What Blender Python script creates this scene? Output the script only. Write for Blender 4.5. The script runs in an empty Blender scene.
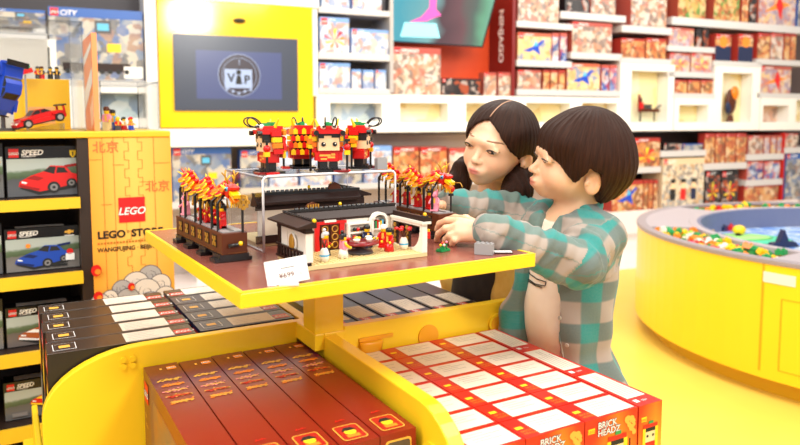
import bpy, bmesh, math, random
import numpy as np
from mathutils import Vector, Matrix
from mathutils.bvhtree import BVHTree
R = math.radians
random.seed(7)
SC = bpy.context.scene
COL = SC.collection

# ------------------------------------------------------------------ camera
H = 1.22
FPX, PPY, HOR = 700.0, 180.0, 118.0
PT = math.atan((PPY - HOR) / FPX)
cam_d = bpy.data.cameras.new('camera')
cam = bpy.data.objects.new('camera', cam_d)
COL.objects.link(cam)
cam.location = (0, 0, H)
cam.rotation_euler = (math.pi / 2 - PT, 0, 0)
cam_d.sensor_width = 36
cam_d.lens = FPX / 800 * 36
cam_d.shift_y = (PPY - 222.5) / 800
cam_d.clip_start = .05
cam_d.dof.use_dof = True
cam_d.dof.focus_distance = 1.34
cam_d.dof.aperture_fstop = 4.2
SC.camera = cam

def ray(px, py):
    cp, sp = math.cos(PT), math.sin(PT)
    q = PPY - py
    return Vector((px - 400, FPX * cp + q * sp, -FPX * sp + q * cp))
def at(px, py, z):                     # point on the horizontal plane z
    d = ray(px, py); t = (z - H) / d.z
    return Vector((d.x * t, d.y * t, z))
def atY(px, py, Y):                    # point at distance Y
    d = ray(px, py); t = Y / d.y
    return Vector((d.x * t, Y, H + d.z * t))
class Frame:                           # a vertical plane in plan: x along, y into the plane
    def __init__(s, o, yaw):
        s.o = Vector((o[0], o[1])); s.yaw = yaw
        s.a = Vector((math.cos(yaw), math.sin(yaw))); s.b = Vector((-math.sin(yaw), math.cos(yaw)))
    def hit(s, px, py, inset=0.0):
        d = ray(px, py); o = s.o + s.b * inset
        t = o.dot(s.b) / (d.x * s.b.x + d.y * s.b.y)
        p = Vector((d.x * t, d.y * t))
        return (p - s.o).dot(s.a), H + d.z * t
    def w(s, u, v, z=0.0):
        p = s.o + s.a * u + s.b * v
        return Vector((p.x, p.y, z))
    def loc(s, P):
        p = Vector((P[0], P[1])) - s.o
        return p.dot(s.a), p.dot(s.b)

# ------------------------------------------------------------------ materials
MATS = {}
def srgb(r, g, b):
    f = lambda c: (c / 255) / 12.92 if c / 255 <= .04045 else ((c / 255 + .055) / 1.055) ** 2.4
    return (f(r), f(g), f(b))
def mat(name, col, rough=.45, metal=0, spec=.5, emit=0, coat=0):
    if name in MATS: return MATS[name]
    m = bpy.data.materials.new(name); m.use_nodes = True
    b = m.node_tree.nodes['Principled BSDF']
    b.inputs['Base Color'].default_value = (*col, 1)
    b.inputs['Roughness'].default_value = rough
    b.inputs['Metallic'].default_value = metal
    b.inputs['Specular IOR Level'].default_value = spec
    b.inputs['Coat Weight'].default_value = coat
    if emit:
        b.inputs['Emission Color'].default_value = (*col, 1)
        b.inputs['Emission Strength'].default_value = emit
    m.diffuse_color = (*col, 1)
    MATS[name] = m
    return m
class NT:
    def __init__(s, m): s.t = m.node_tree; s.n = s.t.nodes; s.b = s.n['Principled BSDF']
    def new(s, typ, **kw):
        n = s.n.new(typ)
        for k, v in kw.items():
            if k in n.inputs.keys() if not hasattr(n, k) else False: n.inputs[k].default_value = v
            else: setattr(n, k, v)
        return n
    def link(s, a, b): s.t.links.new(a, b)
    def math(s, op, a, b=None):
        n = s.n.new('ShaderNodeMath'); n.operation = op
        for i, x in enumerate((a, b)):
            if x is None: continue
            if isinstance(x, (int, float)): n.inputs[i].default_value = x
            else: s.link(x, n.inputs[i])
        return n.outputs[0]
    def mix(s, fac, a, b, blend='MIX'):
        n = s.n.new('ShaderNodeMix'); n.data_type = 'RGBA'; n.blend_type = blend
        for sock, x in ((n.inputs[0], fac), (n.inputs[6], a), (n.inputs[7], b)):
            if isinstance(x, (int, float)): sock.default_value = x
            elif isinstance(x, tuple): sock.default_value = (*x, 1)
            else: s.link(x, sock)
        return n.outputs[2]
    def ramp(s, fac, stops, interp='LINEAR'):
        n = s.n.new('ShaderNodeValToRGB'); cr = n.color_ramp; cr.interpolation = interp
        while len(cr.elements) < len(stops): cr.elements.new(.5)
        for e, (p, c) in zip(cr.elements, stops):
            e.position = p; e.color = (*c, 1)
        s.link(fac, n.inputs[0]); return n.outputs[0]
def noisy(name, col, col2, scale=20, rough=.5, detail=4, bump=0, metal=0, coat=0, stretch=(1, 1, 1)):
    if name in MATS: return MATS[name]
    m = mat(name, col, rough, metal, coat=coat); t = NT(m)
    tc = t.new('ShaderNodeTexCoord'); mp = t.new('ShaderNodeMapping'); mp.inputs['Scale'].default_value = stretch
    t.link(tc.outputs['Object'], mp.inputs[0])
    nz = t.new('ShaderNodeTexNoise'); nz.inputs['Scale'].default_value = scale; nz.inputs['Detail'].default_value = detail
    t.link(mp.outputs[0], nz.inputs['Vector'])
    c = t.ramp(nz.outputs[0], [(.3, col), (.7, col2)])
    t.link(c, t.b.inputs['Base Color'])
    if bump:
        bp = t.new('ShaderNodeBump'); bp.inputs['Strength'].default_value = bump; bp.inputs['Distance'].default_value = .002
        t.link(nz.outputs[0], bp.inputs['Height']); t.link(bp.outputs[0], t.b.inputs['Normal'])
    return m
def art(name, pal, scale=14, rough=.35, emit=0):
    """printed picture: patches of colour, different on every box"""
    if name in MATS: return MATS[name]
    m = mat(name, pal[0], rough); t = NT(m)
    tc = t.new('ShaderNodeTexCoord'); oi = t.new('ShaderNodeObjectInfo')
    va = t.new('ShaderNodeVectorMath'); va.operation = 'ADD'
    mr = t.math('MULTIPLY', oi.outputs['Random'], 53.0)
    t.link(tc.outputs['Object'], va.inputs[0]); t.link(mr, va.inputs[1])
    nz = t.new('ShaderNodeTexNoise'); nz.inputs['Scale'].default_value = scale * .8; nz.inputs['Detail'].default_value = 3
    t.link(va.outputs[0], nz.inputs['Vector'])
    v2 = t.new('ShaderNodeVectorMath'); v2.operation = 'MULTIPLY_ADD'
    t.link(nz.outputs[1], v2.inputs[0]); v2.inputs[1].default_value = (.12, .12, .12); t.link(va.outputs[0], v2.inputs[2])
    vo = t.new('ShaderNodeTexVoronoi'); vo.inputs['Scale'].default_value = scale
    t.link(v2.outputs[0], vo.inputs['Vector'])
    sp = t.new('ShaderNodeSeparateColor'); t.link(vo.outputs['Color'], sp.inputs[0])
    n = len(pal)
    c = t.ramp(sp.outputs[0], [(i / n, p) for i, p in enumerate(pal)], 'CONSTANT')
    c2 = t.ramp(nz.outputs[0], [(.35, pal[0]), (.6, pal[1 % n])])
    c3 = t.mix(.35, c, c2)
    t.link(c3, t.b.inputs['Base Color'])
    if emit:
        t.link(c3, t.b.inputs['Emission Color']); t.b.inputs['Emission Strength'].default_value = emit
    return m
def pane(name, tint=(1, 1, 1), gloss=.12, fres=True):
    if name in MATS: return MATS[name]
    m = bpy.data.materials.new(name); m.use_nodes = True
    n = m.node_tree.nodes; n.clear()
    o = n.new('ShaderNodeOutputMaterial'); mx = n.new('ShaderNodeMixShader')
    tr = n.new('ShaderNodeBsdfTransparent'); gl = n.new('ShaderNodeBsdfGlossy')
    tr.inputs[0].default_value = (*tint, 1); gl.inputs['Roughness'].default_value = .05
    fr = n.new('ShaderNodeLayerWeight'); fr.inputs[0].default_value = gloss
    mm = n.new('ShaderNodeMath'); mm.operation = 'MULTIPLY'; mm.inputs[1].default_value = .35
    m.node_tree.links.new(fr.outputs[0 if fres else 1], mm.inputs[0]); m.node_tree.links.new(mm.outputs[0], mx.inputs[0])
    m.node_tree.links.new(tr.outputs[0], mx.inputs[1]); m.node_tree.links.new(gl.outputs[0], mx.inputs[2])
    m.node_tree.links.new(mx.outputs[0], o.inputs[0])
    MATS[name] = m
    return m

YEL = noisy('yellow_laminate', srgb(252, 210, 26), srgb(255, 214, 34), 3, .32)
YEL2 = mat('yellow_shelf', srgb(240, 190, 40), .35)
WHITE = mat('white_laminate', (.86, .85, .83), .4)
WARMW = mat('warm_white', (.88, .84, .78), .45)
BLACK = mat('black_plastic', (.012, .011, .012), .3)
DARK = mat('dark_brown_board', srgb(44, 28, 20), .5)
RED = mat('red_plastic', srgb(212, 22, 20), .28)
DRED = mat('dark_red_plastic', srgb(130, 16, 20), .3)
ORG = mat('orange_plastic', srgb(245, 130, 20), .3)
YP = mat('yellow_plastic', srgb(250, 200, 20), .28)
GOLD = mat('gold_plastic', srgb(190, 138, 44), .32, .25)
BRN = mat('reddish_brown_plastic', srgb(92, 44, 22), .4, 0, .3)
DBRN = mat('dark_brown_plastic', srgb(46, 28, 22), .4, 0, .3)
TAN = mat('tan_plastic', srgb(232, 208, 150), .4)
CREAM = mat('white_plastic', srgb(244, 236, 222), .32)
SKINP = mat('nougat_plastic', srgb(245, 205, 160), .35)
PINK = mat('pink_plastic', srgb(244, 150, 170), .35)
GREY = mat('grey_plastic', srgb(158, 156, 156), .35)
DGREY = mat('dark_grey_plastic', srgb(72, 70, 72), .35)
BLUE = mat('blue_plastic', srgb(28, 70, 190), .28)
NAVYP = mat('navy_plastic', srgb(26, 36, 72), .35)
GREEN = mat('green_plastic', srgb(30, 150, 80), .3)
LBLUE = mat('light_blue_plastic', srgb(90, 180, 220), .3)
PAPER = mat('white_paper', (.85, .83, .8), .6)
INK = mat('black_ink', (.012, .012, .012), .6)
WINK = mat('white_ink', (.87, .86, .84), .5)
RINK = mat('red_ink', srgb(214, 26, 26), .4)
GINK = mat('gold_ink', srgb(236, 178, 70), .4)
OINK = mat('orange_ink', srgb(242, 138, 40), .45)
GREYINK = mat('grey_ink', srgb(130, 126, 124), .6)
YINK = mat('yellow_ink', srgb(255, 214, 40), .45)
ACR = pane('clear_acrylic', (.96, .97, .98), .10)
ACRE = pane('acrylic_edge', (.88, .9, .92), .5)
GLASS = pane('cabinet_glass', (.97, .98, .98), .06)

# ------------------------------------------------------------------ mesh builder
def T(x, y, z, rz=0, rx=0, ry=0):
    return Matrix.Translation((x, y, z)) @ Matrix.Rotation(rz, 4, 'Z') @ Matrix.Rotation(rx, 4, 'X') @ Matrix.Rotation(ry, 4, 'Y')
def aim(p0, p1):
    p0 = Vector(p0); p1 = Vector(p1); d = p1 - p0
    return Matrix.Translation(p0) @ d.to_track_quat('Z', 'Y').to_matrix().to_4x4(), d.length
class MB:
    def __init__(s): s.v = []; s.f = []; s.m = []; s.mats = []; s.sm = []
    def mi(s, m):
        if m not in s.mats: s.mats.append(m)
        return s.mats.index(m)
    def add(s, vs, fs, m, M=None, smooth=False):
        o = len(s.v); i = s.mi(m)
        if M is not None: vs = [M @ Vector(p) for p in vs]
        s.v += [tuple(p) for p in vs]
        for f in fs:
            s.f.append([o + k for k in f]); s.m.append(i); s.sm.append(smooth)
        return s
    def box(s, x0, x1, y0, y1, z0, z1, m, M=None, front=None, top=None, left=None):
        vs = [(x0, y0, z0), (x1, y0, z0), (x1, y1, z0), (x0, y1, z0), (x0, y0, z1), (x1, y0, z1), (x1, y1, z1), (x0, y1, z1)]
        F = [((3, 2, 1, 0), m), ((4, 5, 6, 7), top or m), ((0, 1, 5, 4), front or m), ((1, 2, 6, 5), m), ((2, 3, 7, 6), m), ((3, 0, 4, 7), left or m)]
        o = len(s.v)
        if M is not None: vs = [M @ Vector(p) for p in vs]
        s.v += [tuple(p) for p in vs]
        for f, mm in F:
            s.f.append([o + k for k in f]); s.m.append(s.mi(mm)); s.sm.append(False)
        return s
    def cbox(s, c, d, m, M=None, rz=0):
        MM = T(*c, rz)
        if M is not None: MM = M @ MM
        return s.box(-d[0] / 2, d[0] / 2, -d[1] / 2, d[1] / 2, -d[2] / 2, d[2] / 2, m, MM)
    def cyl(s, p0, p1, r0, m, r1=None, n=12, M=None, caps=True):
        r1 = r0 if r1 is None else r1
        A, L = aim(p0, p1)
        if M is not None: A = M @ A
        vs = []; fs = []
        for z, r in ((0, r0), (L, r1)):
            for i in range(n):
                a = 2 * math.pi * i / n; vs.append((r * math.cos(a), r * math.sin(a), z))
        for i in range(n): fs.append((i, (i + 1) % n, n + (i + 1) % n, n + i))
        s.add(vs, fs, m, A, True)
        if caps:
            if r0 > 1e-6: s.add(vs[:n], [tuple(range(n))[::-1]], m, A)
            if r1 > 1e-6: s.add(vs[n:], [tuple(range(n))], m, A)
        return s
    def lathe(s, prof, m, M=None, n=20):
        vs = []; fs = []; k = len(prof)
        for i in range(n):
            a = 2 * math.pi * i / n
            for r, z in prof: vs.append((r * math.cos(a), r * math.sin(a), z))
        for i in range(n):
            for j in range(k - 1):
                fs.append((i * k + j, ((i + 1) % n) * k + j, ((i + 1) % n) * k + j + 1, i * k + j + 1))
        return s.add(vs, fs, m, M, True)
    def sph(s, c, r, m, n=12, M=None, rot=None):
        if isinstance(r, (int, float)): r = (r, r, r)
        A = Matrix.Translation(c)
        if rot is not None: A = A @ rot
        A = A @ Matrix.Diagonal((*r, 1))
        if M is not None: A = M @ A
        k = max(4, n // 2)
        prof = [(math.sin(math.pi * j / k), -math.cos(math.pi * j / k)) for j in range(k + 1)]
        return s.lathe(prof, m, A, n)
    def tube(s, pts, r, m, n=8, M=None, taper=None, close=False):
        pts = [Vector(p) for p in pts]; N = len(pts); vs = []; fs = []
        prev = None
        for i, p in enumerate(pts):
            if close: d = pts[(i + 1) % N] - pts[i - 1]
            else: d = pts[min(i + 1, N - 1)] - pts[max(i - 1, 0)]
            d.normalize()
            if prev is None:
                q = d.orthogonal().normalized()
            else:
                q = (prev - d * prev.dot(d)).normalized()
            prev = q; w = d.cross(q)
            rr = r if taper is None else taper[i]
            for k in range(n):
                a = 2 * math.pi * k / n
                vs.append(p + (q * math.cos(a) + w * math.sin(a)) * rr)
        for i in range(N if close else N - 1):
            for k in range(n):
                j = (i + 1) % N
                fs.append((i * n + k, i * n + (k + 1) % n, j * n + (k + 1) % n, j * n + k))
        if not close:
            fs.append(tuple(range(n))[::-1]); fs.append(tuple((N - 1) * n + k for k in range(n)))
        return s.add(vs, fs, m, M, True)
    def prism(s, pts, z0, z1, m, M=None, smooth=False):
        n = len(pts)
        vs = [(x, y, z0) for x, y in pts] + [(x, y, z1) for x, y in pts]
        ar = sum(pts[i][0] * pts[(i + 1) % n][1] - pts[(i + 1) % n][0] * pts[i][1] for i in range(n))
        fs = [tuple(range(n))[::-1], tuple(range(n, 2 * n))] + [(i, (i + 1) % n, n + (i + 1) % n, n + i) for i in range(n)]
        if ar < 0: fs = [f[::-1] for f in fs]
        return s.add(vs, fs, m, M, smooth)
    def poly(s, pts, m, M=None):
        return s.add([(p[0], p[1], p[2] if len(p) > 2 else 0) for p in pts], [tuple(range(len(pts)))], m, M)
    def rect(s, x0, y0, x1, y1, m, M=None, z=0):
        return s.poly([(x0, y0, z), (x1, y0, z), (x1, y1, z), (x0, y1, z)], m, M)
    def disc(s, x, y, r, m, M=None, z=0, n=18, sy=1):
        return s.poly([(x + r * math.cos(2 * math.pi * i / n), y + r * sy * math.sin(2 * math.pi * i / n), z) for i in range(n)], m, M)
    def text(s, txt, x, y, size, m, M=None, z=0, align='LEFT', shear=0, weight=0, sx=1):
        vs, fs, w = text_mesh(txt, shear, weight)
        ox = 0 if align == 'LEFT' else -w * size * sx / 2 if align == 'CENTER' else -w * size * sx
        return s.add([(x + ox + vx * size * sx, y + vy * size, z) for vx, vy in vs], fs, m, M)
    def studs(s, x0, y0, nx, ny, z, m, M=None, p=.008, n=8):
        for i in range(nx):
            for j in range(ny):
                s.cyl((x0 + p * (i + .5), y0 + p * (j + .5), z), (x0 + p * (i + .5), y0 + p * (j + .5), z + .0018), .0024, m, n=n, M=M)
        return s
    def build(s, name, parent=None, bevel=0, seg=2, loc=None, rz=0):
        me = bpy.data.meshes.new(name)
        me.from_pydata(s.v, [], s.f)
        for m in s.mats: me.materials.append(m)
        me.polygons.foreach_set('material_index', s.m)
        me.polygons.foreach_set('use_smooth', s.sm)
        me.update()
        o = bpy.data.objects.new(name, me); COL.objects.link(o)
        if parent is not None: o.parent = parent
        if loc is not None: o.location = loc
        o.rotation_euler = (0, 0, rz)
        if bevel:
            b = o.modifiers.new('bevel', 'BEVEL'); b.width = bevel; b.segments = seg; b.limit_method = 'ANGLE'; b.angle_limit = R(40)
        return o
_TX = {}
def text_mesh(txt, shear=0, weight=0):
    k = (txt, shear, weight)
    if k in _TX: return _TX[k]
    cu = bpy.data.curves.new('tmp', 'FONT'); cu.body = txt; cu.shear = shear; cu.offset = weight; cu.resolution_u = 3
    ob = bpy.data.objects.new('tmp', cu); COL.objects.link(ob)
    dg = bpy.context.evaluated_depsgraph_get()
    me = ob.evaluated_get(dg).to_mesh()
    vs = [(v.co.x, v.co.y) for v in me.vertices]; fs = [tuple(p.vertices) for p in me.polygons]
    if fs:
        p = me.polygons[0]
        if p.normal.z < 0: fs = [f[::-1] for f in fs]
    ob.evaluated_get(dg).to_mesh_clear()
    bpy.data.objects.remove(ob); bpy.data.curves.remove(cu)
    w = max((v[0] for v in vs), default=0)
    _TX[k] = (vs, fs, w)
    return _TX[k]

# ------------------------------------------------------------------ things
def tag(o, label=None, cat=None, group=None, kind=None):
    if label: o['label'] = label
    if cat: o['category'] = cat
    if group: o['group'] = group
    if kind: o['kind'] = kind
    return o
def thing(name, label, cat, loc=(0, 0, 0), rz=0, group=None):
    o = bpy.data.objects.new(name, None); COL.objects.link(o)
    o.empty_display_size = .05
    o.location = loc; o.rotation_euler = (0, 0, rz)
    return tag(o, label, cat, group)
def copy_tree(o, parent=None):
    c = o.copy(); COL.objects.link(c)
    if parent is not None: c.parent = parent
    for ch in list(o.children): copy_tree(ch, c)
    return c
def place_copy(o, loc, rz, label, group=None):
    c = copy_tree(o); c.location = loc; c.rotation_euler = (0, 0, rz); c['label'] = label
    if group: c['group'] = group
    return c
FRONT = Matrix.Rotation(math.pi / 2, 4, 'X')           # xy art -> a wall facing -y
def face_front(y): return Matrix.Translation((0, y, 0)) @ FRONT
def brand(mb, x, y, s, M, z=.0006, bg=RINK, tx=WINK):
    """red square with the white outlined word"""
    mb.rect(x, y, x + s, y + s, bg, M, z)
    mb.text('LEGO', x + s / 2, y + s * .32, s * .40, INK, M, z + .0003, 'CENTER', .25, .045)
    mb.text('LEGO', x + s / 2, y + s * .32, s * .40, tx, M, z + .0006, 'CENTER', .25, .02)
def strokes(mb, x, y, w, h, n, m, M, z, rnd):
    for i in range(n):
        cx = x + w * (i + .5) / n; cy = y + h * rnd.uniform(.3, .7)
        a = rnd.uniform(-1.1, 1.1); l = h * rnd.uniform(.5, 1.1); t = h * rnd.uniform(.12, .24)
        c, s_ = math.cos(a), math.sin(a)
        mb.poly([(cx - c * l / 2 + s_ * t, cy - s_ * l / 2 - c * t, z), (cx + c * l / 2 + s_ * t * .3, cy + s_ * l / 2 - c * t * .3, z),
                 (cx + c * l / 2 - s_ * t, cy + s_ * l / 2 + c * t, z), (cx - c * l / 2 - s_ * t * .4, cy - s_ * l / 2 + c * t * .4, z)], m, M)
def rrect(x0, y0, x1, y1, r, n=5):
    p = []
    for cx, cy, a0 in ((x1 - r, y0 + r, -90), (x1 - r, y1 - r, 0), (x0 + r, y1 - r, 90), (x0 + r, y0 + r, 180)):
        for i in range(n + 1):
            a = R(a0 + 90 * i / n); p.append((cx + r * math.cos(a), cy + r * math.sin(a)))
    return p
# ------------------------------------------------------------------ room
d0 = ray(173, 118); WO = d0 * (5.0 / d0.y)
W = Frame((WO.x, WO.y), R(24.4))
WM = Matrix.Translation((WO.x, WO.y, 0)) @ Matrix.Rotation(W.yaw, 4, 'Z')
def WB(x0, y0, x1, y1, inset=0.0):
    xm, ym = (x0 + x1) / 2, (y0 + y1) / 2
    return W.hit(x0, ym, inset)[0], W.hit(x1, ym, inset)[0], W.hit(xm, y1, inset)[1], W.hit(xm, y0, inset)[1]
def wthing(name, label, cat, u, v=0, z=0, group=None):
    p = W.w(u, v, z); return thing(name, label, cat, p, W.yaw, group)

FLOORW = noisy('floor_white', srgb(240, 226, 220), srgb(246, 234, 228), 3, .3)
FLOORY = noisy('floor_yellow', srgb(246, 208, 84), srgb(250, 214, 96), 2, .3)
b = MB(); b.box(-6, 9, -3, 12, -.1, 0, FLOORW); f = b.build('floor'); tag(f, kind='structure')
p0 = at(612, 271, 0); _, v0 = W.loc(p0)
b = MB(); b.box(-5, 7.5, -7.5, v0, 0, .003, FLOORY)
f = b.build('floor_inlay', loc=(WO.x, WO.y, 0), rz=W.yaw); tag(f, kind='structure')
WALLM = mat('wall_paint', srgb(196, 184, 176), .7)
b = MB(); b.box(-3.5, 8.5, .42, .5, 0, 3.1, WALLM); f = b.build('wall_back', loc=(WO.x, WO.y, 0), rz=W.yaw); tag(f, kind='structure')

TRN = [0]
def wtrim(u, v=0, z=0):
    TRN[0] += 1; p = W.w(u, v, z); o = bpy.data.objects.new('trim_%d' % TRN[0], None); COL.objects.link(o); o.location = p; o.rotation_euler = (0, 0, W.yaw); return tag(o, kind='structure')
# palettes of the printed boxes
PAL = {
 'city': [srgb(120, 140, 170), srgb(196, 190, 180), srgb(90, 84, 80), srgb(226, 214, 190), srgb(60, 100, 170), srgb(170, 120, 80)],
 'cream': [srgb(232, 216, 200), srgb(206, 170, 140), srgb(186, 70, 50), srgb(240, 220, 200), srgb(92, 76, 82), srgb(206, 130, 90), srgb(236, 224, 220), srgb(120, 96, 96)],
 'snow': [srgb(232, 236, 246), srgb(196, 212, 236), srgb(206, 120, 70), srgb(240, 236, 232), srgb(120, 140, 190), srgb(226, 196, 160)],
 'fire': [srgb(206, 104, 60), srgb(236, 186, 120), srgb(176, 44, 30), srgb(240, 214, 176), srgb(76, 42, 40), srgb(216, 136, 70), srgb(110, 60, 50)],
 'sand': [srgb(236, 200, 130), srgb(250, 230, 180), srgb(50, 120, 200), srgb(220, 160, 90), srgb(246, 214, 150)],
 'blueman': [srgb(230, 236, 246), srgb(60, 96, 180), srgb(214, 60, 40), srgb(246, 200, 160), srgb(40, 60, 120)],
 'dark': [srgb(40, 34, 34), srgb(70, 60, 60), srgb(206, 90, 40), srgb(30, 28, 30), srgb(220, 200, 190)],
 'mauve': [srgb(200, 180, 196), srgb(236, 210, 190), srgb(206, 100, 70), srgb(240, 196, 120), srgb(150, 130, 160)],
 'green': [srgb(226, 130, 80), srgb(70, 150, 70), srgb(250, 220, 160), srgb(180, 60, 40), srgb(240, 190, 110)],
 'beige': [srgb(236, 214, 176), srgb(246, 232, 206), srgb(90, 84, 96), srgb(200, 150, 96), srgb(120, 140, 160)],
}
for k, v in PAL.items(): art('print_' + k, [tuple(x * .8 for x in c) for c in v], 22 if k not in ('city',) else 17)
BAND = {'city': srgb(40, 90, 170), 'snow': srgb(120, 160, 220), 'cream': srgb(176, 78, 66), 'fire': srgb(168, 52, 42), 'sand': srgb(196, 96, 66),
        'blueman': srgb(190, 84, 70), 'dark': srgb(26, 22, 24), 'mauve': srgb(176, 84, 70), 'green': srgb(170, 74, 56), 'beige': srgb(226, 200, 160)}
for k, v in BAND.items(): mat('band_' + k, v, .35)
SIDE_RED = mat('carton_red', srgb(190, 34, 28), .4)

def shelf_carton(name, label, group, u0, u1, v, depth, z0, z1, pal, logo=True, hero=None, band=.13):
    t = wthing(name, label, 'box', (u0 + u1) / 2, v, z0, group)
    w = (u1 - u0) / 2; h = z1 - z0; bm = MATS['band_' + pal]
    b = MB(); b.box(-w, w, 0, depth, 0, h, bm, front=MATS['print_' + pal]); b.build('carton', t)
    M = face_front(-.0015)
    if band:
        c = MB(); c.rect(-w, h * (1 - band), w, h, bm, M); 
        c.text('NINJAGO' if pal not in ('city', 'snow', 'beige', 'dark') else 'CITY', -w + .066, h * (1 - band * .82), h * band * .75, WINK, M, .0006, 'LEFT', .2, .02) if logo and w * 2 > .2 else None
        c.build('title_band', t)
    if logo:
        c = MB(); s = min(.05, w * .45, h * .2); brand(c, -w + s * .2, h - s * 1.15, s, M, .001); c.build('brand_logo', t)
    if hero:
        c = MB()
        if hero == 'jet':
            B1 = MATS['band_city'] if False else BLUE
            c.poly([(-w * .7, h * .34), (-w * .1, h * .5), (w * .5, h * .78), (w * .62, h * .74), (w * .1, h * .42), (-w * .3, h * .3)], B1, M @ T(0, 0, .0006))
            c.poly([(-w * .1, h * .5), (w * .05, h * .76), (w * .2, h * .55)], LBLUE, M @ T(0, 0, .0008))
            c.poly([(-w * .15, h * .4), (w * .35, h * .2), (w * .25, h * .5)], B1, M @ T(0, 0, .0008))
        elif hero == 'spray':
            for k in range(9):
                a = k * .7; c.poly([(0, h * .35), (w * .8 * math.cos(a), h * (.4 + .3 * math.sin(a))), (w * .6 * math.cos(a + .3), h * (.4 + .25 * math.sin(a + .3)))], [OINK, RINK, YINK][k % 3], M @ T(0, 0, .0005 + k * .0001))
        elif hero == 'figures':
            for k in range(3):
                x = (-.5 + k * .5) * w
                c.rect(x - w * .13, h * .15, x + w * .13, h * .38, [INK, RINK, NAVYP][k], M, .0006)
                c.rect(x - w * .1, h * .38, x + w * .1, h * .52, SKINP, M, .0006)
                c.rect(x - w * .12, h * .5, x + w * .12, h * .58, INK, M, .0008)
        elif hero == 'plane':
            c.poly([(-w * .75, h * .3), (w * .1, h * .62), (w * .7, h * .55), (w * .1, h * .42)], OINK, M @ T(0, 0, .0006))
            c.poly([(-w * .1, h * .5), (w * .1, h * .85), (w * .3, h * .5), (w * .2, h * .12)], RINK, M @ T(0, 0, .0008))
        elif hero == 'bust':
            c.rect(-w, 0, w, h * .55, NAVYP, M, .0006)
            c.disc(0, h * .72, w * .55, OINK, M, .0008)
        elif hero == 'train':
            c.rect(-w * .75, h * .12, w * .7, h * .24, DBRN, M, .0006)
            for k in range(8): c.disc(-w * .65 + k * w * .18, h * .12, h * .035, INK, M, .0008)
            c.rect(-w * .05, h * .66, w * .3, h * .84, DGREY, M, .0006); c.rect(0, h * .7, w * .25, h * .8, LBLUE, M, .0008)
            c.rect(w * .2, h * .4, w * .5, h * .52, YP, M, .0006); c.rect(-w * .7, h * .3, -w * .3, h * .5, GREYINK, M, .0006)
            c.rect(w * .55, h * .03, w * .97, h * .2, PAPER, M, .0007)
        c.build('picture', t)
    return t

ORD = ['leftmost', 'second', 'third', 'fourth', 'fifth', 'sixth', 'seventh', 'eighth']
NUMW = {2: 'two', 3: 'three', 4: 'four', 5: 'five', 6: 'six', 7: 'seven', 8: 'eight'}
SHELF_D = .32
def shelf_run(phrase, x0, x1, yt, yb, boxes, group, edge=mat('shelf_white', srgb(196, 186, 180), .5), board=True, v=0.0, front=.02, zt=None):
    """one shelf board along the wall with its boxes; pixel rectangles are projected on the wall plane"""
    u0, u1, zb, z1 = WB(x0, yt, x1, yb)
    if zt is not None: z1 = zt
    if board:
        t = wthing('shelf_board', 'white shelf board, ' + phrase, 'shelf', (u0 + u1) / 2, v, zb, 'white wall shelf boards')
        w = (u1 - u0) / 2
        b = MB(); b.box(-w, w, .012, SHELF_D + .05, 0, z1 - zb, edge); b.build('board', t)
        b = MB(); b.box(-w, w, 0, .012, -.004, z1 - zb, mat('price_rail', (.60, .58, .57), .35)); b.build('price_rail', t)
    N = len(boxes)
    for i, bx in enumerate(boxes):
        bx0, by, bx1, pal, desc = bx[:5]; hero = bx[5] if len(bx) > 5 else None
        a0, a1, _, zt2 = WB(bx0, by, bx1, yt, front)
        pos = '' if N == 1 else (ORD[i] if i == 0 else 'rightmost' if i == N - 1 else ORD[i] + ' from left') + ', '
        lab = desc + ', ' + (pos if pos else '') + phrase
        shelf_carton('toy_set_box', lab, group, a0 + .004, a1 - .004, front, min(SHELF_D - .04, max(.09, (a1 - a0) * .5)), z1 + .0005, zt2, pal, hero=hero, logo=(a1 - a0) > .1)

G1 = 'boxed sets on the wall shelves'
# bay right of the yellow screen panel
shelf_run('top shelf right of the yellow screen', 318.5, 390.5, 9, 14, [(321, -14, 350, 'snow', 'pale blue toy box'), (352, -8, 382, 'snow', 'white blue toy box')], G1)
shelf_run('middle shelf right of the yellow screen', 318.5, 390.5, 53, 59.5, [(319.5, 17.5, 349.5, 'snow', 'orange and white toy box', 'spray'), (351, 29.5, 389, 'snow', 'white and blue toy box')], G1)
shelf_run('bottom shelf right of the yellow screen', 318.5, 390.5, 88.5, 94.5, [(319, 63, 350.5, 'snow', 'white box with dark aircraft'), (351.5, 69.5, 361.5, 'snow', 'small white box'), (362.5, 70, 374, 'snow', 'small white box'), (375, 70, 386.5, 'snow', 'small white box')], G1)
# the recessed bay with the big screen
shelf_run('on white counter below the colourful screen', 392, 515, 95, 97, [(393, 47.5, 441, 'cream', 'large cream box with red band'), (441.5, 78.5, 481, 'dark', 'low plain black box'), (483.5, 72.5, 496.5, 'cream', 'small cream box'), (498, 72.5, 511.5, 'cream', 'small cream box')], G1, board=False)
# bay A
shelf_run('top shelf just right of the dark red fin', 517, 573, 22.5, 28, [(518, -6, 559, 'cream', 'cream toy box with red figures')], G1)
shelf_run('second shelf just right of the dark red fin', 517, 572, 60.5, 66.5, [(517.5, 33, 551.5, 'sand', 'sandy box with blue jet', 'jet'), (552, 33, 559, 'blueman', 'narrow blue figure box'), (560, 33, 567, 'blueman', 'narrow blue figure box')], G1)
shelf_run('lowest shelf right of the dark red fin', 517, 620, 90, 95.5, [(517.5, 70, 541, 'cream', 'beige box with dark bike'), (543, 70, 550, 'fire', 'narrow red box'), (550.5, 70, 557.5, 'fire', 'narrow red box'), (558, 70, 565, 'fire', 'narrow red box'), (567, 63.5, 600, 'sand', 'sandy box with blue jet', 'jet'), (601.5, 65, 609, 'blueman', 'narrow blue figure box'), (609.5, 65, 617, 'blueman', 'narrow blue figure box')], G1)
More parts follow.
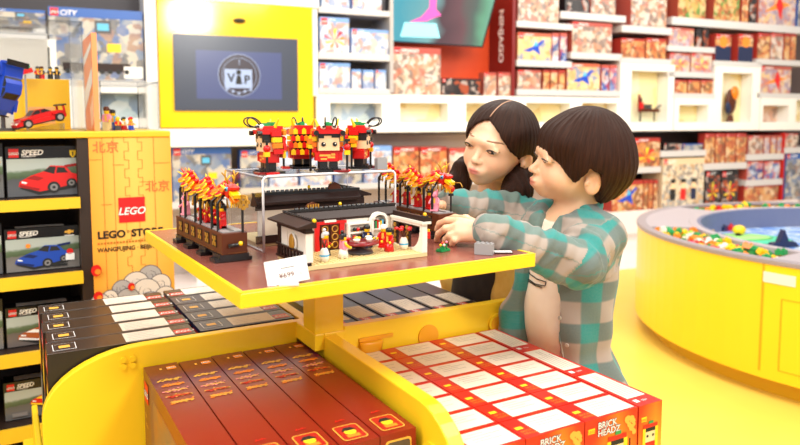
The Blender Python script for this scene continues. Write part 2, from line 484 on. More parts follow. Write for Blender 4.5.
# bay B
shelf_run('high shelf above the boy', 561, 626, 13.5, 20, [(565, -16, 590, 'dark', 'dark toy box'), (591, -16, 616, 'cream', 'cream toy box with dark figures')], G1)
shelf_run('shelf just above the boy and jet box', 571, 622, 53, 59, [(572, 22.5, 612, 'cream', 'large cream toy box with red band')], G1)
# bay C
shelf_run('high shelf over the left tall lit cabinet', 622, 672, 26.5, 33, [(631, -10, 667, 'cream', 'large cream box with dark machines')], G1)
shelf_run('on the left tall lit cabinet', 620, 671, 58.5, 64, [(621, 38.5, 645, 'fire', 'orange cream box'), (646, 38.5, 666, 'fire', 'orange cream box')], G1)
# bay D
shelf_run('long top shelf at upper right', 672, 812, 22, 29, [(678, -16, 706, 'green', 'orange box with green creature'), (714, -16, 740, 'green', 'orange box with green creature'), (742, -16, 749, 'fire', 'narrow red box'), (750, -16, 757, 'dark', 'narrow dark box'), (759, -14, 796, 'mauve', 'mauve box with orange aircraft', 'plane'), (798, -10, 812, 'city', 'blue toy box')], G1)
shelf_run('short second shelf between lit cabinets', 668, 715, 46.5, 51.5, [(669, 28, 694, 'mauve', 'red grey box'), (696, 28, 702, 'dark', 'narrow dark box'), (703, 28, 709, 'dark', 'narrow dark box')], G1)
shelf_run('short third shelf between lit cabinets', 668, 715, 72, 77, [(669.5, 53, 690, 'mauve', 'red mauve box', 'spray'), (691, 53, 712, 'mauve', 'red mauve box', 'spray')], G1)
shelf_run('lowest short shelf between lit cabinets', 672, 715, 93.5, 98, [(675, 80, 687, 'fire', 'small orange box'), (688, 80, 700, 'fire', 'small orange box'), (701, 80, 713, 'fire', 'small orange box')], G1)
shelf_run('on the right tall lit cabinet', 714, 762, 61.5, 66.5, [(715, 34, 731, 'fire', 'navy box with orange head', 'bust'), (738, 34, 753, 'fire', 'navy box with orange head', 'bust')], G1)
shelf_run('second shelf at far right', 757, 812, 60, 65, [(757.5, 33, 770, 'fire', 'red cream box'), (770.5, 33, 783, 'cream', 'red cream box'), (784, 33, 790, 'fire', 'narrow red box'), (790.5, 33, 796, 'fire', 'narrow red box')], G1)
shelf_run('third shelf at far right', 757, 812, 93.5, 98, [(760, 66, 791, 'mauve', 'mauve box with orange aircraft', 'plane')], G1)

# bay dividers, back boards
def post(label, x, inset0, inset1, zlo, zhi, m, wid=.03, name='divider_panel'):
    u, _ = W.hit(x, 118, inset0)
    t = wthing(name, label, 'panel', u, inset0, zlo)
    b = MB(); b.box(-wid / 2, wid / 2, 0, inset1 - inset0, 0, zhi - zlo, m); b.build('board', t)
    return t
zc = W.hit(450, 96)[1]
post('white upright right of the yellow screen panel', 314.5, -.02, .4, 1.39, 3.0, WHITE, .06)
post('grey upright left of the colourful screen', 391.8, -.005, .4, zc + .02, 3.0, mat('grey_board', srgb(178, 172, 168), .5), .03)
post('white upright at the left edge of the yellow screen panel', 153.5, -.03, .4, .2, 3.0, WHITE, .075)
FINM = mat('fin_dark_red', srgb(120, 18, 14), .4)
u, _ = W.hit(515, 60, .0)
t = wthing('sign_fin', 'dark red upright panel with vertical white lettering', 'sign', u, 0, zc + .003)
b = MB(); b.box(-.03, 0, 0, .4, 0, 3.0 - zc, FINM); b.build('panel', t)
b = MB()
Mf = Matrix.Translation((-.0325, .16, 2.18 - zc)) @ Matrix.Rotation(-math.pi / 2, 4, 'Z') @ FRONT @ Matrix.Rotation(-math.pi / 2, 4, 'Z')
b.text('NINJAGO', 0, -.05, .10, WINK, Mf, 0, 'LEFT', 0, .03, 1.1); b.build('lettering', t)

# orange red lining and tilted screen of the recessed bay
REDW = noisy('bay_orange_red', srgb(214, 64, 20), srgb(232, 82, 26), 3, .45)
u0, u1, z0, z1 = WB(386, 10, 506, 96, .4)
t = wtrim((u0 + u1) / 2, .385, zc + .003)
b = MB(); b.box(-(u1 - u0) / 2, (u1 - u0) / 2 + .1, 0, .03, 0, 3.0 - zc, REDW); b.build('panel', t)
def scr_mat():
    m = mat('screen_picture', (.3, .7, .7), .2); t = NT(m)
    tc = t.new('ShaderNodeTexCoord'); nz = t.new('ShaderNodeTexNoise'); nz.inputs['Scale'].default_value = 2.6; nz.inputs['Detail'].default_value = 2
    mp = t.new('ShaderNodeMapping'); mp.inputs['Location'].default_value = (3.1, 0, .4)
    t.link(tc.outputs['Object'], mp.inputs[0]); t.link(mp.outputs[0], nz.inputs['Vector'])
    sx = t.new('ShaderNodeSeparateXYZ'); t.link(tc.outputs['Generated'], sx.inputs[0])
    s = t.math('ADD', t.math('MULTIPLY', sx.outputs[0], .85), t.math('MULTIPLY', nz.outputs[0], .30))
    c = t.ramp(s, [(.0, srgb(110, 204, 216)), (.3, srgb(90, 196, 216)), (.5, srgb(150, 210, 210)), (.57, srgb(110, 80, 90)), (.72, srgb(140, 96, 104)), (.84, srgb(110, 130, 120)), (.92, srgb(130, 200, 160)), (1, srgb(150, 214, 186))])
    t.link(c, t.b.inputs['Emission Color']); t.b.inputs['Emission Strength'].default_value = .8
    t.b.inputs['Base Color'].default_value = (.01, .01, .01, 1)
    return m
SCRM = scr_mat()
# screen corners are found on the wall plane: its right edge runs off square
def wl(x, y, v):
    u, z = W.hit(x, y, v); return u, z
c0 = wl(388, 42, .08); c1 = wl(484, 47.5, .06); c2 = wl(499, -12, -.02); c3 = wl(388, -18, -.02)
t = wthing('wall_screen', 'large tilted screen with cyan and brown picture', 'screen', c0[0], 0, c0[1])
pts = [(c0[0], .08, c0[1]), (c1[0], .08, c1[1]), (c2[0], -.02, c2[1]), (c3[0], -.02, c3[1])]
loc = [(p[0] - c0[0], p[1], p[2] - c0[1]) for p in pts]
back = [(p[0], p[1] + .06, p[2] + .01) for p in loc]
b = MB(); b.add(loc + back, [(7, 6, 5, 4), (0, 1, 5, 4), (1, 2, 6, 5), (2, 3, 7, 6), (3, 0, 4, 7), (0, 3, 2, 1)], BLACK); b.build('housing', t)
cx = sum(p[0] for p in loc) / 4; cy = sum(p[1] for p in loc) / 4; cz = sum(p[2] for p in loc) / 4
ins = [(cx + (p[0] - cx) * .965, cy + (p[1] - cy) * .965 - .004, cz + (p[2] - cz) * .95) for p in loc]
b = MB(); b.add(ins, [(0, 1, 2, 3)], SCRM)
mag = mat('screen_magenta', srgb(206, 84, 160), .3, emit=.7); lil = mat('screen_cyan', srgb(140, 210, 226), .3, emit=.7)
def sp(a, b_): # bilinear on the display
    A = Vector(ins[0]).lerp(Vector(ins[1]), a); B = Vector(ins[3]).lerp(Vector(ins[2]), a); p = A.lerp(B, b_); return (p.x, p.y - .002, p.z)
b.poly([sp(.18, .35), sp(.3, .45), sp(.37, .62), sp(.36, .95), sp(.42, .98), sp(.44, .6), sp(.5, .5), sp(.43, .45), sp(.36, .38)], mag)
b.poly([sp(.1, .08), sp(.52, .1), sp(.46, .35), sp(.14, .34)], lil)
b.build('display', t)

# ---- the white band of display cabinets with lit windows
NICHE = art('niche_gold', [srgb(250, 226, 160), srgb(246, 236, 200), srgb(226, 190, 120), srgb(252, 240, 214), srgb(240, 206, 130)], 5, .6)
NICHEB = art('niche_blue', [srgb(170, 190, 210), srgb(214, 222, 228), srgb(90, 110, 140), srgb(196, 206, 200), srgb(226, 226, 220)], 9, .6)
NICHER = art('niche_red', [srgb(214, 150, 120), srgb(240, 210, 190), srgb(120, 70, 60), srgb(226, 180, 150)], 9, .6)
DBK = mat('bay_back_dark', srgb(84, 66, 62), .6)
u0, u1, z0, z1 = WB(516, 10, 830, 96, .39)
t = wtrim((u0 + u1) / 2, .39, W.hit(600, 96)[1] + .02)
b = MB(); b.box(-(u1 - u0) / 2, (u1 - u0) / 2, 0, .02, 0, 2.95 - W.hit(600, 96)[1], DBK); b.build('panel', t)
u0, u1, z0, z1 = WB(318, 10, 390, 96, .39)
t = wtrim((u0 + u1) / 2, .39, W.hit(350, 96)[1] + .02)
b = MB(); b.box(-(u1 - u0) / 2 - .02, (u1 - u0) / 2, 0, .02, 0, 2.95 - W.hit(350, 96)[1], mat('bay_back_grey', srgb(140, 128, 122), .6)); b.build('panel', t)
def cabinet(label, x0, yt, x1, yb, wins, m=WARMW, depth=.4, v=0.0):
    u0, u1, z0, z1 = WB(x0, yt, x1, yb); u0 += .003; u1 -= .003
    t = wthing('display_cabinet', label, 'cabinet', (u0 + u1) / 2, v, z0, 'white display cabinets')
    um = (u0 + u1) / 2; h = z1 - z0
    ws = []
    for w in wins:
        a0, a1, b0, b1 = WB(*w[:4]); ws.append((a0 - um, a1 - um, b0 - z0, b1 - z0, w[4]))
    ws.sort()
    b = MB(); x = u0 - um
    for a0, a1, b0, b1, _ in ws:
        b.box(x, a0, 0, depth, 0, h, m)
        b.box(a0, a1, 0, depth, 0, b0, m); b.box(a0, a1, 0, depth, b1, h, m)
        b.box(a0, a1, depth - .02, depth, b0, b1, m)
        x = a1
    b.box(x, u1 - um, 0, depth, 0, h, m)
    b.build('carcass', t)
    for a0, a1, b0, b1, k in ws:
        q = MB(); q.box(a0 + .004, a1 - .004, .14, .15, b0 + .003, b1 - .003, {'g': NICHE, 'b': NICHEB, 'r': NICHER}[k]); q.build('backdrop', t)
        q = MB(); q.box(a0, a1, .012, .016, b0, b1, GLASS); q.build('window_pane', t)
    return t, um, z0
cabinet('long white cabinet band with small lit windows behind the girl', 316, 95.5, 620, 131.5, [(330, 103, 382, 121, 'b'), (400, 103, 448, 122, 'g'), (466, 103, 512, 122, 'g'), (526, 103, 570, 122, 'g'), (582, 103, 617, 122, 'g')])
tc1, um1, zz1 = cabinet('left tall white lit cabinet right of the boy', 620, 64, 674, 131, [(631, 71, 668, 122, 'g')])
cabinet('low white cabinet between the two tall lit ones', 674, 98, 714, 130.5, [(679, 105, 708, 122, 'g')])
tc2, um2, zz2 = cabinet('right tall white lit cabinet', 714, 66.5, 760, 130.3, [(722, 73, 752, 122, 'g')])
cabinet('low white cabinet at the far right edge', 760, 98, 816, 130, [(763, 105.5, 789, 122, 'r'), (796, 100, 812, 122, 'g')])
# little models in the lit cabinets
def small_model(label, px, py, v, kind, z=None):
    u, zz = W.hit(px, py, v); z = zz if z is None else z
    t = wthing('toy_model', label, 'toy', u, v, z)
    if kind == 'hover':
        t.scale = (1.0, 1, 1.9)
        b = MB(); b.box(-.1, .14, -.02, .02, .05, .066, BRN); b.box(-.02, .03, -.03, .03, .066, .09, DGREY); b.cyl((.1, 0, .066), (.17, 0, .085), .006, DGREY); b.build('craft', t)
        b = MB(); b.cyl((-.09, 0, 0), (-.09, 0, .05), .008, BLACK); b.cyl((.09, 0, 0), (.09, 0, .05), .008, BLACK); b.build('stand', t)
        b = MB(); b.box(-.11, -.06, -.012, .012, .066, .1, RED); b.sph((-.085, 0, .112), .014, BLACK); b.box(-.115, -.1, -.01, .01, .05, .14, DRED); b.build('pilot', t)
    else:
        t.scale = (1.5, 1, 1.5)
        b = MB(); b.cyl((0, 0, 0), (0, 0, .05), .03, BRN, .02); b.sph((0, 0, .14), (.05, .035, .09), BRN, 12); b.build('body', t)
        b = MB(); b.sph((.02, -.02, .2), (.035, .03, .05), ORG, 12); b.sph((-.03, -.01, .1), (.03, .02, .05), NAVYP); b.build('armour', t)
zf = W.hit(650, 122)[1]
small_model('small dark aircraft model in the left tall lit cabinet', 647, 121, .07, 'hover', zf + .002)
zf2 = W.hit(737, 122)[1]
small_model('brown and orange creature model in the right tall lit cabinet', 730, 121, .08, 'beast', zf2 + .002)

# ---- lower shelving under the cabinets
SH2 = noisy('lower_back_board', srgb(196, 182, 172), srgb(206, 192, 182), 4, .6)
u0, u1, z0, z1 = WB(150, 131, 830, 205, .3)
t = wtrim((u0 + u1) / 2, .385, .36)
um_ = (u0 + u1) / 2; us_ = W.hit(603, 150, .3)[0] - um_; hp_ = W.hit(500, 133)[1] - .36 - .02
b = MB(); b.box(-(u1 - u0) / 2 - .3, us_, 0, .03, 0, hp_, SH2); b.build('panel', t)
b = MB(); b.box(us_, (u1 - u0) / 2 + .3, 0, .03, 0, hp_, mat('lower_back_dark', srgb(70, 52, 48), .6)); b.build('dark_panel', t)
G2 = 'boxed sets on the lower shelves'
zpl = W.hit(660, 209)[1]
t = wthing('plinth_cabinet', 'long white base plinth below the wall shelves', 'cabinet', W.hit(500, 209)[0], 0, 0)
uc = W.hit(500, 209)[0]
b = MB(); b.box(-2.6 - .0, 3.9, .0, .41, .08, zpl, mat('plinth_white', srgb(238, 222, 214), .45)); b.box(-2.6, 3.9, .05, .41, 0, .08, WARMW)
b.build('carcass', t)
b = MB()
for k in range(9): b.box(-2.5 + k * .7, -1.84 + k * .7, -.012, 0, .1, zpl - .02, mat('plinth_white', (1, 1, 1)))
b.build('drawer_front', t)
def lower(phrase, x0, x1, yt, yb, boxes, board=True, zt=None): shelf_run(phrase, x0, x1, yt, yb, boxes, G2, board=board, zt=zt)
lower('lower wall shelf right behind the boy', 604, 661, 167.5, 173, [(606, 138, 631, 'fire', 'red orange box'), (633, 138, 660, 'fire', 'red box with orange creature', 'spray')])
lower('on plinth beside the round table', 604, 850, 208.5, 210, [(612, 181, 643, 'fire', 'red box with blue creature', 'jet'), (643.5, 180, 648, 'fire', 'narrow dark red box'), (648.5, 180, 653, 'fire', 'narrow dark red box'), (653.5, 180, 658, 'fire', 'narrow dark red box'), (662, 158, 704, 'beige', 'tall sandy box with three figures', 'figures'), (705, 171, 720, 'dark', 'black box with orange picture', 'spray'), (721, 171, 738, 'dark', 'black box with orange picture', 'spray'), (744, 185, 778, 'fire', 'low red box')], board=False, zt=zpl)
lower('short upper shelf over the tall sandy box', 661, 706, 150.5, 156, [(664, 143, 682, 'dark', 'low dark blue box'), (683, 144, 703, 'city', 'low blue box')])
lower('lower shelf right of the tall sandy box', 704, 747, 163, 169, [(704.5, 133.5, 714.5, 'fire', 'orange figure box'), (715, 133.5, 725, 'fire', 'orange figure box'), (725.5, 133.5, 735.5, 'fire', 'orange figure box'), (736, 133.5, 746, 'fire', 'orange figure box')])
lower('upper right lower shelf', 747, 784, 154, 159.5, [(748, 135.5, 763, 'cream', 'grey cream box'), (764, 135.5, 770, 'mauve', 'narrow grey box'), (771, 135.5, 776, 'mauve', 'narrow grey box'), (777, 135.5, 782, 'mauve', 'narrow grey box')])
lower('middle right lower shelf', 746, 783, 179.5, 185, [(747, 161, 763, 'blueman', 'pale blue box'), (764, 161, 780, 'blueman', 'pale blue box')])
lower('lower shelf at the right edge', 784, 850, 147, 152, [(785, 133.5, 798, 'cream', 'small dark cream box')])
lower('under the shelf at right edge', 784, 850, 208, 209, [(785, 153, 812, 'city', 'tall brown and blue box')], board=False, zt=zpl)
u, _ = W.hit(783.5, 170); t = wthing('divider_panel', 'red upright between lower shelves at right', 'panel', u, .0, zpl + .001)
b = MB(); b.box(-.01, .01, 0, .38, 0, W.hit(783, 133)[1] - zpl, SIDE_RED); b.build('board', t)
# lower middle and left
lower('lower shelf behind the right dragon', 240, 600, 181, 186, [(300, 148, 332, 'snow', 'pale blue box'), (334, 147, 362, 'city', 'blue box'), (364, 146, 392, 'snow', 'white blue box'), (393, 147, 419, 'fire', 'orange box'), (420, 147, 447, 'fire', 'orange figure box'), (449, 148, 470, 'cream', 'grey white box'), (520, 148, 560, 'cream', 'grey box'), (562, 148, 600, 'fire', 'red box')])
lower('lower shelf behind the left dragon', 166, 238, 201, 207, [(172, 147, 232, 'city', 'wide blue topped box', 'train')])
lower('lower shelf behind the clear riser', 239, 300, 186.5, 192, [(240, 150, 268, 'city', 'blue box with red mark'), (269, 152, 298, 'snow', 'pale blue box')], board=False, zt=W.hit(420, 181)[1])

# ---- upper left niche
NB = mat('niche_dark', srgb(52, 46, 50), .5)
u0, u1, z0, z1 = WB(-20, -20, 148, 84, .4)
t = wtrim((u0 + u1) / 2, .385, z0)
b = MB(); b.box(-(u1 - u0) / 2, (u1 - u0) / 2, 0, .03, 0, z1 - z0 + .3, NB); b.build('panel', t)
G3 = 'large sets on the upper left shelf'
shelf_run('on shelf behind the clear cases', 47, 149, 80, 86, [(49, 9, 144, 'city', 'large blue topped train set box', 'train')], G3)
shelf_run('on shelf at upper left edge', -20, 47, 32, 38, [(-12, 9, 46, 'city', 'wide blue topped box', 'train')], G3)
cabinet('white display cabinet behind the red toy car', -20, 38, 58, 128, [(-12, 46, 50, 76, 'b'), (-12, 90, 50, 118, 'g')])
cabinet('white display cabinet behind the small clear case', 58, 86, 150, 128, [(100, 93, 146, 118, 'b')])
u0, u1, z0, z1 = WB(-10, 128, 150, 140)
# ---- yellow panel with the built-in screen
u0, u1, z0, z1 = WB(157.5, -30, 311, 127.5)
YW = noisy('yellow_gloss', srgb(246, 198, 20), srgb(248, 202, 26), 2, .11)
um = (u0 + u1) / 2
t = wthing('screen_wall_panel', 'yellow wall panel with built-in membership screen', 'panel', um, -.05, z0)
zT = W.hit(235, 3)[1]
b = MB(); b.box(u0 - um, u1 - um, 0, .2, 0, zT - z0, YW)
b.build('panel', t, .004)
b = MB(); b.box(u0 - um - .02, u1 - um + .05, .0, .2, zT - z0, zT - z0 + .5, WHITE); b.build('header_board', t)
s0, s1, q0, q1 = WB(173.5, 36.5, 297.5, 111, -.05)
s0 -= um; s1 -= um; q0 -= z0; q1 -= z0
b = MB(); b.box(s0, s1, -.012, 0, q0, q1, mat('screen_bezel', srgb(70, 72, 84), .25)); b.build('screen', t)
SE = mat('screen_slate', srgb(58, 64, 78), .25, emit=.35)
S2 = mat('screen_blue', srgb(62, 70, 108), .25, emit=.55); S3 = mat('screen_brown', srgb(52, 46, 54), .25, emit=.45); S4 = mat('screen_white', srgb(140, 156, 190), .25, emit=.5)
M = face_front(-.0135)
b = MB(); ww = s1 - s0; hh = q1 - q0
b.rect(s0 + .012, q0 + .012, s1 - .012, q1 - .012, SE, M)
b.rect(s0 + ww * .17, q0 + hh * .16, s0 + ww * .86, q0 + hh * .8, S2, M, .0006)
cxx = s0 + ww * .51; czz = q0 + hh * .48
b.disc(cxx, czz, hh * .285, S4, M, .001, 40); b.disc(cxx, czz, hh * .278, S3, M, .0014, 40); b.disc(cxx, czz, hh * .235, S4, M, .0018, 40); b.disc(cxx, czz, hh * .23, S3, M, .0022, 40)
b.rect(cxx - hh * .2, czz - hh * .17, cxx + hh * .17, czz + hh * .08, S4, M, .0026)
b.text('V', cxx - hh * .16, czz - hh * .09, hh * .16, INK, M, .003, 'LEFT', 0, .03); b.text('P', cxx + hh * .06, czz - hh * .11, hh * .16, INK, M, .003, 'LEFT', 0, .03)
b.disc(cxx - hh * .01, czz + hh * .04, hh * .035, INK, M, .003); b.poly([(cxx - hh * .035, czz), (cxx + hh * .015, czz), (cxx + hh * .035, czz - hh * .12), (cxx - hh * .055, czz - hh * .12)], INK, M @ T(0, 0, .003))
for k in range(5): b.disc(cxx + hh * (-.17 + .08 * k), czz - hh * (.19 + .05 * (1 - abs(k - 2) / 2)), hh * .018, S4, M, .003)
b.rect(cxx - hh * .004, czz + hh * .14, cxx + hh * .004, czz + hh * .21, S4, M, .003)
b.build('picture', t)
k0, k1, k2, k3 = WB(233, 18.3, 245.5, 23.3, -.05)
b = MB(); b.sph(((k0 + k1) / 2 - um, -.006, (k2 + k3) / 2 - z0), ((k1 - k0) / 2, .03, (k3 - k2) / 2), BLACK, 16); b.build('camera_dome', t)
# white ledge under it
e0, e1, e2, e3 = WB(150, 128.5, 316, 146)
t = wthing('ledge_board', 'white ledge under the yellow screen panel', 'ledge', um, -.05, e2)
b = MB(); b.box(e0 - um, e1 - um, 0, .44, 0, e3 - e2, WARMW); b.build('board', t, .004)
# ------------------------------------------------------------------ left shelving unit with the orange graphic
d1 = ray(88, 131); o1 = d1 * (1.985 / d1.y)
L = Frame((o1.x, o1.y), R(29.5))
def lthing(name, label, cat, u, v, z, group=None): return thing(name, label, cat, L.w(u, v, z), L.yaw, group)
def LB(x0, y0, x1, y1, inset=0.0):
    xm, ym = (x0 + x1) / 2, (y0 + y1) / 2
    return L.hit(x0, ym, inset)[0], L.hit(x1, ym, inset)[0], L.hit(xm, y1, inset)[1], L.hit(xm, y0, inset)[1]
ZC = L.hit(88, 131.5)[1]
uR = L.hit(171, 160)[0]
t = lthing('shelving_unit', 'yellow shelving unit with orange graphic end panel at left', 'shelving unit', 0, 0, 0)
DEP = .46
b = MB(); b.box(-.9, uR, -.004, DEP, ZC - .018, ZC, YEL2); b.build('counter_top', t, .003)
b = MB(); b.box(-.9, -.03, DEP - .02, DEP - .003, .1, ZC - .02, DARK); b.box(-.03, .0, .004, DEP, 0, ZC - .02, DARK); b.build('carcass', t)
b = MB(); b.box(-.9, -.03, .06, DEP - .02, 0, .1, DARK); b.build('base', t)
# graphic panel
def grad_panel():
    m = mat('graphic_orange', srgb(246, 180, 60), .4); n = NT(m)
    tc = n.new('ShaderNodeTexCoord'); sx = n.new('ShaderNodeSeparateXYZ'); n.link(tc.outputs['Generated'], sx.inputs[0])
    nz = n.new('ShaderNodeTexNoise'); nz.inputs['Scale'].default_value = 2; n.link(tc.outputs['Generated'], nz.inputs['Vector'])
    s = n.math('ADD', sx.outputs[0], n.math('MULTIPLY', n.math('SUBTRACT', nz.outputs[0], .5), .3))
    c = n.ramp(s, [(0, srgb(242, 164, 56)), (.5, srgb(249, 194, 92)), (1, srgb(242, 172, 62))]); n.link(c, n.b.inputs['Base Color'])
    return m
b = MB(); b.box(.0, uR, 0, DEP - .003, 0, ZC - .0185, grad_panel()); gp = b.build('graphic_panel', t)
M = face_front(-.001)
LN = mat('graphic_line', srgb(206, 112, 34), .5); FAINT = mat('graphic_red', srgb(234, 112, 50), .5)
def lp(x, y): u, z = L.hit(x, y); return u, z
def lrect(mb, x0, y0, x1, y1, m, z=.0003):
    a = LB(x0, y0, x1, y1); mb.rect(a[0], a[2], a[1], a[3], m, M, z)
b = MB()
zb = .55
def vline(x, y0=133, wavy=False, y1=None):
    u, z1 = lp(x, y0); z0 = zb if y1 is None else lp(x, y1)[1]
    if not wavy: b.rect(u - .0007, z0, u + .0007, z1, LN, M, .0003)
    else:
        z = z1; k = 0
        while z > z0:
            o = .006 if k % 2 else -.006
            b.rect(u + o - .0007, z - .026, u + o + .0007, z, LN, M, .0003); b.rect(u - .0065, z - .0267, u + .0065, z - .0255, LN, M, .0003); z -= .026; k += 1
vline(101.5); vline(112.5); vline(125.5, wavy=True); vline(139, wavy=True); vline(153); 
for x0, x1, y in ((89, 101, 160), (112.5, 124, 165), (153, 170, 163), (101, 112, 205), (139, 153, 182)):
    u0, z0 = lp(x0, y); u1, _ = lp(x1, y); b.rect(u0, z0 - .0007, u1, z0 + .0007, LN, M, .0003)
b.build('line_pattern', gp)
for x, y in ((92, 152), (145, 191)):
    b = MB(); u, z = lp(x, y); b.text('北京', u, z, .036, FAINT, M, .0005, 'LEFT', 0, .01); b.build('city_name', gp)
b = MB(); a = LB(118.5, 197.5, 145, 222); brand(b, a[0], a[2], a[1] - a[0], M, .0008); b.build('brand_logo', gp)
b = MB(); u, z = lp(97.5, 239); TXT = mat('text_dark', srgb(40, 28, 16), .5)
b.text('LEGO', u, z, .0300, TXT, M, .0005, 'LEFT', 0, .04); b.text('®', u + text_mesh('LEGO', 0, .04)[2] * .0300 + .003, z + .011, .010, TXT, M, .0005); b.text('STORE', u + text_mesh('LEGO', 0, .04)[2] * .0300 + .016, z, .0300, TXT, M, .0005, 'LEFT', 0, .04)
b.build('store_name', gp)
b = MB(); u, z = lp(97.5, 243.5)
for k in range(24): b.rect(u + k * .0085, z - .0045, u + k * .0085 + .006, z + .0015, GOLD if k % 2 else LN, M, .0004)
b.build('studded_line', gp)
b = MB(); u, z = lp(97.5, 252.5); b.text('WANGFUJING · BEIJING', u, z, .0175, TXT, M, .0005, 'LEFT', 0, .025, .92); b.build('street_name', gp)
b = MB(); CL1 = mat('cloud_white', srgb(224, 214, 204), .5); CL2 = mat('cloud_grey', srgb(176, 172, 172), .5); CLL = mat('cloud_line', srgb(110, 104, 104), .5)
def cloud(px, py, r, m, z):
    u, zz = lp(px, py); b.disc(u, zz, r + .0025, CLL, M, z, 24); b.disc(u, zz, r, m, M, z + .0001, 24)
    pts = [(u + r * .62 * (1 - k / 16) * math.cos(k * .75 + px), zz + r * .62 * (1 - k / 16) * math.sin(k * .75 + px), 0) for k in range(14)]
    for p, q in zip(pts, pts[1:]):
        b.poly([(p[0] - .0007, p[1], 0), (q[0] - .0007, q[1], 0), (q[0] + .0009, q[1] + .0007, 0), (p[0] + .0009, p[1] + .0007, 0)], CLL, M @ T(0, 0, z + .0003))
i = 0
for px, py, r in ((150, 276, .032), (136, 284, .036), (160, 284, .03), (122, 289, .026), (146, 292, .04), (165, 296, .03), (128, 299, .032), (110, 297, .02), (100, 302, .024), (150, 305, .04), (116, 308, .03), (136, 312, .036), (92, 310, .016), (165, 312, .03)):
    cloud(px, py, r, CL1 if i % 3 else CL2, .0004 + i * .00045); i += 1
b.build('cloud_motif', gp)
for px, py, s in ((96, 270, .02), (98, 296, .018), (131, 286, .014)):
    b = MB(); u, z = lp(px, py); b.disc(u, z, s * .7, RINK, M, .0075, 16, 1.2); b.disc(u + s * .2, z - s * .2, s * .4, OINK, M, .0078); b.build('flame_motif', gp)

# shelves of the unit and the boxed cars
shelf_px = [(199.5, 209), (275, 286), (350, 361), (423, 435)]
zs = []
for yt, yb in shelf_px:
    z1 = L.hit(45, yt - 1.0, 0)[1]; z0 = L.hit(45, yb + .5, 0)[1]; zs.append(z1)
    b = MB(); b.box(-.9, -.031, .0, DEP - .021, z1 - .02, z1, DARK); b.box(-.9, -.028, -.012, 0, z0, z1, YEL2); b.build('shelf', t, 0)
GB = mat('carton_black', srgb(24, 23, 26), .22)
ROADS = {'red': (srgb(120, 128, 110), srgb(86, 88, 92)), 'blue': (srgb(150, 150, 140), srgb(120, 116, 112)), 'white': (srgb(70, 90, 130), srgb(110, 100, 96)), 'multi': (srgb(120, 130, 140), srgb(100, 100, 100))}
def road(k):
    a, c = ROADS[k]
    m = mat('print_road_' + k, a, .3); n = NT(m)
    tc = n.new('ShaderNodeTexCoord'); sx = n.new('ShaderNodeSeparateXYZ'); n.link(tc.outputs['Generated'], sx.inputs[0])
    nz = n.new('ShaderNodeTexNoise'); nz.inputs['Scale'].default_value = 9; n.link(tc.outputs['Generated'], nz.inputs['Vector'])
    s = n.math('ADD', n.math('ADD', sx.outputs[2], n.math('MULTIPLY', sx.outputs[0], -.12)), n.math('MULTIPLY', nz.outputs[0], .12))
    cc = n.ramp(s, [(.3, c), (.5, tuple(x * .8 for x in c)), (.53, srgb(70, 86, 60)), (.68, srgb(90, 110, 84)), (.75, srgb(170, 180, 176))]); n.link(cc, n.b.inputs['Base Color'])
    return m
def car_art(mb, w, h, M, col, acc, flip=False):
    """racing car in three-quarter view, drawn on the carton"""
    s = lambda x, y: (x * w, y * h)
    P = lambda pts, m, z: mb.poly([(*s(x, y), z) for x, y in pts], m, M)
    P([(-.36, .16), (-.1, .02), (.44, .14), (.47, .22), (-.3, .2)], INK, .0012)
    P([(-.38, .2), (-.36, .3), (-.2, .42), (-.02, .5), (.08, .62), (.3, .6), (.38, .46), (.47, .42), (.46, .24), (.18, .14), (-.08, .08)], col, .0014)
    P([(-.02, .5), (.07, .6), (.16, .59), (.13, .44)], INK, .0018); P([(.16, .46), (.18, .58), (.28, .57), (.33, .46)], INK, .0018)
    P([(.28, .62), (.49, .66), (.49, .6), (.3, .57)], acc, .0018)
    P([(-.36, .18), (-.1, .1), (-.08, .14), (-.36, .24)], acc, .0017)
    P([(-.27, .36), (-.16, .42), (-.02, .36), (-.1, .31)], acc, .0017)
    for x, y, r in ((.12, .16, .105), (.38, .24, .085)):
        mb.disc(x * w, y * h, r * h * 1.15, INK, M, .002, 20); mb.disc(x * w, y * h, r * h * .7, GREYINK, M, .0023, 16); mb.disc(x * w, y * h, r * h * .3, INK, M, .0025, 10)
    P([(-.34, .27), (-.27, .25), (-.26, .28), (-.33, .31)], WINK, .0019)
